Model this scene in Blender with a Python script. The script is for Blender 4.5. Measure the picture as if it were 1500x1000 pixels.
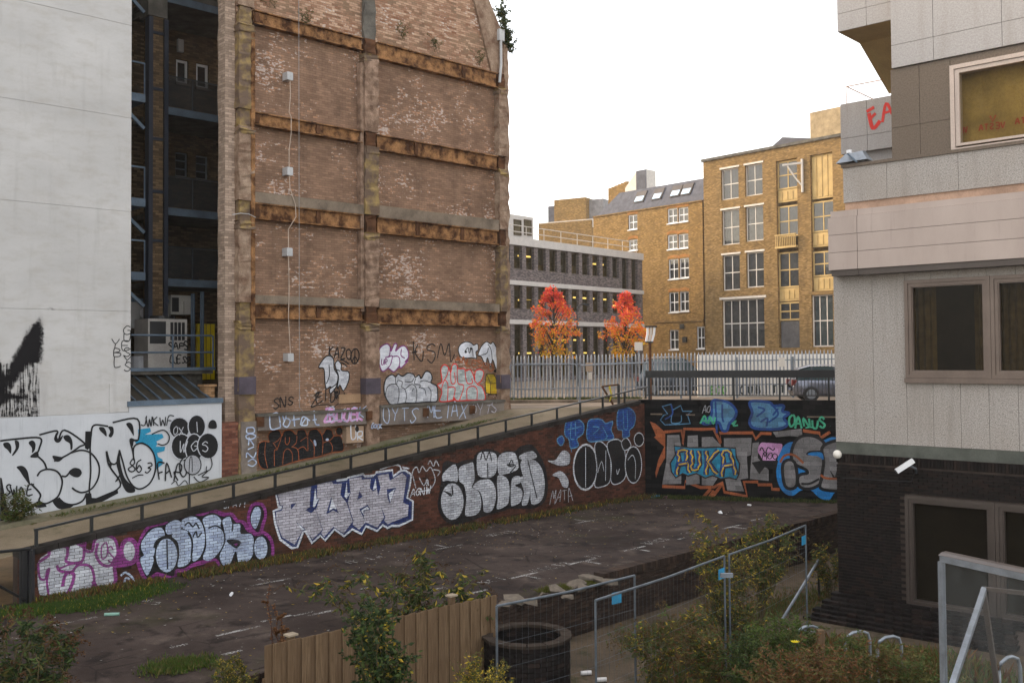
import bpy, bmesh, math, random
from mathutils import Vector, Matrix
from mathutils.geometry import tessellate_polygon
random.seed(7)
for o in list(bpy.data.objects): bpy.data.objects.remove(o)
S = bpy.context.scene
C = S.collection
R = math.radians
# ---------------- camera ----------------
CAMZ = 5.4; FPX = 1458.33; HY = 480.0; ROLL = R(.443); PITCH = R(1.634)
fw = Vector((0, math.cos(PITCH), math.sin(PITCH))); up0 = Vector((0, -math.sin(PITCH), math.cos(PITCH))); rt0 = Vector((1, 0, 0))
RT = rt0*math.cos(ROLL) - up0*math.sin(ROLL); UP = rt0*math.sin(ROLL) + up0*math.cos(ROLL)
EYE = Vector((0, 0, CAMZ))
cd = bpy.data.cameras.new('camera'); cam = bpy.data.objects.new('camera', cd); C.objects.link(cam)
cd.sensor_width = 36; cd.lens = 35.0; cd.shift_y = (HY-500)/1500.0; cd.clip_end = 3000; cd.clip_start = .1
M4 = Matrix.Identity(4)
for i in range(3):
    M4[i][0] = RT[i]; M4[i][1] = UP[i]; M4[i][2] = -fw[i]; M4[i][3] = EYE[i]
cam.matrix_world = M4
S.camera = cam
# ---------------- light ----------------
SUN_EL = 22.0; SUN_AZ = -66.0      # azimuth from +Y, negative = left
w = bpy.data.worlds.new('World'); S.world = w; w.use_nodes = True
nt = w.node_tree; nt.nodes.clear()
sky = nt.nodes.new('ShaderNodeTexSky'); sky.sky_type = 'NISHITA'; sky.sun_disc = False
sky.sun_elevation = R(SUN_EL); sky.sun_rotation = R(SUN_AZ); sky.air_density = 1.0; sky.dust_density = 3.5; sky.ozone_density = 1.0
bgA = nt.nodes.new('ShaderNodeBackground'); bgA.inputs[1].default_value = .11
nt.links.new(sky.outputs[0], bgA.inputs[0])
bgB = nt.nodes.new('ShaderNodeBackground'); bgB.inputs[0].default_value = (1.0, .955, .90, 1); bgB.inputs[1].default_value = .78
ad = nt.nodes.new('ShaderNodeAddShader'); wo = nt.nodes.new('ShaderNodeOutputWorld')
nt.links.new(bgA.outputs[0], ad.inputs[0]); nt.links.new(bgB.outputs[0], ad.inputs[1]); nt.links.new(ad.outputs[0], wo.inputs[0])
sd = bpy.data.lights.new('sun', 'SUN'); sun = bpy.data.objects.new('sun', sd); C.objects.link(sun)
sd.energy = 1.6; sd.angle = R(12); sd.color = (1, .80, .56)
sv = Vector((math.sin(R(SUN_AZ))*math.cos(R(SUN_EL)), math.cos(R(SUN_AZ))*math.cos(R(SUN_EL)), math.sin(R(SUN_EL))))
sun.rotation_euler = sv.to_track_quat('Z', 'Y').to_euler(); sun.location = (-20, 5, 40)
vs = S.view_settings; vs.view_transform = 'Standard'; vs.look = 'None'; vs.exposure = 1.0; vs.gamma = 1; vs.use_curve_mapping = False
S.render.engine = 'CYCLES'
S.cycles.max_bounces = 6; S.cycles.transparent_max_bounces = 24
# ---------------- geometry helpers ----------------
def ray(px, py): return RT*((px-750)/FPX) + UP*((HY-py)/FPX) + fw
def gz(px, py, z):
    r = ray(px, py); t = (z-CAMZ)/r.z; return EYE + r*t
def at(px, py, d):
    r = ray(px, py); return EYE + r*(d/r.y)
class Fr:
    """vertical reference plane: origin O, u along d, w out along n (towards the open side)"""
    def __init__(s, O, ang, flip=False):
        s.O = Vector((O[0], O[1])); a = R(ang)
        s.d = Vector((math.sin(a), math.cos(a)))
        s.n = Vector((s.d.y, -s.d.x))
    def P(s, u, w, z):
        q = s.O + s.d*u + s.n*w; return Vector((q.x, q.y, z))
    def hit(s, px, py, w=0.0):
        r = ray(px, py); n = s.n
        o = s.O + n*w
        t = (n.x*o.x + n.y*o.y)/(n.x*r.x + n.y*r.y)
        p = EYE + r*t
        q = Vector((p.x, p.y)) - s.O
        return q.dot(s.d), p.z
    def pt(s, px, py, w=0.0):
        u, z = s.hit(px, py, w); return s.P(u, w, z)
WORLD = Fr((0, 0), 90)
OFF = {}
class MB:
    def __init__(s, fr=None): s.v = []; s.f = []; s.m = []; s.c = []; s.fr = fr or WORLD; s.smooth = False
    def face(s, pts, m=0, c=None):
        b = len(s.v); s.v += [Vector(p) for p in pts]; s.f.append(tuple(range(b, b+len(pts)))); s.m.append(m); s.c.append(c)
    def mesh(s, vs, fs, m=0, c=None):
        b = len(s.v); s.v += [Vector(p) for p in vs]
        for f in fs: s.f.append(tuple(b+i for i in f)); s.m.append(m); s.c.append(c)
    def box(s, u0, u1, w0, w1, z0, z1, m=0, c=None, fr=None):
        fr = fr or s.fr
        P = [fr.P(u, w, z) for z in (z0, z1) for w in (w0, w1) for u in (u0, u1)]
        s.mesh(P, [(2,3,7,6), (1,0,4,5), (3,1,5,7), (0,2,6,4), (6,7,5,4), (0,1,3,2)], m, c)
    def hexa(s, P, m=0, c=None):   # P: 4 bottom ccw + 4 top ccw
        s.mesh(P, [(3,2,1,0), (4,5,6,7), (0,1,5,4), (1,2,6,5), (2,3,7,6), (3,0,4,7)], m, c)
    def prism(s, poly, w0, w1, m=0, c=None, fr=None):   # poly in (u,z), extruded w0..w1
        fr = fr or s.fr; n = len(poly)
        b = len(s.v)
        for ww in (w0, w1): s.v += [fr.P(u, ww, z) for u, z in poly]
        tri = tessellate_polygon([[Vector((u, z, 0)) for u, z in poly]])
        for t in tri:
            s.f.append(tuple(b+n+i for i in t)); s.m.append(m); s.c.append(c)
            s.f.append(tuple(b+i for i in reversed(t))); s.m.append(m); s.c.append(c)
        for i in range(n):
            j = (i+1) % n; s.f.append((b+i, b+j, b+n+j, b+n+i)); s.m.append(m); s.c.append(c)
    def tube(s, pts, r, seg=6, m=0, c=None, cap=True, r1=None):
        pts = [Vector(p) for p in pts]; n = len(pts); b = len(s.v)
        for i, p in enumerate(pts):
            t = (pts[min(i+1, n-1)] - pts[max(i-1, 0)])
            if t.length < 1e-9: t = Vector((0, 0, 1))
            t.normalize()
            a = Vector((0, 0, 1)) if abs(t.z) < .9 else Vector((1, 0, 0))
            x = t.cross(a).normalized(); y = t.cross(x)
            rr = r if r1 is None else r + (r1-r)*i/max(1, n-1)
            for k in range(seg):
                q = 2*math.pi*(k+.5)/seg; s.v.append(p + x*(math.cos(q)*rr) + y*(math.sin(q)*rr))
        for i in range(n-1):
            for k in range(seg):
                k2 = (k+1) % seg
                s.f.append((b+i*seg+k, b+i*seg+k2, b+(i+1)*seg+k2, b+(i+1)*seg+k)); s.m.append(m); s.c.append(c)
        if cap:
            s.f.append(tuple(b+k for k in range(seg))[::-1]); s.m.append(m); s.c.append(c)
            s.f.append(tuple(b+(n-1)*seg+k for k in range(seg))); s.m.append(m); s.c.append(c)
    def bar(s, a, b, wd, ht, m=0, c=None):   # rectangular bar between two points
        a = Vector(a); b = Vector(b); t = (b-a).normalized()
        up = Vector((0, 0, 1)) if abs(t.z) < .95 else Vector((s.fr.n.x, s.fr.n.y, 0))
        x = t.cross(up).normalized()*(wd/2); y = x.cross(t).normalized()*(ht/2)
        s.hexa([a-x-y, a+x-y, b+x-y, b-x-y, a-x+y, a+x+y, b+x+y, b-x+y], m, c)
    def build(s, name, mat, parent=None, loc=None, label=None, cat=None, group=None, kind=None, smooth=None):
        me = bpy.data.meshes.new(name)
        if parent is not None: off = OFF[parent.name]
        elif loc is not None: off = Vector(loc)
        else:
            xs = [v.x for v in s.v]; ys = [v.y for v in s.v]; off = Vector(((min(xs)+max(xs))/2, (min(ys)+max(ys))/2, min(v.z for v in s.v)))
        me.from_pydata([v-off for v in s.v], [], s.f)
        mats = mat if isinstance(mat, (list, tuple)) else [mat]
        for mm in mats: me.materials.append(mm)
        me.polygons.foreach_set('material_index', s.m)
        me.uv_layers.new(name='UVMap'); buf = [0.0]*(2*len(me.loops)); d = s.fr.d; n = s.fr.n; O = s.fr.O
        if any(c is not None for c in s.c):
            me.color_attributes.new('col', 'FLOAT_COLOR', 'CORNER'); ca = True; cb = [1.0]*(4*len(me.loops))
        else: ca = None
        for pi, p in enumerate(me.polygons):
            nn = p.normal; hz = abs(nn.z) > .75; sd_ = abs(nn.x*n.x+nn.y*n.y) < .6
            for li in p.loop_indices:
                co = s.v[me.loops[li].vertex_index]; qx = co.x-O.x; qy = co.y-O.y
                U = qx*d.x+qy*d.y; W = qx*n.x+qy*n.y
                if hz: a, b = U, W
                elif sd_: a, b = W, co.z
                else: a, b = U, co.z
                buf[2*li] = a; buf[2*li+1] = b
                if ca and s.c[pi] is not None:
                    cc = s.c[pi]; cb[4*li] = cc[0]; cb[4*li+1] = cc[1]; cb[4*li+2] = cc[2]
        me.uv_layers['UVMap'].data.foreach_set('uv', buf)
        if ca: me.color_attributes['col'].data.foreach_set('color', cb)
        if s.smooth if smooth is None else smooth: me.polygons.foreach_set('use_smooth', [True]*len(me.polygons))
        me.update()
        o = bpy.data.objects.new(name, me); C.objects.link(o)
        if parent is not None: o.parent = parent; OFF[o.name] = off
        else: o.location = off; OFF[o.name] = off
        return tag(o, label, cat, group, kind)
def tag(o, label=None, cat=None, group=None, kind=None):
    if label: o['label'] = label
    if cat: o['category'] = cat
    if group: o['group'] = group
    if kind: o['kind'] = kind
    return o
def thing(name, label, cat, loc, group=None):
    o = bpy.data.objects.new(name, None); C.objects.link(o); o.location = loc; o.empty_display_size = .2
    OFF[o.name] = Vector(loc); return tag(o, label, cat, group)
def inst(name, me, pos, parent, rot=None, scale=None):   # a piece sharing mesh data
    o = bpy.data.objects.new(name, me); C.objects.link(o)
    if parent is not None: o.parent = parent; o.location = Vector(pos) - OFF[parent.name]
    else: o.location = pos
    if rot: o.rotation_euler = rot
    if scale: o.scale = scale
    return o
def copy_tree(o, parent=None):
    c = o.copy(); C.objects.link(c)
    if parent is not None: c.parent = parent
    for ch in list(o.children): copy_tree(ch, c)
    return c
# ---------------- materials ----------------
class NT:
    def __init__(s, name):
        s.mat = bpy.data.materials.new(name); s.mat.use_nodes = True; s.t = s.mat.node_tree; s.t.nodes.clear()
        s.out = s.t.nodes.new('ShaderNodeOutputMaterial'); s.b = s.t.nodes.new('ShaderNodeBsdfPrincipled')
        s.t.links.new(s.b.outputs[0], s.out.inputs[0]); s.tc = s.t.nodes.new('ShaderNodeTexCoord')
    def set(s, sock, v):
        if isinstance(v, bpy.types.NodeSocket): s.t.links.new(v, sock)
        elif isinstance(v, (tuple, list)) and len(v) == 3 and sock.type == 'RGBA': sock.default_value = (*v, 1)
        else: sock.default_value = v
    def uv(s): return s.tc.outputs['UV']
    def ob(s): return s.tc.outputs['Object']
    def noise(s, scale, vec=None, detail=4, rough=.6, dist=0):
        n = s.t.nodes.new('ShaderNodeTexNoise'); s.set(n.inputs['Vector'], vec or s.ob()); n.inputs['Scale'].default_value = scale
        n.inputs['Detail'].default_value = detail; n.inputs['Roughness'].default_value = rough; n.inputs['Distortion'].default_value = dist
        return n.outputs['Fac']
    def scalev(s, vec, sc):
        n = s.t.nodes.new('ShaderNodeMapping'); s.set(n.inputs[0], vec); n.inputs['Scale'].default_value = sc; return n.outputs[0]
    def ramp(s, fac, a, b, ca=0.0, cb=1.0):
        n = s.t.nodes.new('ShaderNodeMapRange'); s.set(n.inputs[0], fac); n.inputs[1].default_value = a; n.inputs[2].default_value = b
        n.inputs[3].default_value = ca; n.inputs[4].default_value = cb; return n.outputs[0]
    def mix(s, f, a, b, mode='MIX'):
        n = s.t.nodes.new('ShaderNodeMix'); n.data_type = 'RGBA'; n.blend_type = mode; n.clamp_factor = True
        s.set(n.inputs[0], f); s.set(n.inputs[6], a); s.set(n.inputs[7], b); return n.outputs[2]
    def math(s, op, a, b=0.0):
        n = s.t.nodes.new('ShaderNodeMath'); n.operation = op; s.set(n.inputs[0], a); s.set(n.inputs[1], b); return n.outputs[0]
    def brick(s, bw=.225, bh=.075, m=.005, vec=None, smooth=.1):
        n = s.t.nodes.new('ShaderNodeTexBrick'); s.set(n.inputs['Vector'], vec or s.uv())
        n.inputs['Color1'].default_value = (0, 0, 0, 1); n.inputs['Color2'].default_value = (1, 1, 1, 1); n.inputs['Mortar'].default_value = (.5, .5, .5, 1)
        n.inputs['Scale'].default_value = 1; n.inputs['Mortar Size'].default_value = m; n.inputs['Mortar Smooth'].default_value = smooth
        n.inputs['Brick Width'].default_value = bw; n.inputs['Row Height'].default_value = bh
        return n.outputs['Color'], n.outputs['Fac']
    def attr(s, name):
        n = s.t.nodes.new('ShaderNodeAttribute'); n.attribute_name = name; return n.outputs['Color']
    def rnd(s): return s.t.nodes.new('ShaderNodeObjectInfo').outputs['Random']
    def bump(s, h, st=.5, dist=.01):
        n = s.t.nodes.new('ShaderNodeBump'); n.inputs['Strength'].default_value = st; n.inputs['Distance'].default_value = dist
        s.set(n.inputs['Height'], h); s.set(s.b.inputs['Normal'], n.outputs[0])
    def fin(s, col, rough=.85, metal=0.0, spec=.3):
        s.set(s.b.inputs['Base Color'], col); s.set(s.b.inputs['Roughness'], rough); s.b.inputs['Metallic'].default_value = metal
        s.b.inputs['Specular IOR Level'].default_value = spec*.2 if not isinstance(rough, float) or rough >= .7 else spec*.7 if rough > .5 else spec; return s.mat
def sc(c, k): return tuple(min(1, x*k) for x in c)
def pm(name, c, rough=.85, metal=0.0, var=.25, scale=2.0, bump=.0, bscale=30, spec=.3, c2=None, lo=.35, hi=.7, fine=.12, rnd=0.0):
    t = NT(name); n1 = t.noise(scale, detail=6); n2 = t.noise(scale*14, detail=3)
    col = t.mix(t.ramp(n1, lo, hi), sc(c, 1-var) if c2 is None else c, sc(c, 1+var) if c2 is None else c2)
    if fine: col = t.mix(fine, col, t.mix(t.ramp(n2, .3, .7), (0.02, .02, .02), (.9, .9, .9)), 'OVERLAY')
    if rnd: col = t.mix(t.math('MULTIPLY', t.rnd(), rnd), col, sc(c, .35))
    if bump: t.bump(t.noise(bscale, detail=5), bump, .02)
    return t.fin(col, rough, metal, spec)
def brickmat(name, c1, c2, mortar, paint=None, pamt=.5, fleck=0.0, fcol=(.5, .46, .42), bw=.225, bh=.075, m=.005, bstr=.6, dirt=.4, grain=.25):
    t = NT(name); bc, bf = t.brick(bw, bh, m)
    col = t.mix(bc, c1, c2)
    if paint:
        big = t.noise(.55, t.uv(), 5, .65); mid = t.noise(7.0, t.scalev(t.uv(), (.8, 1.3, 1)), 4, .7)
        k = t.math('ADD', t.math('MULTIPLY', big, .65), t.math('MULTIPLY', mid, .35))
        mask = t.ramp(t.math('ADD', k, t.math('MULTIPLY', bc, .13)), pamt+.065+.03, pamt+.065-.03)
        pc = t.mix(t.ramp(t.noise(.8, t.uv(), 5), .3, .7), sc(paint, .78), sc(paint, 1.22))
        col = t.mix(mask, col, pc)
    col = t.mix(t.math('MULTIPLY', bf, .75), col, mortar)
    col = t.mix(.35, col, t.mix(bc, (.25, .25, .25), (.75, .75, .75)), 'OVERLAY')
    if fleck:
        f1 = t.noise(.55, t.uv(), 5, .65); f2 = t.noise(11, t.scalev(t.uv(), (.75, 1.5, 1)), 2, .5); f3 = t.noise(34, t.uv(), 2)
        k = t.math('ADD', t.math('MULTIPLY', f1, .62), t.math('MULTIPLY', f2, .48))
        k = t.math('ADD', k, t.math('MULTIPLY', bc, .07)); k = t.math('ADD', k, t.math('MULTIPLY', f3, .08))
        col = t.mix(t.ramp(k, fleck, fleck+.02, 0, .85), col, fcol)
    st = t.noise(1.1, t.scalev(t.uv(), (1.6, .35, 1)), 5)
    col = t.mix(t.ramp(st, .52, .78, 0, dirt), col, (.03, .024, .02))
    gr = t.noise(60, t.uv(), 3); col = t.mix(grain, col, t.mix(t.ramp(gr, .3, .7), (.1, .1, .1), (.9, .9, .9)), 'OVERLAY')
    h = t.math('ADD', t.math('MULTIPLY', bf, -1.0), t.math('MULTIPLY', gr, .5)); t.bump(h, bstr, .012)
    return t.fin(col, .9, 0, .2)
def paintmat(name, c, grid=None, rough=.6, wear=.3, mort=.8, streak=.15):
    """spray paint: leaves joints and worn spots of the wall bare"""
    t = NT('paint_'+name); n1 = t.noise(2.2, t.uv(), 5); n2 = t.noise(26, t.uv(), 4, .7)
    col = t.mix(t.ramp(n1, .3, .7), sc(c, 1-streak), sc(c, 1+streak*.6))
    col = t.mix(.4, col, t.mix(t.ramp(n2, .3, .7), (.1, .1, .1), (.9, .9, .9)), 'OVERLAY')
    if grid:
        b0, _ = t.brick(grid[0], grid[1], grid[2]); col = t.mix(.45, col, t.mix(b0, (.18, .18, .18), (.75, .75, .75)), 'OVERLAY')
        col = t.mix(t.ramp(t.noise(1.6, t.scalev(t.uv(), (1, .5, 1)), 5), .48, .72, 0, .45), col, (.05, .042, .038))
    t.fin(col, rough, 0, .3)
    hole = t.ramp(t.math('ADD', t.math('MULTIPLY', n1, .4), t.math('MULTIPLY', n2, .6)), .66-wear*.2, .72-wear*.2)
    if grid:
        bc, bf = t.brick(grid[0], grid[1], grid[2], smooth=.3)
        j = t.math('MULTIPLY', bf, t.ramp(t.noise(5, t.uv(), 3), .35, .6, mort, mort*.45)); hole = t.math('MAXIMUM', j, hole)
    tr = t.t.nodes.new('ShaderNodeBsdfTransparent'); mx = t.t.nodes.new('ShaderNodeMixShader')
    t.set(mx.inputs[0], hole); t.t.links.new(t.b.outputs[0], mx.inputs[1]); t.t.links.new(tr.outputs[0], mx.inputs[2])
    t.t.links.new(mx.outputs[0], t.out.inputs[0]); return t.mat
def glassmat(name, tint=(.02, .02, .02), rough=.03, alpha=.5, spec=.6):
    t = NT(name); t.fin(tint, rough, 0, spec)
    tr = t.t.nodes.new('ShaderNodeBsdfTransparent'); tr.inputs[0].default_value = (.75, .72, .62, 1); mx = t.t.nodes.new('ShaderNodeMixShader')
    mx.inputs[0].default_value = alpha; t.t.links.new(t.b.outputs[0], mx.inputs[1]); t.t.links.new(tr.outputs[0], mx.inputs[2])
    t.t.links.new(mx.outputs[0], t.out.inputs[0]); return t.mat
def leafmat(name, rough=.6, lo=.6):
    t = NT(name); col = t.attr('col'); n = t.noise(3.0); col = t.mix(.5, col, t.mix(t.ramp(n, .3, .7), sc((1, 1, 1), lo), (1, 1, 1)), 'MULTIPLY')
    t.fin(col, rough, 0, .25)
    tl = t.t.nodes.new('ShaderNodeBsdfTranslucent'); t.set(tl.inputs[0], col); mx = t.t.nodes.new('ShaderNodeMixShader'); mx.inputs[0].default_value = .35
    t.t.links.new(t.b.outputs[0], mx.inputs[1]); t.t.links.new(tl.outputs[0], mx.inputs[2]); t.t.links.new(mx.outputs[0], t.out.inputs[0]); return t.mat
LEAF = leafmat('leaf'); TLEAF = leafmat('tree_leaf', lo=.85)
def emis(name, c, st):
    t = NT(name); t.fin(c, .5); t.set(t.b.inputs['Emission Color'], c); t.b.inputs['Emission Strength'].default_value = st; return t.mat
m_concrete = pm('concrete', (.185, .145, .108), .9, bump=.4, var=.35, scale=1.5)
m_concD = pm('concrete_dark', (.11, .10, .085), .9, bump=.4, var=.4)
m_rust = pm('rusty_steel', (.055, .024, .012), .85, c2=(.31, .16, .07), scale=3.0, bump=.6, bscale=18, fine=.4, lo=.38, hi=.62)
m_rustD = pm('rusty_steel_dark', (.05, .025, .014), .85, c2=(.13, .06, .03), scale=3, bump=.4)
m_black = pm('black_paint', (.012, .012, .013), .45, var=.3, spec=.4)
m_galv = pm('galvanised_steel', (.20, .22, .245), .45, .5, var=.2, scale=6, spec=.5)
m_steelblue = pm('blue_grey_steel', (.10, .135, .175), .5, .2, var=.25)
m_white = pm('white_paint', (.72, .72, .72), .5, var=.06)
m_darkvoid = pm('dark_interior', (.015, .013, .011), .9, var=.2)
m_plaster = pm('column_render', (.15, .095, .065), .9, c2=(.31, .21, .15), scale=3.5, bump=.8, bscale=14, fine=.35, lo=.4, hi=.62)
def holes_wall(mb, fr, u0, u1, z0, z1, holes, w=0.0, depth=.2, m=0, zt=None):
    """front face with rectangular openings and their reveals; zt(u) optional sloping top"""
    us = sorted(set([u0, u1] + [min(max(h[k], u0), u1) for h in holes for k in (0, 1)]))
    zs = sorted(set([z0, z1] + [min(max(h[k], z0), z1) for h in holes for k in (2, 3)]))
    for a, b in zip(us, us[1:]):
        for c, d in zip(zs, zs[1:]):
            if b-a < 1e-5 or d-c < 1e-5: continue
            mu, mz = (a+b)/2, (c+d)/2
            if any(h[0] < mu < h[1] and h[2] < mz < h[3] for h in holes): continue
            d1, d2 = d, d
            if zt and d >= z1-1e-6: d1, d2 = zt(a), zt(b)
            mb.face([fr.P(a, w, c), fr.P(b, w, c), fr.P(b, w, d2), fr.P(a, w, d1)], m)
    for a, b, c, d in holes:
        q = w-depth
        mb.face([fr.P(a, w, c), fr.P(a, q, c), fr.P(a, q, d), fr.P(a, w, d)], m); mb.face([fr.P(b, q, c), fr.P(b, w, c), fr.P(b, w, d), fr.P(b, q, d)], m)
        mb.face([fr.P(a, w, d), fr.P(a, q, d), fr.P(b, q, d), fr.P(b, w, d)], m); mb.face([fr.P(a, q, c), fr.P(a, w, c), fr.P(b, w, c), fr.P(b, q, c)], m)
def rc(fr, x0, x1, yt, yb, w=0.0):   # rectangle seen at these picture columns -> (u0,u1,z0,z1) on the plane
    ua, zt = fr.hit(x0, yt, w); _, zb = fr.hit(x0, yb, w); ub, _ = fr.hit(x1, yt, w); return (ua, ub, zb, zt)
def window(parent, fr, h, w, mframe, mglass, fw_=.06, mull=1, trans=0, backing=None, sill=None, name='window', proud=.05):
    a, b, c, d = h; f = MB(fr)
    f.box(a, a+fw_, w, w+proud, c, d); f.box(b-fw_, b, w, w+proud, c, d); f.box(a+fw_, b-fw_, w, w+proud, c, c+fw_); f.box(a+fw_, b-fw_, w, w+proud, d-fw_, d)
    for i in range(1, mull+1):
        x = a+(b-a)*i/(mull+1); f.box(x-fw_*.35, x+fw_*.35, w+.003, w+proud-.004, c+fw_, d-fw_)
    for i in range(1, trans+1):
        z = c+(d-c)*i/(trans+1); f.box(a+fw_, b-fw_, w+.005, w+proud-.006, z-fw_*.4, z+fw_*.4)
    o = f.build(name, mframe, parent)
    g = MB(fr); g.face([fr.P(a+.01, w+.015, c+.01), fr.P(b-.01, w+.015, c+.01), fr.P(b-.01, w+.015, d-.01), fr.P(a+.01, w+.015, d-.01)]); g.build('pane', mglass, o)
    if backing:
        g = MB(fr); g.box(a-.05, b+.05, w-.5, w-.45, c-.05, d+.05); g.build('blind', backing, o)
    if sill:
        g = MB(fr); g.box(a-.05, b+.05, w-.02, w+.26, c-.09, c-.003); g.build('sill', sill, o)
    return o
# ================= reference planes =================
def frame_from(p, q): return Fr((p.x, p.y), math.degrees(math.atan2(q.x-p.x, q.y-p.y)))
LOTZ = 0.0; YARDZ = -1.1; STZ = 3.45
_wa = gz(50, 880, 0); _wb = gz(946, 726, 0)
RW = frame_from(_wb, _wb + (_wb-_wa)); RWL = (_wb-_wa).length          # u<0 towards the left end
FC = Fr(at(370, 693, 29.6).xy, 46.02)
_bb = gz(1232, 734, 0); BW = frame_from(_wb, _bb); BWL = (_bb-_wb).length
RB = Fr(gz(1229, 897, YARDZ).xy, 131.82)
GO = Fr(at(751, 347, 76).xy, 41.03)
WH = Fr(at(1030, 237, 86).xy, 138.44)
MS = Fr(at(1029, 292, 90).xy, 138.44)
KE = frame_from(gz(885, 850, 0), gz(1231, 757, 0))
def wtop(u): 
    ua, za = RW.hit(56, 801); ub, zb = RW.hit(938, 586); return za + (zb-za)*(u-ua)/(ub-ua)
_rp = [(FC.hit(px, py)) for px, py in ((0, 765), (180, 731), (325, 701), (378, 692), (460, 676), (561, 648), (657, 626), (737, 605))]
def rampz(u):
    p = _rp
    if u <= p[0][0]: return p[0][1] + (u-p[0][0])*.1
    for (a, za), (b, zb) in zip(p, p[1:]):
        if u <= b: return za + (zb-za)*(u-a)/(b-a)
    return p[-1][1]
# ================= ground =================
t = NT('tarmac'); n1 = t.noise(.35, detail=6, rough=.65); n2 = t.noise(1.3, detail=6, rough=.7); n3 = t.noise(45, detail=3, rough=.8)
col = t.mix(t.ramp(n1, .35, .65), (.029, .021, .018), (.064, .048, .041))
col = t.mix(t.ramp(n2, .52, .62, 0, .85), col, (.014, .011, .010))
col = t.mix(t.ramp(t.noise(.8, detail=5), .56, .68, 0, .7), col, (.105, .08, .066))
col = t.mix(.4, col, t.mix(t.ramp(n3, .3, .7), (.1, .1, .1), (.9, .9, .9)), 'OVERLAY')
vo = t.t.nodes.new('ShaderNodeTexVoronoi'); vo.feature = 'DISTANCE_TO_EDGE'; vo.inputs['Scale'].default_value = .45; t.t.links.new(t.ob(), vo.inputs['Vector'])
crk = t.math('MULTIPLY', t.ramp(vo.outputs['Distance'], .0, .012, 1, 0), t.ramp(t.noise(.6, detail=3), .45, .55)); col = t.mix(t.math('MULTIPLY', crk, .8), col, (.008, .007, .006))
col = t.mix(t.ramp(t.noise(.22, detail=6, rough=.7), .56, .66, 0, .7), col, (.035, .034, .016))
sp = t.ramp(t.noise(9, detail=2, rough=.5), .725, .74); col = t.mix(sp, col, (.16, .15, .14))
t.bump(n3, .5, .01); m_tarmac = t.fin(col, t.ramp(n2, .4, .7, .95, .75), 0, .25)
t = NT('ramp_concrete'); n1 = t.noise(.5, detail=6); n3 = t.noise(50, detail=3)
col = t.mix(t.ramp(n1, .3, .7), (.125, .098, .064), (.215, .17, .118)); col = t.mix(t.ramp(t.noise(1.4, detail=6, rough=.7), .55, .72, 0, .65), col, (.06, .06, .028))
col = t.mix(.3, col, t.mix(t.ramp(n3, .3, .7), (.1, .1, .1), (.9, .9, .9)), 'OVERLAY'); t.bump(n3, .5, .01); m_ramp = t.fin(col, .92, 0, .2)
t = NT('yard_ground'); n1 = t.noise(.7, detail=6, rough=.7); bc, bf = t.brick(.22, .11, .006)
col = t.mix(t.ramp(n1, .35, .65), (.055, .043, .032), (.12, .088, .06)); col = t.mix(t.math('MULTIPLY', bf, .5), col, (.03, .03, .02))
col = t.mix(t.ramp(t.noise(2.2, detail=6), .55, .68, 0, .8), col, (.03, .035, .014)); t.bump(t.math('SUBTRACT', t.noise(30), bf), .5, .015); m_yard = t.fin(col, .95, 0, .15)
m_street = pm('street_asphalt', (.19, .15, .115), .9, var=.3, scale=.6, bump=.3)
g = MB(); g.face([(-160, -30, YARDZ), (160, -30, YARDZ), (160, 220, YARDZ), (-160, 220, YARDZ)]); g.build('yard_ground', m_yard, kind='structure')
def P3(fr, u, w, z): return fr.P(u, w, z)
# lot: slab with its near edge on the kerb line
ke_l = KE.P(-30, 0, 0); ke_r = KE.P(40, 0, 0)
g = MB(RW)
lotpoly = [KE.P(-34, -.25, 0), KE.P(14.6, -.25, 0), BW.P(14, -.1, 0), BW.P(-.2, -.1, 0), RW.P(-RWL-22, -.1, 0)]
# grid the lot so it can undulate a little
g.face(lotpoly); lot = g.build('parking_lot', m_tarmac, kind='structure')
# ramp: strip between the retaining wall and the buildings
g = MB(RW); N = 46
ua0 = -RWL-14; rows = []
m_rows = []
for i in range(N+1):
    k = i/N
    a_u = ua0 + (-.02-ua0)*k; A = RW.P(a_u, -.3, max(wtop(a_u)-.12, -.3) if k < .955 else STZ-.004)
    fu0 = FC.hit(0, 765)[0]-11; fu1 = FC.hit(741, 604)[0]+.6
    b_u = fu0 + (fu1-fu0)*k; kb_ = max(0, (k-.86)/.12); B = FC.P(b_u, -.1, rampz(b_u)+(STZ-.004-rampz(b_u))*min(1, kb_))
    m_rows.append([A + (B-A)*j/4 for j in range(5)])
for r0, r1 in zip(m_rows, m_rows[1:]):
    for j in range(4): g.face([r0[j], r1[j], r1[j+1], r0[j+1]])
e_ = m_rows[-1]
for j in range(4): g.face([e_[j+1], e_[j], e_[j]-Vector((0, 0, 1.5)), e_[j+1]-Vector((0, 0, 1.5))])
ramp = g.build('ramp', m_ramp, kind='structure')
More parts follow.
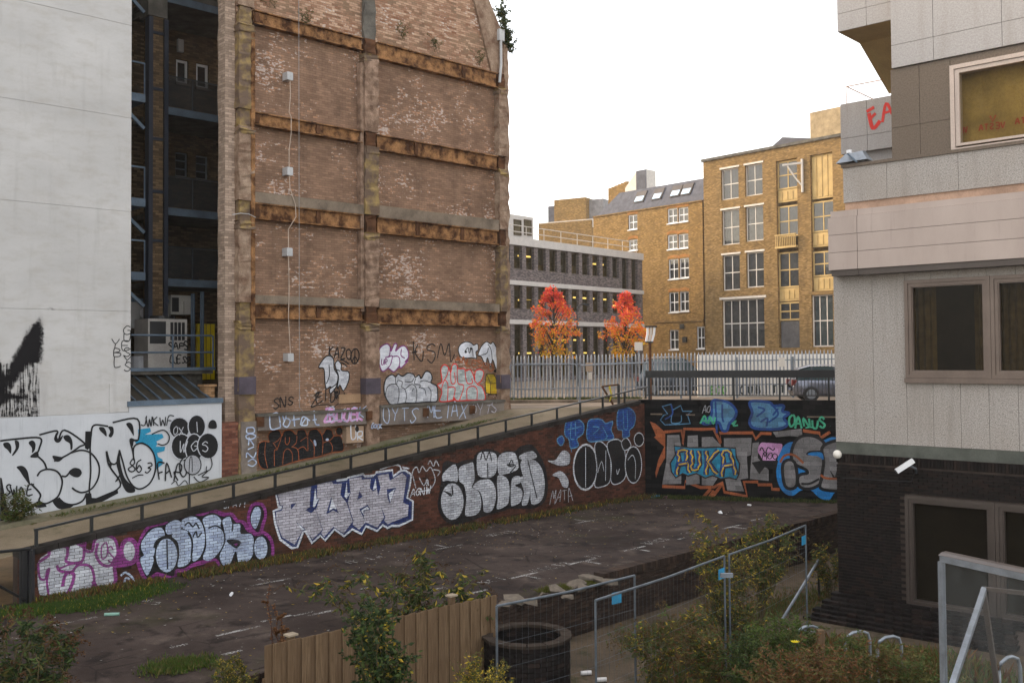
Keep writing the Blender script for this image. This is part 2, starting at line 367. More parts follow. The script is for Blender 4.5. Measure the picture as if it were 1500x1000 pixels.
# footway strip against the building line
g = MB(FC)
for i in range(40):
    a = fu0 + (fu1-.8-fu0)*i/40; b = fu0 + (fu1-.8-fu0)*(i+1)/40
    g.hexa([FC.P(a, -.05, rampz(a)-.1), FC.P(a, .62, rampz(a)-.12), FC.P(b, .62, rampz(b)-.12), FC.P(b, -.05, rampz(b)-.1), FC.P(a, -.05, rampz(a)+.05), FC.P(a, .62, rampz(a)+.03), FC.P(b, .62, rampz(b)+.03), FC.P(b, -.05, rampz(b)+.05)])
g.build('footway', pm('footway_mossy', (.10, .095, .055), .95, c2=(.19, .165, .115), scale=1.2, bump=.4), kind='structure')
FRu = FC.hit(743, 604)[0]
g = MB(); fe = FC.P(FRu+.3, -.1, STZ); ce = RW.P(-.02, -.3, STZ)
g.face([ce, BW.P(0, -.28, STZ), BW.P(30, -.28, STZ), (160, 36, STZ), (160, 220, STZ), (-160, 220, STZ), (-160, 80, STZ), FC.P(FRu+.3, -40, STZ), fe])
street = g.build('street', m_street, kind='structure')
g = MB()
kf = Fr(at(752, 596, 41.5).xy, 90)
g.box(-4, 5.5, -.15, .15, STZ, STZ+.12, fr=kf); g.build('kerb', m_concrete, kind='structure')
# ================= bricks =================
def brickrow(u0, u1, z0, zt, bw, bh, joint, z_off=0.0):
    """yield cells (a,b,c,d) of a running bond aligned with the Brick Texture grid"""
    r0 = math.floor(z0/bh); out = []
    zmax = max(zt(u0), zt(u1), zt((u0+u1)/2)); r = r0
    while r*bh < zmax:
        off = bw*.5 if r % 2 == 0 else 0.0
        k = math.floor((u0+off)/bw)
        while k*bw-off < u1:
            a = max(k*bw-off+joint/2, u0); b = min((k+1)*bw-off-joint/2, u1); c = max(r*bh+joint/2, z0); d = (r+1)*bh-joint/2
            if b-a > .03 and d <= min(zt(a), zt(b)) and d-c > .02: out.append((a, b, c, d))
            k += 1
        r += 1
    return out
def lay(fr, cells, parent, mat_s, mat_j, single=300, dep=.05, w=0.0, key=None, holes=()):
    cells = [q for q in cells if not any(q[1] > h[0] and q[0] < h[1] and q[3] > h[2] and q[2] < h[3] for h in holes)]
    if key: cells.sort(key=key)
    cache = {}
    for (a, b, c, d) in cells[:single]:
        k = (round(b-a, 3), round(d-c, 3))
        if k not in cache:
            m = MB(fr); m.box(-k[0]/2, k[0]/2, -dep, 0, -k[1]/2, k[1]/2, fr=Fr((0, 0), math.degrees(math.atan2(fr.d.x, fr.d.y))))
            me = bpy.data.meshes.new('brick'); me.from_pydata(m.v, [], m.f); me.materials.append(mat_s); cache[k] = me
        inst('brick', cache[k], fr.P((a+b)/2, w+random.uniform(-.003, .003), (c+d)/2), parent)
    m = MB(fr); rr = random.Random(3)
    for (a, b, c, d) in cells[single:]:
        ww = w+rr.uniform(-.003, .003); v = rr.random(); q = w-dep
        P = [fr.P(a, ww, c), fr.P(b, ww, c), fr.P(b, ww, d), fr.P(a, ww, d), fr.P(a, q, c), fr.P(b, q, c), fr.P(b, q, d), fr.P(a, q, d)]
        m.mesh(P, [(0,1,2,3), (0,4,5,1), (1,5,6,2), (2,6,7,3), (3,7,4,0)], 0, (v, v, v))
    if m.f: m.build('brickwork', mat_j, parent, kind='stuff')
def brickpiece(name, c1, c2, c3, single, rough=.85, spec=.3, soot=.5):
    t = NT(name); v = t.rnd() if single else t.attr('col')
    col = t.mix(t.ramp(v, 0, .55), c1, c2); col = t.mix(t.ramp(v, .72, 1.0), col, c3)
    src = t.t.nodes.new('ShaderNodeNewGeometry').outputs['Position']
    col = t.mix(t.ramp(t.noise(.9, src, 5, .65), .42, .7, 0, soot), col, (.012, .010, .009))
    gr = t.noise(50, src, 3); col = t.mix(.3, col, t.mix(t.ramp(gr, .3, .7), (.1, .1, .1), (.9, .9, .9)), 'OVERLAY'); t.bump(gr, .4, .006)
    return t.fin(col, rough, 0, spec)
rbs = [brickpiece('red_brick_s', (.062, .029, .02), (.115, .046, .03), (.04, .023, .018), s, soot=.7) for s in (True, False)]
m_mort = pm('old_mortar', (.06, .046, .038), .95, var=.3, bump=.3)
# ----- retaining wall -----
wl_u0 = -RWL-.35
rw = thing('retaining_wall', 'long sloping red brick retaining wall below the ramp, covered in graffiti', 'wall', RW.P(-RWL/2, -.15, 0))
g = MB(RW); g.prism([(wl_u0, -.2), (.12, -.2), (.12, wtop(0)-.14), (wl_u0, wtop(wl_u0)-.14)], -.3, -.012); g.build('core', m_mort, rw)
cells = brickrow(wl_u0, -.02, -.05, lambda u: wtop(u)-.13, .225, .075, .01)
lay(RW, cells, rw, rbs[0], rbs[1], single=300, key=lambda q: q[0]+.2*abs(q[2]-.7))
m_cope = pm('coping_concrete_dark', (.03, .026, .023), .9, var=.45, bump=.4)
nseg = 26
for i in range(nseg):
    a = wl_u0 + (-.3-wl_u0)*i/nseg; b = wl_u0 + (-.3-wl_u0)*(i+1)/nseg - .012
    g = MB(RW); g.prism([(a, wtop(a)-.135), (b, wtop(b)-.135), (b, wtop(b)), (a, wtop(a))], -.34, .045); g.build('coping_stone', m_cope, rw)
# ----- ramp handrail -----
hr = thing('handrail', 'long black steel handrail on short posts along the top of the ramp wall', 'railing', RW.P(-RWL/2, -.15, wtop(-RWL/2)))
def railz(u):
    ua, za = RW.hit(52, 774, -.15); ub, zb = RW.hit(950, 565, -.15); return za+(zb-za)*(u-ua)/(ub-ua)
m_rail = pm('rail_worn_black', (.02, .02, .02), .35, .3, var=.3, spec=.6)
u0 = RW.hit(50, 774, -.15)[0]; u1 = RW.hit(948, 565, -.15)[0]
g = MB(RW); g.prism([(u0, railz(u0)-.05), (u1, railz(u1)-.05), (u1, railz(u1)), (u0, railz(u0))], -.18, -.12); g.build('top_rail', m_rail, hr)
for px in (53, 134, 208, 277, 342, 403, 460, 514, 565, 613, 658, 700, 741, 779, 816, 850, 883, 915, 946):
    uu = RW.hit(px, 800-(px-53)*.24, -.15)[0]; g = MB(RW); g.box(uu-.035, uu+.035, -.175, -.125, wtop(uu)-.02, railz(uu)-.045); g.build('post', m_rail, hr)
# ----- back wall with railing -----
bwz = BW.hit(1090, 585)[1]
bw = thing('black_wall', 'black painted wall with large colourful graffiti at the end of the lot', 'wall', BW.P(BWL/2, -.2, 0))
m_bblock = brickmat('black_blockwork', (.008, .008, .009), (.016, .015, .015), (.006, .006, .006), bw=.45, bh=.16, m=.006, dirt=.3)
g = MB(BW); g.box(-.25, BWL+6, -.3, -.0, -.1, bwz-.02); g.build('blockwork', m_bblock, bw)
g = MB(BW); 
for a, b, yy in ((953, 970, 606), (1005, 1018, 607), (1182, 1232, 610)):
    ua, za = BW.hit(a, yy); ub, _ = BW.hit(b, yy); g.box(ua, ub, -.01, .03, za-.03, za+.02)
g.build('chipped_ledge', m_concrete, bw)
br = thing('black_railing', 'black steel railing with deep top beam and thin bars above the black wall', 'railing', BW.P(BWL/2, -.15, bwz))
ztop = BW.hit(1090, 542, -.15)[1]; zt2 = BW.hit(1090, 553, -.15)[1]; zlow = BW.hit(1090, 579, -.15)[1]
g = MB(BW); g.box(.02, BWL+6, -.2, -.1, zt2, ztop); g.build('top_beam', m_black, br)
g = MB(BW); g.box(.05, BWL+6, -.165, -.135, zlow-.02, zlow+.02); g.build('bottom_rail', m_black, br)
g = MB(BW); g.box(-.012, .012, -.012, .012, 0, zt2-zlow, fr=Fr((0, 0), math.degrees(math.atan2(BW.d.x, BW.d.y)))); 
me = bpy.data.meshes.new('bar'); me.from_pydata(g.v, [], g.f); me.materials.append(m_black)
u = .18
while u < BWL+3: inst('bar', me, BW.P(u, -.15, zlow), br); u += .125
for px in (951, 1011, 1075, 1142, 1214):
    uu = BW.hit(px, 570, -.15)[0]; g = MB(BW); g.box(uu-.035, uu+.035, -.185, -.115, bwz-.03, ztop-.01); g.build('post', m_black, br)
# ----- kerb wall at the near edge of the lot -----
kw = thing('kerb_wall', 'low dark brick wall along the near edge of the lot, broken at one end', 'wall', KE.P(4, -.1, YARDZ))
dkb = [brickpiece('dark_brick_s', (.030, .022, .018), (.048, .033, .026), (.065, .042, .03), s, soot=.4) for s in (True, False)]
g = MB(KE); g.box(-26, 15, -.32, -.03, YARDZ-.1, -.012); g.build('core', m_mort, kw)
ukerb = KE.hit(884, 848)[0]
lay(KE, brickrow(-25.9, 15, YARDZ-.05, lambda u: .0, .225, .085, .012), kw, dkb[0], dkb[1], single=260, dep=.06, w=.0, key=lambda q: abs(q[0]+3))
u = ukerb; bm_ = MB(KE); bm_.box(0, .098, -.30, .03, .0, .17, fr=Fr((0, 0), math.degrees(math.atan2(KE.d.x, KE.d.y))))
me = bpy.data.meshes.new('kerb_brick'); me.from_pydata(bm_.v, [], bm_.f); me.materials.append(dkb[0])
while u < 14.8: inst('kerb_brick', me, KE.P(u, random.uniform(-.006, .006), random.uniform(-.004, .004)), kw); u += .11
# ================= tall brick party wall =================
def rough(mb, u0, u1, w0, w1, z0, z1, n=6, ju=.03, jw=.02, m=0, seed=0, fr=None, left=True, right=True):
    fr = fr or mb.fr; rr = random.Random(seed*77+int(z0*10)); b = len(mb.v)
    for i in range(n+1):
        z = z0+(z1-z0)*i/n
        for (uu, ww) in ((u0, w0), (u0, w1), (u1, w1), (u1, w0)):
            du = rr.uniform(-ju, ju) if (uu == u0 and left) or (uu == u1 and right) else 0
            mb.v.append(fr.P(uu+du, ww+(rr.uniform(-jw, jw) if ww == w1 else 0), z+(rr.uniform(-.3, .3)*(z1-z0)/n if 0 < i < n else 0)))
    for i in range(n):
        for k in range(4):
            k2 = (k+1) % 4; mb.f.append((b+4*i+k, b+4*i+k2, b+4*i+4+k2, b+4*i+4+k)); mb.m.append(m); mb.c.append(None)
    mb.f.append((b+3, b+2, b+1, b)); mb.m.append(m); mb.c.append(None)
    e = b+4*n; mb.f.append((e, e+1, e+2, e+3)); mb.m.append(m); mb.c.append(None)
m_fac = brickmat('facade_brick', (.22, .09, .045), (.36, .205, .125), (.11, .075, .05), paint=(.245, .150, .100), pamt=.575, fleck=.712, fcol=(.50, .42, .37), dirt=.35, bstr=1.0)
m_gab = brickmat('gable_brick', (.26, .12, .07), (.42, .28, .19), (.17, .125, .09), paint=(.28, .18, .115), pamt=.46, fleck=.72, fcol=(.52, .45, .39), dirt=.25, bstr=1.0)
m_yel = brickmat('return_brick', (.30, .22, .165), (.40, .30, .23), (.12, .09, .07), dirt=.3)
m_plin = pm('plinth_concrete', (.12, .10, .09), .9, c2=(.24, .20, .165), scale=1.6, bump=.5)
m_purple = pm('purple_grey_paint', (.085, .07, .085), .8, var=.25)
m_moss = pm('lichen_concrete', (.13, .09, .065), .95, c2=(.27, .19, .08), scale=2.6, bump=.6, bscale=14, lo=.45, hi=.62)
m_rubpl = pm('ragged_render', (.15, .09, .06), .95, c2=(.34, .25, .18), scale=3.0, bump=.9, bscale=10, fine=.35)
fb = thing('party_wall', 'tall brick end wall with rusty steel beams, exposed columns and graffiti', 'building', FC.P(5, -.3, 2.2))
uL = FC.hit(350, 400)[0]; uA = FC.hit(372, 400)[0]; uB = FC.hit(533, 400)[0]; uC = FC.hit(554, 400)[0]; uD = FC.hit(731, 400)[0]; uE = FC.hit(746, 400)[0]
def zf(px, py): return FC.hit(px, py)[1]
zbot = 1.2
zgab = zf(742, 62); ztop0 = zf(350, -190)
ug1 = FC.hit(716, -5)[0]; zg1 = zf(716, -5)
sl = (zg1-zgab)/(ug1-uE)
# wall slab behind everything, with sloping gable shoulder on the right
g = MB(FC)
zR1 = (zf(373, 20)+zf(735, 116))/2
g.prism([(uL, zbot), (uE-.35, zbot), (uE-.35, zR1), (uL, zR1)], -.62, -.22)
g.build('brick_panel_wall', m_fac, fb)
g = MB(FC); g.prism([(uL, zR1+.002), (uE-.35, zR1+.002), (uE-.35, zgab-.2), (ug1-.35, zg1), (uB+.5, ztop0), (uL, ztop0)], -.62, -.16); g.build('gable_wall', m_gab, fb)
# sloping cement band along the gable shoulder
g = MB(FC); g.prism([(uE-.75, zR1+.2), (uE+.0, zR1+.2), (uE+.02, zgab), (ug1+.02, zg1), (uC+1.0, ztop0), (uC+.3, ztop0), (ug1-.75, zg1)], -.64, -.07); g.build('shoulder_render', m_rubpl, fb)
g = MB(FC); g.prism([(uL+2.2, zbot+.3), (uE-.4, zbot+.3), (uE-.4, zR1+4), (uB+1.0, ztop0-.3), (uL+2.2, ztop0-.3)], -.66, -.621); 
# unseen wedge added behind the wall to block sun and sky light
A_ = [FC.P(uL+.7, -.63, 0), FC.P(uE-.5, -.63, 0), FC.P(uE-.5, -9, 0), FC.P(uL+7.5, -9, 0)]
def up_(ps, z): return [Vector((p.x, p.y, z)) for p in ps]
g = MB(FC); g.hexa(up_([A_[0], A_[1], A_[2], A_[3]], 1.0), 0) if False else g.hexa(up_(A_, 1.0)+up_(A_, zR1-.3)); g.build('rear_mass', m_fac, fb)
# brick return at the left edge
g = MB(FC); rough(g, uL-.02-.33, uL-.02, -.62, -.2, zbot+.2, ztop0, 40, .02, .0, seed=1, right=False); g.build('brick_return', m_yel, fb)
beams = []
def ibeam(u0, u1, ztop, zb, stiff=()):
    g = MB(FC); t_ = .035
    g.box(u0, u1, -.215, .03, ztop-t_, ztop); g.box(u0, u1, -.215, .03, zb, zb+t_); g.box(u0, u1, -.20, -.06, zb+t_, ztop-t_)
    b = g.build('steel_beam', m_rust, fb)
    g = MB(FC)
    for x in stiff: g.box(x-.07, x+.07, -.06, -.005, zb+t_+.03, ztop-t_-.02); g.box(x-.1, x+.1, -.06, -.03, (zb+ztop)/2-.05, (zb+ztop)/2+.05)
    if stiff: g.build('bracket', m_rustD, b)
RWS = [((13.5, 57, 34.5, 75), (61.5, 108, 86, 129.5)), ((164, 192, 184.5, 208.5), (196.5, 229.5, 222, 248)), ((298, 313, 324.5, 333), (320, 336.5, 343.6, 357.5)), ((445, 449, 468, 468), (453, 455, 474.7, 477.5))]
CON = [None, None, ((282, 299.5), (302, 321.6)), ((433, 437.7), (437, 445.7))]
zb_lv = []
for k, (l, r) in enumerate(RWS):
    zt = (zf(373, l[0])+zf(534, l[1]))/2; zb = (zf(373, l[2])+zf(534, l[3]))/2
    zt2 = (zf(555, r[0])+zf(732, r[1]))/2; zb2 = (zf(555, r[2])+zf(732, r[3]))/2
    ibeam(uA+.02, uB-.02, zt, zb, [uA+.12] + ([] if k == 0 else [uA+(uB-uA)*.57]))
    ibeam(uC+.02, uD-.02, zt2, zb2, [uC+(uD-uC)*f_ for f_ in ((.7,), (.3,), (.31, .68), ())[k]])
    zb_lv.append((zt, zb, zt2, zb2))
    if CON[k]:
        (a, b), (c, d) = CON[k]; z1 = (zf(373, a)+zf(532, b))/2; z2 = (zf(553, c)+zf(731, d))/2
        g = MB(FC); rough(g, uA+.02, uB-.02, -.23, .0, zt+.004, z1, 1, .0, .0); g.box(uA+.02, uB-.02, -.23, .04, zt+.003, z1); g.build('concrete_ledge', m_concrete, fb)
        g = MB(FC); g.box(uC+.02, uD-.02, -.23, .04, zt2+.003, z2); g.build('concrete_ledge', m_concrete, fb)
# columns, storey by storey, with broken heads at the beams
lev = [zbot+.1] + [zb_lv[k][1] for k in (3, 2, 1, 0)] + [ztop0-.5]
tops = [zb_lv[k][0] for k in (3, 2, 1, 0)]
def column(ua, ub, w1, mm, seed, mcap, lo=0, hi=5, ju=.025):
    for i in range(lo, hi):
        z0 = lev[i] if i == 0 else tops[i-1]+.02; z1 = lev[i+1] if i < 4 else lev[5]
        mat_ = mm if (i+seed) % 3 else m_moss
        g = MB(FC); rough(g, ua, ub, -.25, w1, z0, z1-.12, 16, ju, .03, seed=seed+i); c_ = g.build('column_shaft', mat_, fb)
        g = MB(FC); wd = (ub-ua)
        if i < 4:
            rough(g, ua+wd*.12, ub-wd*.12, -.25, w1-.06, z1-.121, tops[i]+.021, 4, .03, .04, seed=seed+i+9); g.build('column_joint', m_rustD if seed else m_moss, c_)
            g = MB(FC); rough(g, ua-.01, ub+.01, -.24, w1+.015, z1-.34, z1-.08, 4, .05, .05, seed=seed+i+19); g.build('column_head', mcap, c_)
column(uA-.52, uA-.02, .06, m_rubpl, 0, m_moss)
g = MB(FC); g.box(uA-.13, uA-.005, -.2, .085, zf(372, 470)-.3, lev[4]-.2); g.build('steel_channel', m_rust, fb)
column(uB+.02, uC-.02, .08, m_plaster, 1, m_moss, hi=4)
g = MB(FC); rough(g, uB+.05, uC-.05, -.2, -.02, tops[3]+.02, ztop0-.4, 14, .04, .02, seed=5); g.build('column_stub', m_concD, fb)
g = MB(FC); g.box(uB-.11, uB+.015, -.2, .0, lev[1]+.3, lev[4]-.4); g.build('column_side', m_plaster, fb)
column(uD+.02, uE-.12, .05, m_rubpl, 2, m_moss, hi=4)
g = MB(FC); rough(g, uE-.16, uE+.05, -.62, -.04, zbot+1.6, zgab-.1, 60, .06, .02, seed=11, left=False); g.build('ragged_edge', m_rubpl, fb)
for ua, ub in ((uA-.53, uA-.0), (uB+.0, uC-.0), (uD+.01, uE-.1)):
    zz = zf((372, 540, 738)[0 if ua < 1 else 1], 577); g = MB(FC); g.box(ua-.01, ub+.01, -.2, .105, zz-.0, zz+.52); g.build('painted_band', m_purple, fb)
# plinth ledge with brackets
for (ua, ub, a, b, c, d, px0, px1) in ((uA+.05, uB, 606, 598, 629, 621.5, 376, 535), (uC, uD+.1, 594, 585, 622.6, 612, 559, 728)):
    zt = (zf(px0, a)+zf(px1, b))/2; zb = (zf(px0, c)+zf(px1, d))/2 if ua < 1 else zf(px0, c)
    g = MB(FC); g.box(ua, ub, -.2, .12, zb, zt-.08); g.build('plinth', m_plin, fb); PL = zt
    g = MB(FC); g.box(ua-.02, ub+.02, -.2, .17, zt-.08, zt); g.build('plinth_cap', m_concD, fb)
    zpl = (zb, zt) if ua < 1 else zpl
    if ua >= 1: zpr = (zb, zt)
for px in (378, 537, 620, 688):
    uu = FC.hit(px, 600)[0]; g = MB(FC); g.box(uu-.12, uu+.12, -.1, .16, zpl[0]+.12, zpl[1]-.081); g.build('socket', m_rustD, fb)
g = MB(FC); g.box(uB-.85, uB-.02, -.22, -.17, zf(520, 590)-.0, zf(520, 580)+.06); g.build('patch_board', pm('tan_board', (.34, .22, .13), .8, var=.15), fb)
g = MB(FC); g.box(uB-.72, uB-.05, -.21, .03, zf(520, 648), zf(520, 624)); g.build('patch_board', pm('tan_board_low', (.36, .25, .17), .8, var=.2), fb)
# lower piers left of the bay
g = MB(FC); rough(g, uL-.55, uL-.02, -.6, .02, 1.0, zf(340, 618), 12, .02, .015, seed=21); g.build('brick_pier', brickmat('pier_brick', (.13, .05, .035), (.2, .085, .055), (.09, .07, .06), dirt=.6), fb)
g = MB(FC); rough(g, uL+.02, uA+.02, -.3, .12, 1.0, zf(360, 617), 10, .02, .015, seed=22); g.build('concrete_pier', m_plin, fb)
# conduit, cable and junction boxes
m_pvc = pm('pale_plastic', (.42, .42, .42), .5, var=.1)
uu = FC.hit(437, 300)[0]; g = MB(FC); g.tube([FC.P(uu, .045, zf(437, -20)), FC.P(uu, .045, zf(437, 596)), FC.P(uu+.15, .1, zf(440, 606))], .010, 5); g.build('conduit', pm('grey_conduit', (.25, .24, .23), .5), fb)
pts = [(423, 108), (424, 140), (422, 165), (425, 172), (425, 196), (422, 220), (422, 250), (423, 275), (431, 300), (432, 318), (421, 336), (421, 370), (422, 420), (421, 465), (423, 500), (424, 522)]
g = MB(FC); g.tube([FC.P(FC.hit(x, y)[0], .06, zf(x, y)) for x, y in pts], .014, 5); g.build('cable', pm('old_cable', (.42, .33, .26), .6), fb)
for x, y in ((423, 112), (423, 251), (422.5, 369), (424, 523)):
    uu, zz = FC.hit(x, y); g = MB(FC); g.box(uu-.09, uu+.09, -.22, .075, zz-.12, zz+.12); g.box(uu-.1, uu+.1, .075, .085, zz-.13, zz+.1); g.build('junction_box', m_pvc, fb)
g = MB(FC); g.tube([FC.P(FC.hit(x, y)[0], .1, zf(x, y)) for x, y in ((338, 315), (350, 313), (362, 314), (372, 319))], .012, 5); g.build('wire_loop', m_pvc, fb)
g = MB(FC); u_, z_ = FC.hit(733, 52); g.box(u_-.1, u_+.16, -.07, .06, z_-.2, z_+.22); g.tube([FC.P(u_, .02, z_-.2), FC.P(u_, .02, zf(735, 95)), FC.P(u_-.1, .04, zf(733, 122))], .05, 6); g.build('rain_hopper', m_pvc, fb)

# ================= white rendered building on the left =================
t = NT('white_render'); uvn = t.uv(); n1 = t.noise(.5, t.scalev(uvn, (.6, 1.2, 1)), 6); n2 = t.noise(2.5, t.scalev(uvn, (.7, 1.6, 1)), 6, .7); n3 = t.noise(50, uvn, 3)
col = t.mix(t.ramp(n1, .3, .7), (.40, .388, .372), (.50, .487, .47)); col = t.mix(t.ramp(n2, .48, .72, 0, .45), col, (.33, .295, .25)); col = t.mix(t.ramp(t.noise(3, t.scalev(uvn, (1.2, .12, 1)), 4), .55, .75, 0, .3), col, (.28, .26, .24))
col = t.mix(.12, col, t.mix(t.ramp(n3, .3, .7), (.2, .2, .2), (.8, .8, .8)), 'OVERLAY'); t.bump(n2, .25, .01); m_render = t.fin(col, .9, 0, .2)
t = NT('white_lowwall'); uvn = t.uv(); n1 = t.noise(.9, uvn, 6); dr = t.noise(6, t.scalev(uvn, (1.6, .12, 1)), 4, .7)
col = t.mix(t.ramp(n1, .3, .7), (.43, .44, .455), (.52, .53, .545)); col = t.mix(t.ramp(dr, .56, .72, 0, .35), col, (.25, .25, .27)); t.bump(n1, .2, .01); m_low = t.fin(col, .75, 0, .3)
wbu = thing('white_building', 'tall windowless white rendered building with black spray stain', 'building', FC.P(-12, -4, 3))
uW = FC.hit(192, 300)[0]; zlow_ = (zf(30, 609.5)+zf(186, 604))/2
jy = [(30, 3, 192, 36), (0, 143, 192, 173), (0, 293, 192, 310), (0, 452, 192, 455.6)]
zj = sorted([(zf(a, b)+zf(c, d))/2 for a, b, c, d in jy]); prev = zlow_; k = 0
for zz in zj + [zj[-1]+3.2, zj[-1]+6.4, 24.0]:
    g = MB(FC); g.box(-26, uW, -.3, 0, prev+.008, zz-.008); g.build('render_panel', m_render, wbu); prev = zz
g = MB(FC); g.box(-26, uW-.01, -13, -.012, zlow_-.3, 24); g.build('core', m_render, wbu)
g = MB(FC); a_ = FC.hit(160, 560)[0]; g.box(a_, uW-.08, .0, .02, zf(160, 605)+.02, zf(160, 562)); g.build('patch_panel', m_render, wbu)
# low white wall with lean-to roof
kb = thing('low_white_wall', 'low white painted building front carrying big black outlined letters', 'building', FC.P(-6, -1, 1.5))
uK = FC.hit(324, 640)[0]; zK = (zf(190, 597)+zf(322, 588))/2
g = MB(FC); g.prism([(-26, -.5), (uK, zbot-.2), (uK, zK), (uW-.05, zK), (uW-.05, zlow_-.01), (-26, zlow_-.01)], -.35, .03); g.build('wall', m_low, kb)
g = MB(FC); g.box(uW-.1, uK+.03, -.35, .07, zK+.003, zK+.14); g.build('flashing', m_steelblue, kb)
zRt = FC.hit(250, 548, -2.2)[1]; m_leadroof = pm('olive_metal_roof', (.05, .042, .03), .5, .3, var=.3)
g = MB(FC); g.hexa([FC.P(uW-.5, -.34, zK-.3), FC.P(uK-.1, -.34, zK-.3), FC.P(uK-.1, -2.3, zK-.3), FC.P(uW-.5, -2.3, zK-.3), FC.P(uW-.5, -.34, zK+.12), FC.P(uK-.1, -.34, zK+.12), FC.P(uK-.1, -2.3, zRt), FC.P(uW-.5, -2.3, zRt)]); g.build('lean_to_roof', m_leadroof, kb)
for i in range(9):
    u_ = uW-.45+(uK-.2-uW+.45)*i/8; g = MB(FC); g.bar(FC.P(u_, -.34, zK+.14), FC.P(u_, -2.3, zRt+.02), .04, .05); g.build('roof_seam', m_steelblue, kb)
g = MB(FC); u_ = FC.hit(307, 580, -.6)[0]; g.box(u_-.16, u_+.16, -.9, -.6, zK+.1, zK+.45); g.box(u_-.2, u_+.2, -.95, -.55, zK+.45, zK+.52); g.build('stub_chimney', brickmat('stub_brick', (.28, .16, .08), (.34, .2, .1), (.1, .08, .06)), kb)
# ================= galleries in the gap =================
gb = thing('gallery_building', 'dark brick rear building with steel access galleries in the narrow gap', 'building', FC.P(-2, -6, 2))
m_gbrick = brickmat('gallery_brick', (.075, .048, .026), (.15, .10, .055), (.035, .028, .02), dirt=.5)
WG = -6.6
uG0 = FC.hit(193, 300, WG)[0]-6; uG1 = FC.hit(345, 300, WG)[0]+1.5
hs = [rc(FC, *q, WG) for q in ((258, 276, 86, 121), (287.5, 306, 92, 128), (257, 275, 222, 258), (287, 305, 227, 262))]
g = MB(FC); holes_wall(g, FC, uG0, uG1, 0, 20, hs, WG, .2); g.box(uG0, uG1, WG-.5, WG-.45, 0, 20); g.build('wall', m_gbrick, gb)
m_dglass = glassmat('dark_glass', (.02, .022, .025), alpha=.25)
for i, h in enumerate(hs): window(gb, FC, h, WG-.14, m_white if i < 2 else m_galv, m_dglass, .09 if i < 2 else .05, 0, 0 if i < 2 else 2, sill=m_concrete)
g = MB(FC); a, b = FC.hit(263, 68, WG); g.box(a-.1, a+.1, WG, WG+.12, b-.22, b+.22); g.build('bulkhead_lamp', m_pvc, gb)
m_grail = pm('gallery_rail', (.045, .05, .055), .5, .4)
t = NT('wire_infill'); t.fin((.03, .033, .036), .5, .4); tr = t.t.nodes.new('ShaderNodeBsdfTransparent'); mx = t.t.nodes.new('ShaderNodeMixShader'); mx.inputs[0].default_value = .55
t.t.links.new(t.b.outputs[0], mx.inputs[1]); t.t.links.new(tr.outputs[0], mx.inputs[2]); t.t.links.new(mx.outputs[0], t.out.inputs[0]); m_infill = t.mat
WF = -4.0
for (yb, ytop, y2) in ((163, 118, 170), (308, 263, 313), (410, 365, 414), (0, -40, 12)):
    ua = FC.hit(243, yb, WF)[0]; ub = FC.hit(345, yb, WF)[0]+1.2; z0 = FC.hit(290, (yb+y2)/2, WF)[1]
    g = MB(FC); g.box(ua, ub, WG+.003, WF, z0-.16, z0+.02); s_ = g.build('gallery_slab', m_concD, gb)
    g = MB(FC); g.box(ua, ub, WF+.002, WF+.05, z0-.2, z0+.04); g.build('edge_beam', m_steelblue, s_)
    g = MB(FC); 
    g.box(ua, ub, WF-.03, WF, z0+1.05, z0+1.09)
    n_ = 4
    for i in range(n_+1): x = ua+(ub-ua)*i/n_; g.box(x-.02, x+.02, WF-.03, WF+.0, z0+.02, z0+1.05)
    r_ = g.build('gallery_rail', m_grail, gb)
    g = MB(FC); g.box(ua+.02, ub, WF-.02, WF-.012, z0+.08, z0+1.04); g.build('infill', m_infill, r_)
    # short left gallery, set back behind the brick pier
    ua = FC.hit(193, yb, WF+.6)[0]-1.5; ub = FC.hit(213, yb, WF+.6)[0]
    g = MB(FC); g.box(ua, ub, WF-.6, WF+.6, z0-.2+.1, z0+.05+.1); g.box(ua, ub, WF+.55, WF+.58, z0+1.1, z0+1.15); g.box(ub-.03, ub, WF+.55, WF+.58, z0+.15, z0+1.1); g.bar(FC.P(ub, WF+.5, z0-.9), FC.P(ub-.9, WF+.5, z0-.1), .08, .1); g.build('gallery_slab', m_steelblue, gb)
ua = FC.hit(221, 100, -3.4)[0]; ub = FC.hit(240, 100, -3.4)[0]; zc = FC.hit(230, 25, -3.4)[1]
g = MB(FC); g.box(ua, ub, -3.9, -3.4, 1, zc); pier = g.build('brick_pier', m_gbrick, gb)
g = MB(FC); g.box(ua-.1, ub+.1, -4.0, -3.36, zc, 20); g.build('concrete_head', m_concD, gb)
m_navy = pm('navy_steel', (.018, .022, .035), .45, .2)
for a in (ua-.1, ub-.02):
    g = MB(FC); g.box(a, a+.13, -3.6, -3.3, 1, zc-.05); g.build('steel_post', m_navy, pier)
for y in (48, 130, 203, 280, 352): 
    zz = FC.hit(230, y, -3.4)[1]; g = MB(FC); g.box(ua+.03, ub-.02, -3.41, -3.36, zz-.06, zz+.03); g.build('strap', m_navy, pier)
g = MB(FC); g.box(uG0, uG1+1.5, WG-.5, -.7, 20.002, 20.4); g.build('roof', m_concD, gb)  # roof added above the view to keep sky light out of the gap
for zz in (17.2,):
    g = MB(FC); g.box(FC.hit(243, 0, WF)[0], uG1, WG+.003, WF, zz, zz+.18); g.build('gallery_slab', m_concD, gb)  # extra gallery level, added with the roof to dim the gap
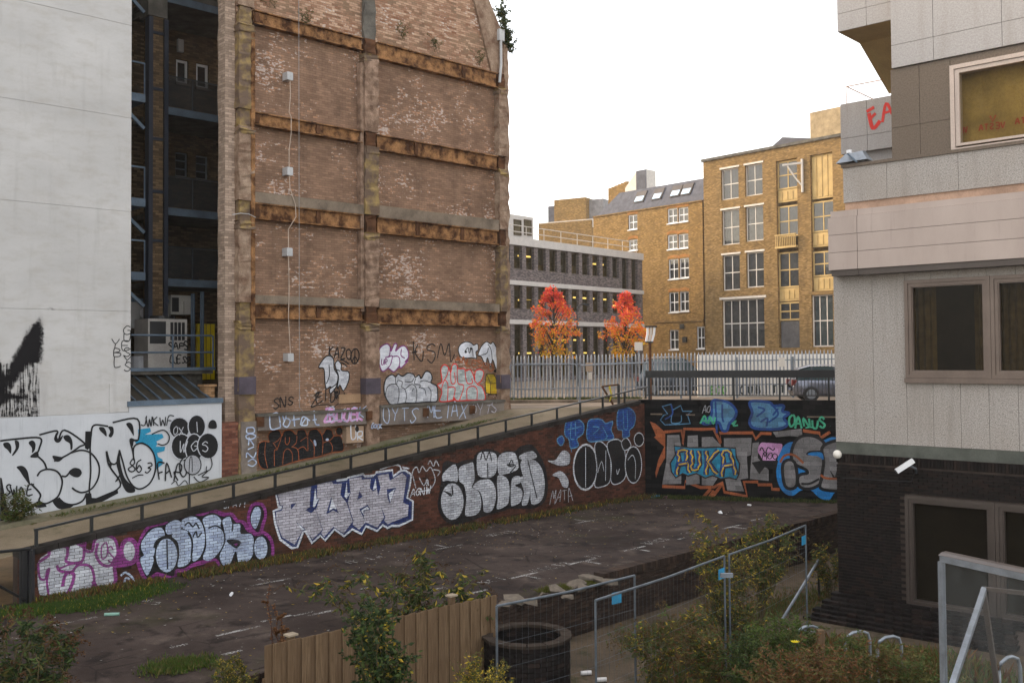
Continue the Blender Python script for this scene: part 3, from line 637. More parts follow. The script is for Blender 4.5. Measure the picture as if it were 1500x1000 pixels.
# plant deck with railing
dk = thing('plant_deck', 'small roof deck with blue grey steel railing above the lean-to roof', 'deck', FC.P(uW+1, -3, 4))
WD = -2.0; zD = FC.hit(250, 543, WD)[1]; ur = FC.hit(312, 540, WD)[0]; uw_ = FC.hit(188, 540, WD)[0]-.8
g = MB(FC); g.box(uw_, ur, -5, WD, zD-.1, zD); g.build('deck', m_concD, dk)
g = MB(FC); g.box(uw_, ur, -5, -4.85, zD-2.5, zD-.1); g.box(uw_, ur-.2, WD-.4, WD-.3, zD-1.2, zD-.1); g.build('deck_wall', m_concD, dk)
z1 = FC.hit(250, 491, WD)[1]; z2 = FC.hit(250, 516, WD)[1]
for zz in (z1, z2): 
    g = MB(FC); g.tube([FC.P(uw_, WD, zz), FC.P(ur-.04, WD, zz), FC.P(ur, WD, zz-.05)], .03, 6); g.build('rail', m_steelblue, dk)
g = MB(FC); g.box(uw_, ur+.05, WD-.05, WD+.06, zD+.003, zD+.1); g.build('edge_beam', m_steelblue, dk)
for px in (253, 312): uu = FC.hit(px, 520, WD)[0]; g = MB(FC); g.tube([FC.P(uu, WD, zD), FC.P(uu, WD, z1)], .03, 6); g.build('post', m_steelblue, dk)
g = MB(FC); a = FC.hit(190, 470, -4.6)[0]; b = FC.hit(250, 470, -4.6)[0]; zt = FC.hit(220, 443, -4.6)[1]; zm = FC.hit(220, 481, -4.6)[1]
g.box(a-1, b, -4.9, -4.6, zm, zt); ww_ = g.build('white_parapet', m_render, dk); g = MB(FC); g.box(a-1, b+.02, -4.95, -4.55, zt+.003, zt+.12); g.build('parapet_cap', m_steelblue, ww_)
# machines
ac = thing('air_conditioner', 'large white rooftop condenser unit with tags on the plant deck', 'air conditioner', FC.P(FC.hit(245, 535, -3)[0], -3, zD))
a = FC.hit(217, 500, -2.9)[0]; m_ = FC.hit(245, 500, -2.9)[0]; b = FC.hit(274, 500, -2.9)[0]; zt = FC.hit(245, 467, -2.9)[1]
g = MB(FC); g.box(a, b, -3.9, -2.9, zD+.05, zt); acb = g.build('casing', pm('shaded_white_metal', (.36, .33, .30), .5, var=.15), ac)  # white casing, shade of the dark gap put into its base colour
g = MB(FC); zq = FC.hit(245, 503, -2.9)[1]; g.box(a+.05, m_-.05, -2.92, -2.885, zq, zt-.08); g.build('grille', m_black, ac)
for i in range(4):
    x = m_+.1+(b-m_-.15)*i/4; g = MB(FC); g.box(x, x+(b-m_)/4-.07, -2.92, -2.885, zq+.1, zt-.1); g.build('vent', m_black, ac)
g = MB(FC); c_ = FC.P((a+b)/2, -3.4, zt); g.tube([c_, c_+Vector((0, 0, .1))], .42, 16); g.build('fan_ring', m_black, ac)
g = MB(FC); g.box(a, b, -3.85, -2.95, zD+.002, zD+.05); g.build('skid', m_black, ac)
ac2 = thing('air_conditioner', 'small cream split air conditioner mounted high beside the pipes', 'air conditioner', FC.P(FC.hit(265, 460, -4.4)[0], -4.4, FC.hit(265, 460, -4.4)[1]))
h = rc(FC, 250.5, 280, 432, 460, -4.4); g = MB(FC); g.box(h[0], h[1], -4.9, -4.4, h[2], h[3]); g.build('casing', pm('cream_metal', (.36, .34, .30), .5, var=.08), ac2)
g = MB(FC); g.box(h[0]+.03, h[0]+(h[1]-h[0])*.38, -4.41, -4.385, h[2]+.08, h[3]-.08); g.build('grille', m_black, ac2)
g = MB(FC); g.box(h[0]+(h[1]-h[0])*.6, h[1]+.03, -4.45, -4.3, h[2]+.0, h[3]-.2); g.build('service_cover', pm('cream_cover', (.32, .30, .27), .5, var=.08), ac2)
sdish = thing('satellite_dish', 'round white satellite dish on the white parapet', 'dish', FC.pt(211, 468, -4.4))
c_ = FC.pt(214, 459, -4.4); nn = Vector((.5, -.8, .25)).normalized(); ax = nn.cross(Vector((0, 0, 1))).normalized(); ay = nn.cross(ax)
g = MB(); vsx = [c_ - nn*.06]
for rr_, dd in ((.1, .05), (.16, .02), (.2, 0)):
    vsx += [c_ + ax*math.cos(k*.5236)*rr_ + ay*math.sin(k*.5236)*rr_ - nn*dd for k in range(12)]
g.mesh(vsx, [(0, 1+k, 1+(k+1) % 12) for k in range(12)] + [(1+12*q+k, 1+12*(q+1)+k, 1+12*(q+1)+(k+1) % 12, 1+12*q+(k+1) % 12) for q in range(2) for k in range(12)]); g.build('reflector', m_white, sdish, smooth=True)
g = MB(); g.tube([c_-nn*.05, c_-nn*.12-Vector((0, 0, .12)), FC.pt(213, 472, -4.58)], .02, 5); g.build('bracket', m_black, sdish)
yd = thing('yellow_door', 'bright yellow metal door panel behind the deck railing', 'door', FC.pt(300, 556, -5.2))
h = rc(FC, 289, 314.5, 474, 556, -5.2); g = MB(FC); g.box(h[0], h[1], -5.3, -5.2, h[2], h[3]); g.build('leaf', pm('yellow_paint', (.85, .64, .01), .5, var=.12), yd)
for i in (1, 2, 3): x = h[0]+(h[1]-h[0])*i/4; g = MB(FC); g.box(x-.012, x+.012, -5.2, -5.18, h[2], h[3]); g.build('rib', pm('yellow_dark', (.4, .3, .01), .5), yd)
g = MB(FC); g.box(h[0]-1.6, h[1]+2.2, -5.8, -5.305, 1, FC.hit(300, 428, -5.3)[1]); g.build('brick_wall', m_gbrick, gb)
for px, yt in ((281, 430), (284, 430), (294.5, 427), (297.5, 427)):
    uu = FC.hit(px, 480, -4.2)[0]; g = MB(FC); g.tube([FC.P(uu, -4.2, zD), FC.P(uu, -4.2, FC.hit(px, yt, -4.2)[1])], .035, 6)
    g.build('drain_pipe', m_steelblue, label='blue grey steel pipe rising from the deck beside the yellow door', cat='pipe', group='pipes on the plant deck')
tk = MB(FC); c_ = FC.pt(206, 530, -3.6); tk.tube([Vector((c_.x, c_.y, zD)), Vector((c_.x, c_.y, zD+.45))], .38, 16); tk.build('water_tank', pm('grey_plastic', (.3, .3, .31), .5), label='grey drum beside the large condenser on the deck', cat='tank')
# ================= granite office block on the right =================
t = NT('granite'); n1 = t.noise(42, t.uv(), 4, .8); n2 = t.noise(.6, t.uv(), 4); n3 = t.noise(70, t.uv(), 3, .8)
col = t.mix(t.ramp(n1, .38, .6), (.20, .18, .162), (.46, .42, .38)); col = t.mix(t.ramp(t.noise(26, t.uv(), 3, .7), .56, .64, 0, .65), col, (.10, .09, .085)); col = t.mix(t.ramp(n2, .42, .72, 0, .4), col, (.27, .225, .18)); col = t.mix(t.ramp(t.noise(3, t.scalev(t.uv(), (1.5, .12, 1)), 4), .52, .75, 0, .4), col, (.19, .165, .14)); m_gran = t.fin(col, .55, 0, .35)
t = NT('granite_pale'); n1 = t.noise(24, t.uv(), 4, .75); st = t.noise(2.0, t.scalev(t.uv(), (1.5, .25, 1)), 5)
col = t.mix(t.ramp(n1, .35, .65), (.30, .28, .27), (.42, .40, .385)); col = t.mix(t.ramp(st, .5, .75, 0, .35), col, (.24, .21, .18)); m_granP = t.fin(col, .6, 0, .3)
t = NT('granite_brown'); n1 = t.noise(26, t.uv(), 4, .75); col = t.mix(t.ramp(n1, .35, .65), (.085, .06, .04), (.16, .12, .085)); m_granB = t.fin(col, .5, 0, .35)
t = NT('fascia_metal'); n1 = t.noise(1.2, t.scalev(t.uv(), (1, .3, 1)), 5); col = t.mix(t.ramp(n1, .3, .75), (.35, .28, .24), (.43, .35, .305)); col = t.mix(t.ramp(t.noise(5, t.scalev(t.uv(), (2, .15, 1)), 4), .6, .8, 0, .3), col, (.2, .15, .13)); m_fascia = t.fin(col, .45, .1, .4)
m_wframe = pm('bronze_frame', (.135, .10, .08), .4, .3, var=.12, spec=.5)
m_wframeD = pm('bronze_frame_dark', (.065, .05, .042), .4, .3, var=.12, spec=.5)
m_slate = pm('green_slate', (.09, .095, .08), .6, var=.25)
m_oglass = glassmat('bronze_glass', (.016, .013, .009), .05, .35, .12); m_bglass = glassmat('reflection_glass', (.03, .025, .015), .05, .85, .3)
ob = thing('granite_office', 'grey granite office block with bronze windows, metal fascia and dark brick base', 'building', RB.P(3, -3, YARDZ))
def zr(px, py, w=0): return RB.hit(px, py, w)[1]
zB1 = (zr(1233, 668)+zr(1500, 676))/2; zG0 = (zr(1233, 650)+zr(1500, 657.6))/2; zF0 = (zr(1232, 406)+zr(1500, 386))/2
uR = 7.5
# windows (upper and lower)
up_h = [rc(RB, 1327, 1453, 411, 553), rc(RB, 1453, 1600, 404, 553)]
zu0 = zr(1327, 553); zu1 = zr(1327, 411); zl0 = zr(1322, 886); zl1 = zr(1322, 724)
def upx(px, w=0): return RB.hit(px, 500, w)[0]
UW = [(upx(1327), upx(1453), zu0, zu1), (upx(1453), upx(1453)+1.65, zu0, zu1)]
LW = [(upx(1322), upx(1453), zl0, zl1), (upx(1453), upx(1453)+1.65, zl0, zl1)]
def hole(ws): return (ws[0][0], ws[-1][1], ws[0][2], ws[0][3])
hu, hl = hole(UW), hole(LW)
g = MB(RB); holes_wall(g, RB, .02, uR, YARDZ-.2, zB1, [hl], -.02, .18)
g.face([RB.P(.02, -.04, YARDZ-.2), RB.P(.02, -9, YARDZ-.2), RB.P(.02, -9, zB1), RB.P(.02, -.04, zB1)][::-1]); g.build('base_core', m_mort, ob)
bbr = [brickpiece('blackbrown_brick_s', (.009, .0075, .007), (.015, .012, .011), (.024, .016, .013), s, .7, .35, soot=.3) for s in (True, False)]
cl = brickrow(.0, uR, YARDZ-.1, lambda u: zB1-.225, .225, .075, .009)
lay(RB, cl, ob, bbr[0], bbr[1], single=300, key=lambda q: (q[0]-1.2)**2+(q[2]-.8)**2, holes=[hl])
# soldier course
sb = MB(RB); sb.box(0, .066, -.06, .0, 0, .215, fr=Fr((0, 0), 131.82)); me = bpy.data.meshes.new('soldier_brick'); me.from_pydata(sb.v, [], sb.f); me.materials.append(bbr[0])
u = .0
while u < uR-.1: inst('soldier_brick', me, RB.P(u, random.uniform(.004, .012), zB1-.22), ob); u += .075
g = MB(RB); g.box(.0, uR, -.2, -.01, zB1+.003, zG0-.002); g.build('slate_band', m_slate, ob)
# sloping tiled plinth
m_ptile = bbr[0]; zP = zr(1229, 866)
tl = MB(RB); tl.box(0, .21, -.26, .0, 0, .07, fr=Fr((0, 0), 131.82)); met = bpy.data.meshes.new('plinth_brick'); met.from_pydata(tl.v, [], tl.f); met.materials.append(m_ptile)
nr = int((zP-YARDZ)/.075)
for r in range(nr):
    ww = .1+.16*(nr-1-r)+.06; zz = YARDZ+.075*r; uu = -.08-.05*(nr-r)+(.11 if r % 2 else 0)
    while uu < 4.2: inst('plinth_brick', met, RB.P(uu, ww, zz+random.uniform(-.003, .003)), ob); uu += .222
g = MB(RB); g.hexa([RB.P(-.3, .155*nr, YARDZ-.1), RB.P(-.3, -.05, YARDZ-.1), RB.P(uR, -.05, YARDZ-.1), RB.P(uR, .155*nr, YARDZ-.1), RB.P(-.02, .05, zP-.06), RB.P(-.02, -.05, zP-.06), RB.P(uR, -.05, zP-.06), RB.P(uR, .05, zP-.06)]); g.build('plinth_core', m_mort, ob)
# granite storey in slabs
cols = [0.0, upx(1279), upx(1327)] 
for i in range(12): cols.append(cols[-1]+.62)
for a, b in zip(cols, cols[1:]):
    b2 = b-.008
    for (z0, z1) in ((zG0, zF0+.3),):
        segs = [(z0, z1)]
        if a >= hu[0]-.01 and a < hu[1]-.02: segs = [(z0, hu[2]-.11), (hu[3]+.002, z1)]
        for s0, s1 in segs:
            g = MB(RB); g.box(a, b2, -.08, .0, s0+.004, s1); g.build('granite_slab', m_gran, ob)
g = MB(RB); holes_wall(g, RB, .0, uR, zG0, zF0+.3, [hu], -.09, .3); g.build('storey_core', m_darkvoid, ob)
g = MB(RB); g.face([RB.P(.0, -.0, zG0), RB.P(.0, -9, zG0), RB.P(.0, -9, zF0+.5), RB.P(.0, 0, zF0+.5)]); g.build('side_wall', m_gran, ob)
def bronze(ws, wl, name, mf, glass, sillz):
    for (a, b, c, d) in ws:
        g = MB(RB)
        for k, (ins, w0, w1) in enumerate(((0, wl-.02, .075), (.075, wl-.02, .045), (.13, wl-.02, .02))):
            t_ = .08 if k < 2 else .05
            A, B, Cc, D = a+ins+.004, b-ins-.004, c+ins, d-ins
            g.box(A, A+t_, w0, w1, Cc, D); g.box(B-t_, B, w0, w1, Cc, D); g.box(A+t_, B-t_, w0, w1-.001, Cc, Cc+t_); g.box(A+t_, B-t_, w0, w1-.001, D-t_, D)
        o = g.build('window', mf, ob)
        g = MB(RB); g.face([RB.P(a+.1, wl+.0, c+.1), RB.P(b-.1, wl, c+.1), RB.P(b-.1, wl, d-.1), RB.P(a+.1, wl, d-.1)]); g.build('pane', glass, o)
    g = MB(RB); g.box(ws[0][0]-.02, ws[-1][1], -.05, .1, c-.12, c-.005); g.build('sill', mf, ob)
bronze(UW, -.07, 'w', m_wframe, glassmat('bronze_glass_upper', (.016, .013, .009), .05, .62, .2), 0); bronze(LW, -.1, 'w', m_wframeD, m_oglass, 0)
# rooms behind the glass: floor, back wall, curtains
m_room = pm('room_wall', (.05, .04, .025), .9); m_curt = pm('ochre_curtain', (.15, .10, .035), .85, var=.3, scale=5)
g = MB(RB); g.box(.3, uR, -3.0, -2.9, YARDZ, zF0+.2); g.box(.3, uR, -2.9, -.2, zG0-.2, zG0-.1); g.build('interior', m_room, ob)
cu = MB(RB)
for (a, b, c, d) in UW[1:]+[(UW[0][0], UW[0][0]+.55, zu0, zu1), (UW[0][1]-.5, UW[0][1], zu0, zu1)]:
    n_ = int((b-a)/.07)
    for i in range(n_):
        x0 = a+(b-a)*i/n_; x1 = a+(b-a)*(i+1)/n_; cu.face([RB.P(x0, -.45-.08*(i % 2), c-.1), RB.P(x1, -.45-.08*((i+1) % 2), c-.1), RB.P(x1, -.45-.08*((i+1) % 2), d+.1), RB.P(x0, -.45-.08*(i % 2), d+.1)])
cu.build('curtain', m_curt, ob)
# fascia: four stacked metal panels projecting
WFa = .42; uF0 = RB.hit(1214, 404, WFa)[0]; zfa0 = RB.hit(1214, 405, WFa)[1]; zfa1 = RB.hit(1214, 310, WFa)[1]; uFj = RB.hit(1256, 380, WFa)[0]
hs_ = [0, .09, .36, .63, .90, 1.0]; hgt = zfa1-zfa0
for k in range(5):
    z0 = zfa0+hgt*hs_[k]+.005; z1 = zfa0+hgt*hs_[k+1]-.005; ins = .05 if k in (0, 4) else 0
    for a, b in ((uF0+ins, uFj-.006), (uFj+.006, uR)):
        g = MB(RB); g.box(a, b, -.6, WFa-ins, z0, z1); g.build('fascia_panel', m_fascia if k else m_wframeD, ob)
g = MB(RB); g.box(uF0+.06, uR, -9, WFa-.06, zfa0+.02, zfa1-.02); g.build('fascia_core', m_wframeD, ob)
# granite parapet above
WP = .12; zp0 = RB.hit(1240, 297, WP)[1]; zp1 = RB.hit(1240, 246, WP)[1]; pj = [RB.hit(x, 270, WP)[0] for x in (1235, 1299, 1404)] + [RB.hit(1404, 270, WP)[0]+1.6, uR]
for a, b in zip(pj, pj[1:]):
    g = MB(RB); g.box(a+.004, b-.004, -.2, WP, zp0, zp1); g.build('parapet_slab', m_gran, ob)
g = MB(RB); g.box(pj[0]-.03, uR, -.22, WP+.04, zp1+.003, zp1+.08); g.build('parapet_cap', m_granB, ob)
g = MB(RB); g.box(pj[0]+.02, uR, -.19, WP-.05, zfa1-.02, zp0+.02); g.build('parapet_foot', pm('tan_sealant', (.42, .28, .2), .8), ob)
g = MB(RB); g.box(pj[0], uR, -9, -.2, zfa1-.1, zp0-.1); g.build('terrace_floor', m_concrete, ob)
# set back upper storey
WU = -1.3; uU = RB.hit(1306, 200, WU)[0]; zU1 = RB.hit(1307, 102, WU)[1]; zU2 = zU1+4.5; zs1 = RB.hit(1307, 188, WU)[1]
wu = (RB.hit(1394, 210, WU)[0], uR+1.5, RB.hit(1394, 222, WU)[1], RB.hit(1394, 97, WU)[1])
uj = RB.hit(1347, 150, WU)[0]
for a, b, z0, z1 in ((uU, uj, zs1, zU1), (uU, uj, zp0-.1, zs1), (uj, wu[0], zs1, zU1), (uj, wu[0], zp0-.1, zs1), (wu[0], wu[1], wu[3], zU1), (wu[0], wu[1], zp0-.1, wu[2])):
    if z1-z0 > .03: g = MB(RB); g.box(a+.005, b-.005, WU-.1, WU, z0+.005, z1-.005); g.build('brown_slab', m_granB, ob)
g = MB(RB); g.box(uU+.02, wu[0], -9, WU-.03, zp0-.1, zU1); g.build('upper_core', m_granB, ob)
g = MB(RB); (a, b, c, d) = wu
for k, (ins, w1) in enumerate(((0, .06), (.11, .03))):
    g.box(a+ins, a+ins+.1, WU-.2, WU+w1, c+ins, d-ins); g.box(a+ins+.1, b, WU-.2, WU+w1-.001, d-ins-.1, d-ins); g.box(a+ins+.1, b, WU-.2, WU+w1-.001, c+ins, c+ins+.06)
wo_ = g.build('window', pm('beige_frame', (.48, .39, .33), .5, var=.08), ob)
g = MB(RB); g.face([RB.P(a+.2, WU-.05, c+.05), RB.P(b, WU-.05, c+.05), RB.P(b, WU-.05, d-.2), RB.P(a+.2, WU-.05, d-.2)]); g.build('pane', m_bglass, wo_)
# reflection of a hanging sign opposite, modelled as a tan sheet behind the pane
m_refl = pm('reflected_tan', (.42, .29, .10), .8, var=.25, scale=1.2)
g = MB(RB); NB = 24
for i in range(NB):
    for j in range(6):
        def q(ii, jj): 
            x = a+.1+(b-a-.1)*ii/NB; z = c-.1+(d-c+.2)*jj/6; return RB.P(x, WU-.35+.05*math.sin(ii*1.1+jj*.7), z)
        g.face([q(i, j), q(i+1, j), q(i+1, j+1), q(i, j+1)])
g.build('banner', m_refl, ob, smooth=True)
# top storey, pale granite, with joints
js = [RB.hit(x, 60, WU+.06)[0] for x in (1305, 1367, 1468)] + [RB.hit(1468, 60, WU+.06)[0]+1.9, uR+1.5]; zt1 = RB.hit(1307, 67, WU+.06)[1]
for a, b in zip(js, js[1:]):
    for z0, z1 in ((zU1+.01, zt1), (zt1, zt1+2.4), (zt1+2.4, zt1+4.8)):
        g = MB(RB); g.box(a+.006, b-.006, WU-.3, WU+.06, z0+.006, z1-.006); g.build('pale_slab', m_granP, ob)
g = MB(RB); g.box(js[0]+.03, uR+1.5, -9, WU+.03, zU1+.012, zt1+4.8); g.build('top_core', m_granP, ob)
# projecting bay with sloping soffit, left of the top storey
WV = WU-.6; uV = RB.hit(1228, 40, WV)[0]
def solve_w(px):
    lo_, hi_ = WV-12, WV
    for _ in range(50):
        md = (lo_+hi_)/2; p = RB.P(uV, md, 10)-EYE; x = 750+FPX*p.dot(RT)/p.dot(fw)
        if x > px: lo_ = md
        else: hi_ = md
    return (lo_+hi_)/2
w1_ = solve_w(1263); w2_ = solve_w(1305); zV0 = RB.hit(1228, 48, WV)[1]; zV1 = RB.hit(1263, 63, w1_)[1]; zV2 = RB.hit(1305, 137, w2_)[1]
V = [(WV, zV0), (WV, zV0+6), (w2_, zV0+6), (w2_, zV2), (w1_, zV1)]
g = MB(RB); n_ = len(V); L = [RB.P(uV, ww, z) for ww, z in V]; Rr = [RB.P(uV+3.2, ww, z) for ww, z in V]
g.mesh(L+Rr, [tuple(range(n_)), tuple(range(2*n_-1, n_-1, -1))] + [(i, n_+i, n_+(i+1) % n_, (i+1) % n_) for i in range(n_)]); g.build('projecting_bay', pm('warm_bounce_soffit', (.42, .31, .15), .7, var=.1), ob)  # golden tone of warm bounced light put into the soffit colour
zq = RB.hit(1228, 22, WV)[1]; um = RB.hit(1270, 30, WV)[0]
for a, b in ((uV-.01, um), (um, uU+.1)):
    for z0, z1 in ((zV0, zq), (zq, zq+2.2), (zq+2.2, zq+4.4)):
        g = MB(RB); g.box(a+.005, b-.005, WV+.003, WV+.05, z0+.005, z1-.005); g.build('pale_slab', m_granP, ob)
# rear balcony parapet with red letters
WE = -5.2; ue0 = RB.hit(1231, 180, WE)[0]; ue1 = RB.hit(1312, 180, WE)[0]+.5; ze0 = RB.hit(1231, 222, WE)[1]-1; ze1 = RB.hit(1231, 153, WE)[1]; zej = RB.hit(1231, 204, WE)[1]; uej = RB.hit(1270, 180, WE)[0]
for a, b in ((ue0, uej), (uej, ue1)):
    for z0, z1 in ((ze0+.9, zej), (zej, ze1)):
        g = MB(RB); g.box(a+.006, b-.006, WE-.2, WE, z0+.006, z1-.006); g.build('balcony_slab', m_granP, ob)
g = MB(RB); g.box(ue0+.02, ue1, WE-4, WE-.21, ze0+.3, ze1-.9); g.build('balcony_core', m_granP, ob)
g = MB(RB); zr_ = RB.hit(1240, 127, WE-.3)[1]; a = RB.hit(1240, 127, WE-.3)[0]
g.tube([RB.P(a, WE-.3, ze1-.1), RB.P(a, WE-.3, zr_), RB.P(ue1, WE-.3, zr_)], .02, 5); g.tube([RB.P(a, WE-.3, zr_), RB.P(a, WE-2.8, zr_), RB.P(a, WE-2.8, ze1-.2)], .02, 5); g.build('balcony_rail', pm('pale_rail', (.6, .42, .33), .5), ob)
# floodlight on the parapet
fl = thing('floodlight', 'silver floodlight with wire guard standing on the granite parapet', 'floodlight', RB.P(pj[0]+.3, -.05, zp1+.08))
p0 = RB.hit(1228, 238, .2); p1 = RB.hit(1270, 238, .2); zc_ = zp1+.08
g = MB(RB); ua_, ub_ = p0[0]-.05, p1[0]
g.hexa([RB.P(ua_, .25, zc_+.04), RB.P(ua_, -.25, zc_+.04), RB.P(ub_, -.2, zc_+.06), RB.P(ub_, .2, zc_+.06), RB.P(ua_+.2, .12, zc_+.27), RB.P(ua_+.2, -.12, zc_+.3), RB.P(ub_-.16, -.1, zc_+.33), RB.P(ub_-.16, .1, zc_+.3)]); g.build('housing', m_galv, fl)
g = MB(RB); g.bar(RB.P(ua_+.3, .22, zc_+.25), RB.P(ua_+.55, .24, zc_+.0), .06, .03); g.build('yoke', m_steelblue, fl)
g = MB(RB); g.tube([RB.P(ua_+.25, .0, zc_+.30), RB.P(ua_+.25, 0, zc_+.38)], .07, 8); g.build('lamp_cap', m_white, fl)
# cctv camera on the brick base
cc = thing('security_camera', 'white bullet security camera bracketed to the dark brick base', 'camera', RB.pt(1340, 690, .02))
a, b = RB.pt(1313, 690, .62), RB.pt(1338, 674, .42)
g = MB(RB); ax_ = (b-a).normalized(); g.bar(a, b, .12, .11); g.build('housing', m_white, cc); g = MB(RB); g.bar(a-ax_*.02, a+ax_*.004, .1, .085); g.build('lens', m_black, cc)
g = MB(RB); g.tube([RB.pt(1333, 682, .45), RB.pt(1341, 686, .3), RB.pt(1342, 692, .0)], .03, 6); g.build('bracket', m_galv, cc)
g = MB(RB); g.tube([RB.pt(1231, 699, .03), RB.pt(1290, 703, .03), RB.pt(1335, 705, .03), RB.pt(1341, 690, .03)], .012, 5); g.build('cable', m_black, label='thin black cable running along the brick base to the camera', cat='cable')
gl = MB(); c_ = RB.pt(1229, 665, .05); c_ = c_ + Vector((-.05, -.03, 0))
bm0 = bmesh.new(); bmesh.ops.create_uvsphere(bm0, u_segments=12, v_segments=8, radius=.11)
gl.mesh([c_+v.co for v in bm0.verts], [[v.index for v in f.verts] for f in bm0.faces]); bm0.free()
gl.tube([c_+Vector((.12, .1, 0)), c_], .05, 6); gl.build('wall_lamp', pm('lamp_white', (.75, .7, .62), .4, var=.05), label='small white globe lamp on the corner of the brick base', cat='lamp', smooth=True)
# ================= far buildings =================
m_stock = brickmat('stock_brick', (.18, .105, .038), (.29, .18, .07), (.17, .12, .06), bw=.225, bh=.075, dirt=.3, bstr=.3, paint=(.215, .132, .05), pamt=.50)
m_stock2 = brickmat('warehouse_brick', (.15, .092, .036), (.26, .165, .072), (.14, .10, .05), dirt=.45, bstr=.3, paint=(.20, .125, .052), pamt=.48)
m_dkbrick = brickmat('purple_brick', (.10, .085, .085), (.19, .155, .145), (.11, .095, .09), dirt=.3, bstr=.3)
m_slateR = pm('slate_roof', (.10, .10, .115), .7, var=.2); m_cream = pm('cream_timber', (.44, .30, .12), .6, var=.15, scale=1.5); m_offw = pm('offwhite_trim', (.55, .50, .44), .6, var=.1)
m_wband = pm('white_band', (.50, .465, .43), .7, var=.08)
m_fglass = glassmat('far_glass', (.05, .055, .06), .04, .35, .9); m_tealg = pm('teal_blind', (.20, .36, .38), .6); m_whiteb = pm('white_blind', (.6, .6, .58), .7); m_greyb = pm('grey_blind', (.2, .17, .14), .8, var=.4)
m_oblind = pm('office_blind', (.25, .17, .05), .8)
m_lamp = emis('warm_office_light', (1, .70, .2), 2.0)
# --- 1960s office
go = thing('concrete_office', 'long three storey office of dark brick with white bands and lit windows', 'building', GO.P(5, -5, STZ))
def zg(py, px=752): return GO.hit(px, py)[1]
uO1 = GO.hit(941, 400)[0]; uO0 = -26.0
bands = [(zg(347), zg(358.5)), (zg(410.5), zg(417)), (zg(468), zg(474.5))]
u1st = GO.hit(753, 400)[0]; pitch = (GO.hit(929, 400)[0]-u1st)/11.3
HO = []
rows_ = [(zg(393), zg(358.5)), (zg(452), zg(417)), (STZ+.3, zg(474.5))]
n_lit = 0
for r, (z0, z1) in enumerate(rows_):
    for k in range(-9, 12):
        a = u1st+pitch*k; HO.append((a, a+pitch*.68, z0 if not (r == 0 and k > 9) else z0-1.0, z1-.03))
g = MB(GO); holes_wall(g, GO, uO0, uO1, STZ-.3, bands[0][0], HO, 0, .35); g.build('brick_front', m_dkbrick, go)
for (a, b) in bands:
    g = MB(GO); g.box(uO0, uO1+.05, -.2, .12, b, a); g.build('white_band', m_wband, go)
g = MB(GO); g.box(uO0, uO1-.05, -14, -9, STZ, bands[0][0]-.3); g.box(uO0, uO1, -14, -.4, bands[0][0]-.5, bands[0][0]-.1); g.box(uO1-.3, uO1, -14, -.01, STZ-.3, bands[0][0]-.02); g.build('rear_mass', m_dkbrick, go)
for (z0, z1) in rows_[1:]:
    g = MB(GO); g.box(uO0, uO1-.3, -9, -.4, z1+.0, z1+.4); g.build('floor_slab', m_concrete, go)
m_bronze2 = pm('office_bronze', (.09, .065, .035), .4, .3); m_og2 = glassmat('office_glass', (.035, .028, .012), .03, .45, .8)
rl = random.Random(4)
for i, h in enumerate(HO):
    if h[0] < u1st-pitch*1.5: continue
    o = window(go, GO, h, -.3, m_bronze2, m_og2, .07, 0, 0)
    lit = rl.random() < (.2, .75, .45)[0 if h[3] > bands[1][0]+1 else 1 if h[3] > bands[2][0]+1 else 2]
    if lit:
        g = MB(GO); zc_ = h[2]+(h[3]-h[2])*rl.choice((.38, .45, .72)); g.box(h[0]+.1, h[1]+.5, -2.2, -2.0, zc_, zc_+.12); g.build('ceiling_light', m_lamp, o)
    if rl.random() < .5:
        g = MB(GO); g.box(h[0]-.2, h[1]+.2, -1.4, -1.35, h[2], h[2]+(h[3]-h[2])*rl.uniform(.3, .9)); g.build('blind', m_oblind, o)
# roof plant and railing
g = MB(GO); h = rc(GO, 751, 781, 314, 346, -3); g.box(h[0]-12, h[1], -8, -3, bands[0][0]-.1, h[3]); g.build('roof_storey', m_wband, go)
for x0 in (752, 767):
    hh = rc(GO, x0, x0+11, 321, 344, -3); window(go, GO, hh, -2.98, m_bronze2, m_og2, .08, 0, 0)
g = MB(GO); z0 = bands[0][0]; 
for zz in (.55, 1.05): g.tube([GO.P(u1st, -.6, z0+zz), GO.P(uO1-.3, -.6, z0+zz)], .035, 5)
k = 0
while u1st+k < uO1: g.tube([GO.P(u1st+k, -.6, z0), GO.P(u1st+k, -.6, z0+1.05)], .03, 5); k += 2.2
g.build('roof_railing', m_offw, go)
# --- brick blocks behind the office
bk = thing('rear_brick_block', 'brown brick block with penthouse rising behind the office roof', 'building', at(830, 380, 118)); bf_ = Fr(at(790, 330, 116).xy, 120)
def bx(px0, px1, yt, dd, mat, nm, fr=bf_, zlo=STZ):
    g = MB(fr); a = fr.hit(px0, 330, -dd)[0]; b = fr.hit(px1, 330, -dd)[0]; z = fr.hit((px0+px1)/2, yt, -dd)[1]; g.box(a, b, -dd-6, -dd, zlo, z); return g.build(nm, mat, bk)
bx(789, 866, 325, 0, m_stock, 'lower_wall'); bx(812, 858, 291, 3, m_stock, 'penthouse'); bx(803, 813, 302, 3.5, m_slateR, 'lift_room'); bx(857, 884, 292, 4, pm('grey_cladding', (.22, .21, .21), .6), 'clad_tower'); bx(789, 868, 323.5, .3, m_offw, 'parapet', zlo=20)
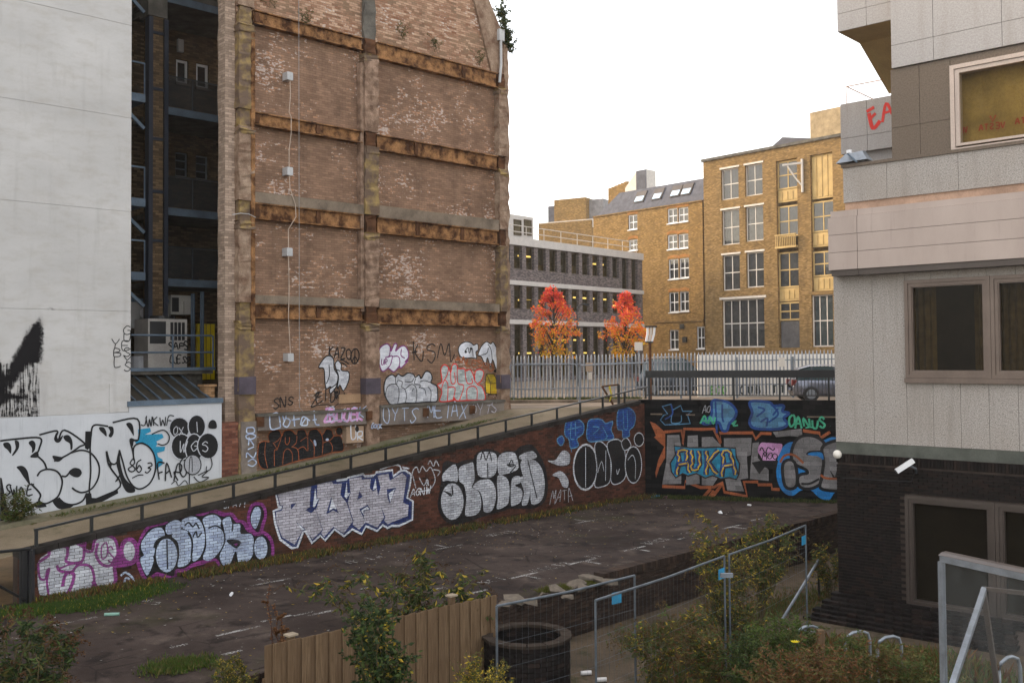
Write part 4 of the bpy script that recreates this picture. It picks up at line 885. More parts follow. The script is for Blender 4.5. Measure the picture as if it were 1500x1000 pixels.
# --- mansard building
ms = thing('mansard_house', 'yellow brick building with white sash windows and slate mansard roof', 'building', MS.P(-8, -5, STZ))
uM0 = MS.hit(870, 400)[0]; zM = MS.hit(1028, 293)[1]
def wpx(fr, c, w=0):  # crop rectangle of the 740,180 x2.777 view
    x0, x1, y0, y1 = c; return rc(fr, 740+x0/2.777, 740+x1/2.777, 180+y0/2.777, 180+y1/2.777, w)
MW = [wpx(MS, c) for c in ((660, 700, 351, 411), (703, 744, 347, 405), (660, 700, 457, 516), (703, 744, 454, 512), (664, 704, 556, 637), (708, 747, 552, 632), (666, 705, 690, 771), (709, 747, 687, 767), (500, 537, 377, 436), (502, 538, 477, 521), (668, 705, 842, 922), (779, 811, 829, 918), (502, 538, 585, 650), (502, 538, 700, 770))]
g = MB(MS); holes_wall(g, MS, uM0, -.02, STZ-.3, zM, MW, 0, .22); g.build('front_wall', m_stock, ms)
g = MB(MS); g.box(uM0, -.02, -10, -3, STZ-.3, zM-.1); g.face([MS.P(uM0, 0, STZ), MS.P(uM0, -10, STZ), MS.P(uM0, -10, zM), MS.P(uM0, 0, zM)]); g.build('rear_mass', m_stock, ms)
for i, h in enumerate(MW): window(ms, MS, h, -.16, m_white, m_fglass, .1, 1, 1, backing=m_greyb if i > 3 else m_whiteb, sill=m_white)
for h in MW[:10]:
    g = MB(MS); n_ = 7
    for k in range(n_): a = h[0]-.08+(h[1]-h[0]+.16)*k/n_; zz = h[3]+.02+.12*math.sin(math.pi*(k+.5)/n_); g.box(a+.01, a+(h[1]-h[0]+.16)/n_-.01, -.02, .02, zz, zz+.24)
    g.build('brick_arch', pm('red_rubbers', (.36, .17, .06), .9) if h is MW[0] else bpy.data.materials['red_rubbers'], ms)
zrf = MS.hit(1027, 262, -1.4)[1]
g = MB(MS); g.hexa([MS.P(uM0+.3, -.15, zM), MS.P(uM0+1.0, -8, zM), MS.P(-.03, -8, zM), MS.P(-.03, -.15, zM), MS.P(uM0+2.3, -1.4, zrf), MS.P(uM0+2.3, -7, zrf), MS.P(-.03, -7, zrf), MS.P(-.03, -1.4, zrf)]); rf_ = g.build('mansard_roof', m_slateR, ms)
g = MB(MS); g.box(uM0, -.02, -.3, .12, zM-.12, zM-.004) ; g.build('cornice', m_stock2, ms)
for c in ((527, 567, 280, 327), (600, 639, 268, 316), (673, 713, 256, 304), (717, 758, 248, 297)):
    a, b, z0, z1 = wpx(MS, c, -.75); f0 = (z0-zM)/(zrf-zM)*-1.25-.15; f1 = (z1-zM)/(zrf-zM)*-1.25-.15
    g = MB(MS); g.hexa([MS.P(a, f0+.12, z0), MS.P(a, f0-.1, z0), MS.P(b, f0-.1, z0), MS.P(b, f0+.12, z0), MS.P(a, f1+.12, z1), MS.P(a, f1-.1, z1), MS.P(b, f1-.1, z1), MS.P(b, f1+.12, z1)]); o = g.build('skylight', m_wframeD, rf_)
    g = MB(MS); g.face([MS.P(a+.12, f0+.125, z0+.1), MS.P(b-.12, f0+.125, z0+.1), MS.P(b-.12, f1+.128, z1-.1), MS.P(a+.12, f1+.128, z1-.1)]); g.build('skylight_glass', pm('sky_pane', (.45, .6, .75), .1, spec=.9) if 'sky_pane' not in bpy.data.materials else bpy.data.materials['sky_pane'], ms)
a, b, z0, z1 = wpx(MS, (487, 573, 205, 300), -4)
g = MB(MS); g.prism([(a, z0), (b, z0), (b, z1), (a+(b-a)*.55, z1), (a, z0+(z1-z0)*.35)], -5.5, -4); g.build('stair_tower', m_offw, ms)
g = MB(MS); g.box(a+(b-a)*.55, b+.05, -4, -3.94, z0, z1-.02); g.build('tower_panel', m_slateR, ms)
for k in range(6):
    x = MS.hit(740+(425+k*13)/2.777, 275, -6)[0]; zz = MS.hit(900, 180+(262-k*3)/2.777, -6)[1]; g = MB(MS); g.box(x-.22, x+.22, -6.4, -6, zrf-.5, zz); g.build('chimney_pot', m_stock, ms)
for x in (1006, 1012): 
    a, z0 = MS.hit(x, 505)[0], 0
for c in ((711, 728, 818, 838), (722, 740, 870, 892)):
    h = wpx(MS, c); g = MB(MS); g.box(h[0], h[1], .003, .08, h[2], h[3]); g.build('wall_plate', m_black, ms)
g = MB(MS); a, z_ = MS.hit(957, 473); g.box(a, -.02, .0, .1, z_, z_+.14); g.build('string_course', m_stock2, ms)
# --- warehouse
wh = thing('warehouse', 'four storey brown brick warehouse with tall windows and cream loading doors', 'building', WH.P(6, -5, STZ))
def w8(c, w=0): x0, x1, y0, y1 = c; return rc(WH, 1000+x0/2.565, 1000+x1/2.565, 150+y0/2.565, 150+y1/2.565, w)
uH1 = WH.hit(1250, 300)[0]; zH = (WH.hit(1031, 237)[1]+WH.hit(1228, 201)[1])/2
win = [w8(c) for c in ((143, 209, 254, 369), (233, 299, 238, 355), (146, 212, 407, 538), (235, 302, 394, 524), (149, 214, 575, 708), (238, 304, 565, 697))]
shop = w8((147, 306, 742, 922)); bayA = w8((350, 429, 222, 922)); bayB = w8((478, 562, 200, 712)); shopB = w8((483, 564, 724, 918))
HW = win+[shop, bayA, bayB, shopB]
g = MB(WH); holes_wall(g, WH, .0, uH1, STZ-.3, zH, HW, 0, .35); g.build('front_wall', m_stock2, wh)
g = MB(WH); g.box(.0, uH1, -12, -3, STZ-.3, zH-.2); g.face([WH.P(0, 0, STZ), WH.P(0, -12, STZ), WH.P(0, -12, zH), WH.P(0, 0, zH)]); g.build('rear_mass', m_stock2, wh)
g = MB(WH); g.box(-.12, uH1, -.4, .16, zH+.003, zH+.22); g.build('parapet', m_concD, wh)
bl = [m_greyb, m_greyb, m_whiteb, m_whiteb, m_greyb, m_greyb]
for h, b_ in zip(win, bl): window(wh, WH, h, -.25, m_offw, m_fglass, .1, 1, 1, backing=b_, sill=m_stock2)
for h in win:
    g = MB(WH); g.box(h[0]-.1, h[1]+.1, -.05, .04, h[3]+.01, h[3]+.16); g.build('lintel', m_offw, wh)
window(wh, WH, shop, -.25, m_offw, m_fglass, .12, 4, 1, backing=m_greyb); window(wh, WH, shopB, -.25, m_offw, m_fglass, .1, 2, 1, backing=m_tealg)
g = MB(WH); g.box(shop[0]-.2, shop[1]+.2, -.05, .06, shop[3]+.01, shop[3]+.2); g.build('lintel', m_offw, wh)
def bay(bh_, rows, x0, x1, tag_):
    for (y0, y1, kind) in rows:
        h = w8((x0, x1, y0, y1)); h = (bh_[0], bh_[1], h[2], h[3])
        if kind == 'w': window(wh, WH, h, -.28, m_cream, m_fglass, .12, 1, 1, backing=m_greyb)
        elif kind == 'p':
            g = MB(WH); g.box(h[0], h[1], -.35, -.24, h[2], h[3]); o = g.build('timber_panel', m_cream, wh)
            n_ = 4
            for k in range(n_): a = h[0]+(h[1]-h[0])*(k+.12)/n_; b = h[0]+(h[1]-h[0])*(k+.88)/n_; g = MB(WH); g.box(a, b, -.241, -.2, h[2]+.15, h[3]-.15); g.build('raised_panel', m_cream, o)
        elif kind == 's': g = MB(WH); g.box(h[0]+.1, h[1]-.1, -.33, -.25, h[2], h[3]); g.build('roller_shutter', pm('grey_shutter', (.09, .085, .085), .6), wh)
        elif kind == 'b':
            g = MB(WH); g.box(h[0], h[1], -.2, .35, h[2], h[2]+.15); o = g.build('balcony', m_cream, wh)
            for k in range(12): a = h[0]+(h[1]-h[0])*(k+.3)/12; g = MB(WH); g.box(a, a+.06, .27, .32, h[2]+.15, h[3]); g.build('baluster', m_cream, o)
            g = MB(WH); g.box(h[0], h[1], .24, .36, h[3], h[3]+.1); g.build('rail', m_cream, o)
bay(bayA, [(225, 330, 'w'), (332, 378, 'p'), (392, 508, 'w'), (505, 552, 'b'), (565, 698, 'w'), (700, 748, 'p'), (752, 820, 'w'), (824, 922, 's')], 350, 429, 'A')
bay(bayB, [(200, 365, 'p'), (375, 490, 'w'), (492, 545, 'p'), (562, 656, 'w'), (658, 710, 'p')], 478, 562, 'B')
# hoist crane on the warehouse front
hc = thing('wall_crane', 'cream iron hoist crane bracketed high on the warehouse front', 'crane', WH.pt(1175, 285, .1))
q0 = WH.hit(1176, 237)[0]; zc0 = WH.hit(1176, 237)[1]; zc1 = WH.hit(1176, 282)[1]
g = MB(WH); g.tube([WH.P(q0, .12, zc1), WH.P(q0, .12, zc0+.2)], .1, 8); g.build('post', m_offw, hc)
qa = WH.hit(1150, 245, .5)[0]
g = MB(WH); g.bar(WH.P(q0, .15, zc0-.1), WH.P(qa, .9, zc0-.2), .12, .15); g.build('jib', m_offw, hc); g = MB(WH); g.tube([WH.P(q0, .15, zc1+.5), WH.P(q0-.5, .4, zc0-1.2), WH.P(qa+.4, .8, zc0-.3)], .06, 6); g.build('brace', m_offw, hc)
g = MB(WH); a = w8((478, 600, 40, 130), -3); g.box(a[0], a[0]+6, -9, -3, zH-.3, a[3]); g.build('roof_tank_room', pm('render_tan', (.33, .25, .15), .8), wh)
pk = [WH.hit(x, y, -4) for x, y in ((1098, 221), (1146, 201), (1192, 210))]
g = MB(WH); g.prism([(pk[0][0], zH-.2), (pk[2][0]+2, zH-.2), (pk[2][0]+2, pk[2][1]), (pk[1][0], pk[1][1])], -10, -4); g.build('roof_gable', m_slateR, wh)
# ================= palisade fence =================
pf = thing('palisade_fence', 'galvanised steel palisade fence with pointed pales along the street', 'fence', at(980, 590, 46))
pa = at(740, 521, 44.5); pb = at(1260, 511, 44.5); PF = Fr(pa.xy, math.degrees(math.atan2(pb.x-pa.x, pb.y-pa.y))); LP = (pb.xy-pa.xy).length
def ptop(u): return pa.z+(pb.z-pa.z)*u/LP
hp = ptop(0)-STZ-.03
p_ = MB(); fr0 = Fr((0, 0), math.degrees(math.atan2(PF.d.x, PF.d.y)))
sec = [(-.035, 0), (-.012, .028), (.012, .028), (.035, 0)]
def pale_mesh():
    m = MB(); zs = [(0, 1), (hp-.16, 1), (hp-.08, .75), (hp, .12)]
    for (z, s_) in zs: m.v += [fr0.P(x*s_, ww*s_, z) for x, ww in sec]
    for i in range(3):
        for k in range(3): b = 4*i+k; m.f.append((b, b+1, b+5, b+4))
    me = bpy.data.meshes.new('pale'); me.from_pydata(m.v, [], m.f); me.materials.append(pm('galv_pale', (.21, .235, .275), .5, .4, var=.2, scale=1, rnd=.25, spec=.4)); return me
pme = pale_mesh(); u = .05; n_ = int(LP/.165)
for i in range(n_):
    o = inst('pale', pme, PF.P(.05+i*.165, .04, STZ+.03+ptop(i*.165)-ptop(0)), pf)
for zz in (.45, hp-.42):
    g = MB(PF); g.hexa([PF.P(0, 0, STZ+zz), PF.P(0, .035, STZ+zz), PF.P(LP, .035, STZ+zz+ptop(LP)-ptop(0)), PF.P(LP, 0, STZ+zz+ptop(LP)-ptop(0)), PF.P(0, 0, STZ+zz+.05), PF.P(0, .035, STZ+zz+.05), PF.P(LP, .035, STZ+zz+.05+ptop(LP)-ptop(0)), PF.P(LP, 0, STZ+zz+.05+ptop(LP)-ptop(0))]); g.build('rail', m_galv, pf)
for i in range(0, 8): g = MB(PF); a = .3+i*2.5; g.box(a, a+.09, -.12, -.01, STZ, STZ+hp-.1); g.build('post', m_galv, pf)
def notice(px0, px1, y0, y1, mat, lab):
    h = rc(PF, px0, px1, y0, y1, .1); g = MB(PF); g.box(h[0], h[1], .08, .1, h[2], h[3]); o = g.build('notice', mat, label=lab, cat='sign')
    return h
m_tan = pm('tan_notice', (.40, .30, .22), .7)
notice(858, 868, 531, 544, m_tan, 'tan square notice fixed to the palisade fence'); notice(862, 867.5, 545, 556, m_offw, 'small pale notice just below the tan one on the palisade')
notice(1140.5, 1149.5, 523.5, 537, m_offw, 'white notice fixed to the palisade fence above the black railing')
# white hoarding behind the fence, with lettering
HB = Fr(PF.P(0, -1.6, 0).xy, math.degrees(math.atan2(PF.d.x, PF.d.y)))
hb = thing('site_hoarding', 'white painted site hoarding lettered in green and black behind the palisade', 'hoarding', HB.P(12, 0, STZ))
a = HB.hit(1022, 560)[0]; zt = HB.hit(1100, 519)[1]
g = MB(HB); g.box(a, a+12, -.08, 0, STZ, zt); g.build('boards', pm('hoarding_white', (.68, .64, .58), .7, var=.08), hb)
# barrier and low white wall behind the fence on the left
g = MB(PF); a = PF.hit(744, 575, -3)[0]; b = PF.hit(1010, 575, -3)[0]; zt = PF.hit(800, 574, -3)[1]
lw = MB(PF); lw.box(a, b, -3.3, -3, STZ, zt-.25); lw.build('low_barrier_wall', pm('pale_grey_block', (.45, .47, .5), .7), label='low pale grey wall seen through the palisade pales', cat='wall')
for (x0, x1, y, lab) in ((752, 845, 533, 'plain'), (848, 953, 535, 'bent')):
    bt = MB(PF); r0 = PF.hit(x0, y, .35); r1 = PF.hit(x1, y-(4 if lab == 'bent' else 0), .35)
    bt.tube([PF.P(r0[0], .35, STZ), PF.P(r0[0], .35, r0[1]-.1), PF.P(r0[0]+.1, .35, r0[1]), PF.P(r1[0]-.1, .35, r1[1]), PF.P(r1[0], .35, r1[1]-.1), PF.P(r1[0], .35, STZ)], .03, 6)
    bt.build('hoop_barrier', m_galv, label='galvanised tube hoop barrier, level, in front of palisade' if lab == 'plain' else 'galvanised tube hoop barrier with sloping rail beside the lamp post', cat='barrier')
# ================= cars =================
def car(name, label, pos, ang, body, L=4.1, H=1.48, W=1.72, suv=False):
    fr = Fr((pos[0], pos[1]), ang); z0 = pos[2]; t_ = thing(name, label, 'car', pos)
    hw = W/2; belt = H*(.60 if not suv else .58)
    st = [(0, .45, .72, .72, 0), (.06, .30, .80, .80, 0), (.10*L/4.1, .24, .88, belt, 0), (.7, .22, 1, belt, 1), (L*.55, .20, 1, belt*.98, 1), (L*.72, .20, 1, belt*.95, 0), (L*.90, .24, .96, belt*.80, 0), (L*.985, .32, .86, belt*.66, 0), (L, .42, .78, belt*.56, 0)]
    m = MB(fr); ring = []
    for (x, zb, ws, zt, _) in st:
        pr = [(-hw*ws*.86, zb), (-hw*ws, zb+.2*(zt-zb)), (-hw*ws, zb+.62*(zt-zb)), (-hw*ws*.95, zt-.03), (-hw*ws*.82, zt), (hw*ws*.82, zt), (hw*ws*.95, zt-.03), (hw*ws, zb+.62*(zt-zb)), (hw*ws, zb+.2*(zt-zb)), (hw*ws*.86, zb)]
        ring.append([fr.P(x, y, z0+z) for y, z in pr])
    n = 10
    for r in ring: m.v += r
    for i in range(len(ring)-1):
        for k in range(n): m.f.append((i*n+k, i*n+(k+1) % n, (i+1)*n+(k+1) % n, (i+1)*n+k)); m.m.append(0); m.c.append(None)
    m.f.append(tuple(range(n))); m.m.append(0); m.c.append(None); m.f.append(tuple(range((len(ring)-1)*n, len(ring)*n))[::-1]); m.m.append(0); m.c.append(None)
    m.build('body', body, t_, smooth=True)
    # cabin: stations (x, halfwidth at roof, z)
    cab = [(.10, belt-.05, .84), (.30 if not suv else .18, H*.90, .72), (.75, H*.985, .70), (L*.40, H, .70), (L*.52, H*.965, .69), (L*.72, belt*.95, .80)]
    m = MB(fr); rows = []
    for (x, z, s_) in cab: rows.append([fr.P(x, -hw*s_, z0+z), fr.P(x, -hw*s_*.75, z0+z+.03), fr.P(x, hw*s_*.75, z0+z+.03), fr.P(x, hw*s_, z0+z)])
    for r0, r1 in zip(rows, rows[1:]):
        for k in range(3): m.face([r0[k], r0[k+1], r1[k+1], r1[k]])
    m.build('roof', body, t_, smooth=True)
    gm = bpy.data.materials.get('car_glass') or pm('car_glass', (.03, .05, .055), .08, var=.1, spec=.9)
    for s_ in (-1, 1):
        m = MB(fr); y0 = s_*hw*.955; y1 = s_*hw*.735
        side = [fr.P(.16, y0*.9, z0+belt-.02), fr.P(L*.70, y0*.9, z0+belt*.95-.02), fr.P(L*.535, y1, z0+H*.93), fr.P(L*.40, y1, z0+H*.965), fr.P(.75, y1, z0+H*.955), fr.P(.36, y1, z0+H*.875)]
        m.face(side if s_ < 0 else side[::-1]); m.build('side_glass', gm, t_)
        m = MB(fr); 
        for x in (.75, L*.40): m.bar(fr.P(x, y0*.915, z0+belt-.02), fr.P(x+.04, y1*1.012, z0+H*.95), .05, .05)
        m.build('pillar', body, t_)
        for x in (.72, L-.78):
            c_ = fr.P(x, s_*(hw-.1), z0+.31); yv = Vector((fr.n.x, fr.n.y, 0))
            m = MB(fr); m.tube([c_-yv*.1*s_, c_+yv*.115*s_], .31, 18); wl_ = m.build('wheel', m_black, t_)
            m = MB(fr); m.tube([c_+yv*.1*s_, c_+yv*.125*s_], .2, 12); m.build('rim', m_galv, wl_)
            m = MB(fr); m.tube([c_+yv*.02*s_+Vector((math.cos(q)*.37*fr.d.x, math.cos(q)*.37*fr.d.y, math.sin(q)*.37)) for q in [math.pi*j/10 for j in range(11)]], .045, 5); m.build('wheel_arch', body, t_)
        m = MB(fr); m.box(-.02, .16, s_*hw*.62, s_*hw*.86, z0+.68, z0+.9); m.build('tail_light', pm('tail_red', (.12, .015, .012), .3) if 'tail_red' not in bpy.data.materials else bpy.data.materials['tail_red'], t_)
        m = MB(fr); m.box(L-.14, L-.02, s_*hw*.5, s_*hw*.78, z0+.5, z0+.64); m.build('headlight', m_pvc, t_)
    m = MB(fr); m.face([fr.P(.11, -hw*.74, z0+belt), fr.P(.11, hw*.74, z0+belt), fr.P(.31, hw*.64, z0+H*.89), fr.P(.31, -hw*.64, z0+H*.89)]); m.build('rear_glass', gm, t_)
    m = MB(fr); m.face([fr.P(L*.715, -hw*.76, z0+belt*.97), fr.P(L*.715, hw*.76, z0+belt*.97), fr.P(L*.535, hw*.64, z0+H*.95), fr.P(L*.535, -hw*.64, z0+H*.95)]); m.build('windscreen', gm, t_)
    return t_
m_silver = pm('silver_paint', (.13, .14, .175), .25, .5, var=.06, spec=.7); m_navyc = pm('dark_car_paint', (.035, .045, .06), .25, .3, var=.1, spec=.7)
ps = gz(1156, 600, STZ); ps = at(1157, 592, 41.6); car('parked_hatchback', 'silver hatchback parked behind the black railing', (ps.x, ps.y, STZ), 96, m_silver)
ps = at(932, 560, 49.5); car('parked_suv', 'dark blue off-roader parked behind the palisade fence', (ps.x, ps.y, STZ), 92, m_navyc, 4.4, 1.85, 1.85, True)
# ================= street furniture =================
lp = thing('lamp_post', 'dark lamp post with lantern of pale curved shades behind the black railing', 'lamp post', at(953, 585, 42)); c_ = at(953, 585, 42); zt = at(953, 500, 42).z
g = MB(); g.tube([(c_.x, c_.y, STZ), (c_.x, c_.y, zt)], .06, 8); g.build('post', m_rustD, lp)
for k, (dx, tl_) in enumerate(((-.1, .12), (.02, .16), (.14, .2))):
    g = MB(); b = Vector((c_.x+dx-.06, c_.y, zt)); tp = b+Vector((tl_*.6, 0, .62)); g.bar(b, b+(tp-b)*.5+Vector((.03, 0, 0)), .09, .1); g.bar(b+(tp-b)*.5+Vector((.03, 0, 0)), tp, .09, .1); g.build('shade', m_white if k != 1 else m_offw, lp)
g = MB(); g.box(c_.x-.2, c_.x+.3, -c_.y-.1, -c_.y+.1, zt+.6, zt+.66); g.box(c_.x-.18, c_.x+.14, -c_.y-.08, -c_.y+.08, zt-.06, zt); g.build('cap', m_black, lp)
def pole(name, px, ytop, d, label, arm=None, sign=None, cat='lamp post', mat=None):
    b = at(px, 540, d); t_ = thing(name, label, cat, (b.x, b.y, STZ)); zt = at(px, ytop, d).z
    g = MB(); g.tube([(b.x, b.y, STZ), (b.x, b.y, zt)], .05, 7, r1=.035); g.build('post', mat or m_galv, t_)
    if arm: g = MB(); g.tube([(b.x, b.y, zt), (b.x+arm*.4, b.y, zt+.25), (b.x+arm, b.y, zt+.3)], .04, 6); g.build('arm', mat or m_galv, t_); g = MB(); g.bar((b.x+arm*.9, b.y, zt+.3), (b.x+arm*1.6, b.y, zt+.22), .2, .12); g.build('lamp_head', m_black, t_)
    if sign: g = MB(); w_, h_ = sign; g.box(b.x-w_/2, b.x+w_/2, -b.y+.06, -b.y+.09, zt-h_, zt); g.build('sign_plate', m_offw, t_)
pole('street_lamp', 846, 452, 64, 'slim dark street lamp between the two red trees', .5, mat=m_black)
pole('street_lamp', 806, 498, 62, 'grey street lamp with short arm in front of the larger red tree', -.35)
pole('sign_post', 935.5, 501, 50, 'thin post with a plain white rectangular plate beside the smaller red tree', None, (.4, .42), 'sign')
g = MB(); b = at(856, 590, 43.4); 
pole('pipe_post', 848.5, 560, 40.9, 'stout grey post at the top of the ramp', None, None, 'post')
# gate arm at the top of the ramp
gt = thing('barrier_gate', 'open black steel barrier arm with yellow rope at the ramp top', 'barrier', RW.pt(905, 585, -.3))
p1 = RW.pt(906, 563, -.4); g = MB(); g.bar(Vector((p1.x, p1.y, STZ-.3)), p1, .1, .1); g.build('post', m_black, gt)
p2 = RW.pt(882, 566, -.5); g = MB(); g.bar(p1, p2, .05, .06); g.bar(p2, RW.pt(898, 592, -.45), .05, .06); g.build('arm', m_rustD, gt)
g = MB(); q = RW.pt(892, 566, -.45); g.tube([q, q+Vector((.08, 0, -.3)), q+Vector((.02, -.02, -.55)), q+Vector((.1, 0, -.35)), q+Vector((.03, 0, .02))], .025, 5); g.build('rope', pm('yellow_rope', (.5, .4, .05), .8), gt)
# ================= graffiti and lettering =================
FONT = {'A': [[(0,0),(.45,1),(.9,0)],[(.15,.38),(.8,.42)]], 'B': [[(.1,0),(.1,1),(.7,.9),(.7,.6),(.15,.52),(.85,.4),(.8,.05),(.1,0)]], 'C': [[(.9,.85),(.5,1),(.1,.6),(.15,.2),(.5,0),(.9,.15)]], 'E': [[(.9,1),(.1,.95),(.1,0),(.9,.05)],[(.1,.5),(.75,.52)]], 'F': [[(.9,1),(.1,.97),(.1,0)],[(.1,.5),(.7,.52)]], 'G': [[(.9,.85),(.5,1),(.1,.6),(.15,.2),(.5,0),(.9,.2),(.85,.5),(.5,.5)]], 'H': [[(.1,0),(.1,1)],[(.9,0),(.9,1)],[(.1,.5),(.9,.5)]], 'I': [[(.5,0),(.5,1)]], 'J': [[(.8,1),(.75,.2),(.4,0),(.1,.2)]], 'K': [[(.1,0),(.1,1)],[(.85,1),(.15,.5),(.9,0)]], 'L': [[(.1,1),(.1,0),(.85,.05)]], 'M': [[(.05,0),(.15,1),(.5,.35),(.85,1),(.95,0)]], 'N': [[(.1,0),(.1,1),(.85,0),(.9,1)]], 'O': [[(.5,1),(.1,.75),(.1,.25),(.5,0),(.9,.25),(.9,.75),(.5,1)]], 'P': [[(.1,0),(.1,1),(.8,.9),(.8,.55),(.1,.48)]], 'R': [[(.1,0),(.1,1),(.8,.9),(.75,.55),(.15,.48),(.9,0)]], 'S': [[(.9,.85),(.5,1),(.15,.78),(.5,.52),(.85,.28),(.5,0),(.08,.15)]], 'T': [[(.5,0),(.5,1)],[(.05,.97),(.95,1)]], 'U': [[(.1,1),(.15,.2),(.5,0),(.85,.2),(.9,1)]], 'V': [[(.05,1),(.5,0),(.95,1)]], 'W': [[(.02,1),(.25,0),(.5,.7),(.75,0),(.98,1)]], 'X': [[(.05,0),(.95,1)],[(.05,1),(.95,0)]], 'Y': [[(.05,1),(.5,.5),(.95,1)],[(.5,.5),(.4,0)]], 'Z': [[(.1,1),(.9,1),(.1,0),(.95,.05)]], '8': [[(.5,.52),(.15,.75),(.5,1),(.85,.75),(.5,.52),(.1,.25),(.5,0),(.9,.25),(.5,.52)]], '6': [[(.8,.95),(.3,.75),(.1,.3),(.5,0),(.85,.25),(.5,.5),(.15,.3)]], '3': [[(.1,.9),(.6,1),(.8,.75),(.4,.52),(.85,.3),(.5,0),(.08,.1)]], '2': [[(.1,.8),(.5,1),(.85,.75),(.1,0),(.9,.03)]], '!': [[(.5,1),(.45,.35)],[(.43,.1),(.44,.02)]], '.': [[(.4,.06),(.5,.0)]], '+': [[(.5,0),(.5,1)],[(.1,.6),(.9,.6)]], '1': [[(.3,.8),(.5,1),(.5,0)]], '9': [[(.85,.7),(.5,.45),(.15,.7),(.5,1),(.85,.75),(.7,0)]]}
def smooth_pts(p, closed, sub=5):
    n = len(p); out = []
    if n < 3: return list(p)
    for i in range(n if closed else n-1):
        if closed: a, b, c, d = p[i-1], p[i], p[(i+1) % n], p[(i+2) % n]
        else: a, b, c, d = p[max(i-1, 0)], p[i], p[i+1], p[min(i+2, n-1)]
        for k in range(sub):
            t = k/sub; t2 = t*t; t3 = t2*t
            out.append(tuple(.5*((2*b[j]) + (-a[j]+c[j])*t + (2*a[j]-5*b[j]+4*c[j]-d[j])*t2 + (-a[j]+3*b[j]-3*c[j]+d[j])*t3) for j in (0, 1)))
    if not closed: out.append(tuple(p[-1]))
    return out
class Art:
    """paint laid on a wall plane; coordinates are those of an enlarged view (origin, scale)"""
    def __init__(s, fr, org, scale, w=.006): s.fr = fr; s.o = org; s.k = scale; s.w = w; s.mb = MB(fr); s.mats = []; s.step = .0003
    def mi(s, m):
        if m not in s.mats: s.mats.append(m)
        return s.mats.index(m)
    def uv(s, p): return s.fr.hit(s.o[0]+p[0]/s.k, s.o[1]+p[1]/s.k, s.w)
    def fill(s, m, pts, sharp=False):
        q = [s.uv(p) for p in (pts if sharp else smooth_pts(pts, True, 4))]
        tri = tessellate_polygon([[Vector((a, b, 0)) for a, b in q]]); b0 = len(s.mb.v); s.mb.v += [s.fr.P(a, s.w, b) for a, b in q]; i = s.mi(m)
        for t in tri:
            (x0, y0), (x1, y1), (x2, y2) = (q[j] for j in t)
            if (x1-x0)*(y2-y0)-(x2-x0)*(y1-y0) < 0: t = tuple(reversed(t))
            s.mb.f.append(tuple(b0+j for j in t)); s.mb.m.append(i); s.mb.c.append(None)
        s.w += s.step
    def ell(s, m, cx, cy, rx, ry, rot=0.0, stroke=None, wd=8):
        c, d = math.cos(rot), math.sin(rot)
        p = [(cx+rx*math.cos(a)*c-ry*math.sin(a)*d, cy+rx*math.cos(a)*d+ry*math.sin(a)*c) for a in [k*math.pi/10 for k in range(20)]]
        if m: s.fill(m, p, True)
        if stroke: s.line(stroke, wd, p, True, True)
    def line(s, m, wd, pts, closed=False, sharp=False):
        q = pts if sharp else smooth_pts(pts, closed, 5)
        q = [s.uv(p) for p in q]; n = len(q); i = s.mi(m); hw = wd*1.3/s.k/2*s.px()
        if n < 2: return
        L = []; Rr = []
        for j in range(n):
            a = q[j-1] if (closed or j > 0) else q[j]; b = q[(j+1) % n] if (closed or j < n-1) else q[j]
            dx, dy = b[0]-a[0], b[1]-a[1]; l = math.hypot(dx, dy) or 1; nx, ny = -dy/l*hw, dx/l*hw
            L.append((q[j][0]+nx, q[j][1]+ny)); Rr.append((q[j][0]-nx, q[j][1]-ny))
        b0 = len(s.mb.v); s.mb.v += [s.fr.P(a, s.w, b) for a, b in L] + [s.fr.P(a, s.w, b) for a, b in Rr]
        for j in range(n if closed else n-1):
            k = (j+1) % n; s.mb.f.append((b0+n+j, b0+n+k, b0+k, b0+j)); s.mb.m.append(i); s.mb.c.append(None)
        s.w += s.step
    def px(s):   # metres per picture pixel here
        if not hasattr(s, '_px'):
            p = s.fr.pt(s.o[0]+80, s.o[1]+60, s.w); s._px = (p-EYE).y/FPX
        return s._px
    def text(s, m, wd, txt, x0, y0, x1, y1, h, gap=.25, jit=.09, seed=1, flip=False):
        rr = random.Random(seed); n = len(txt); 
        for i, ch in enumerate(txt):
            if ch == ' ': continue
            a = (i)/n; b = (i+1-gap)/n; vo_ = rr.uniform(-jit, jit)*h*1.6; hs_k = 1+rr.uniform(-1, 1)*jit*2.5; sl_ = rr.uniform(-jit, jit*2)*1.5
            for st in FONT.get(ch, FONT['O']):
                pts = []
                for (fx, fy) in st:
                    t = a+(b-a)*((1-fx) if flip else fx)
                    pts.append((x0+(x1-x0)*t+sl_*h*fy+rr.uniform(-jit, jit)*h*.6, y0+(y1-y0)*t+vo_-h*hs_k*fy+rr.uniform(-jit, jit)*h*.7))
                s.line(m, wd, pts)
    def done(s, name, parent, label): return s.mb.build(name, s.mats, parent, label=label)
GB = (.225, .075, .005)
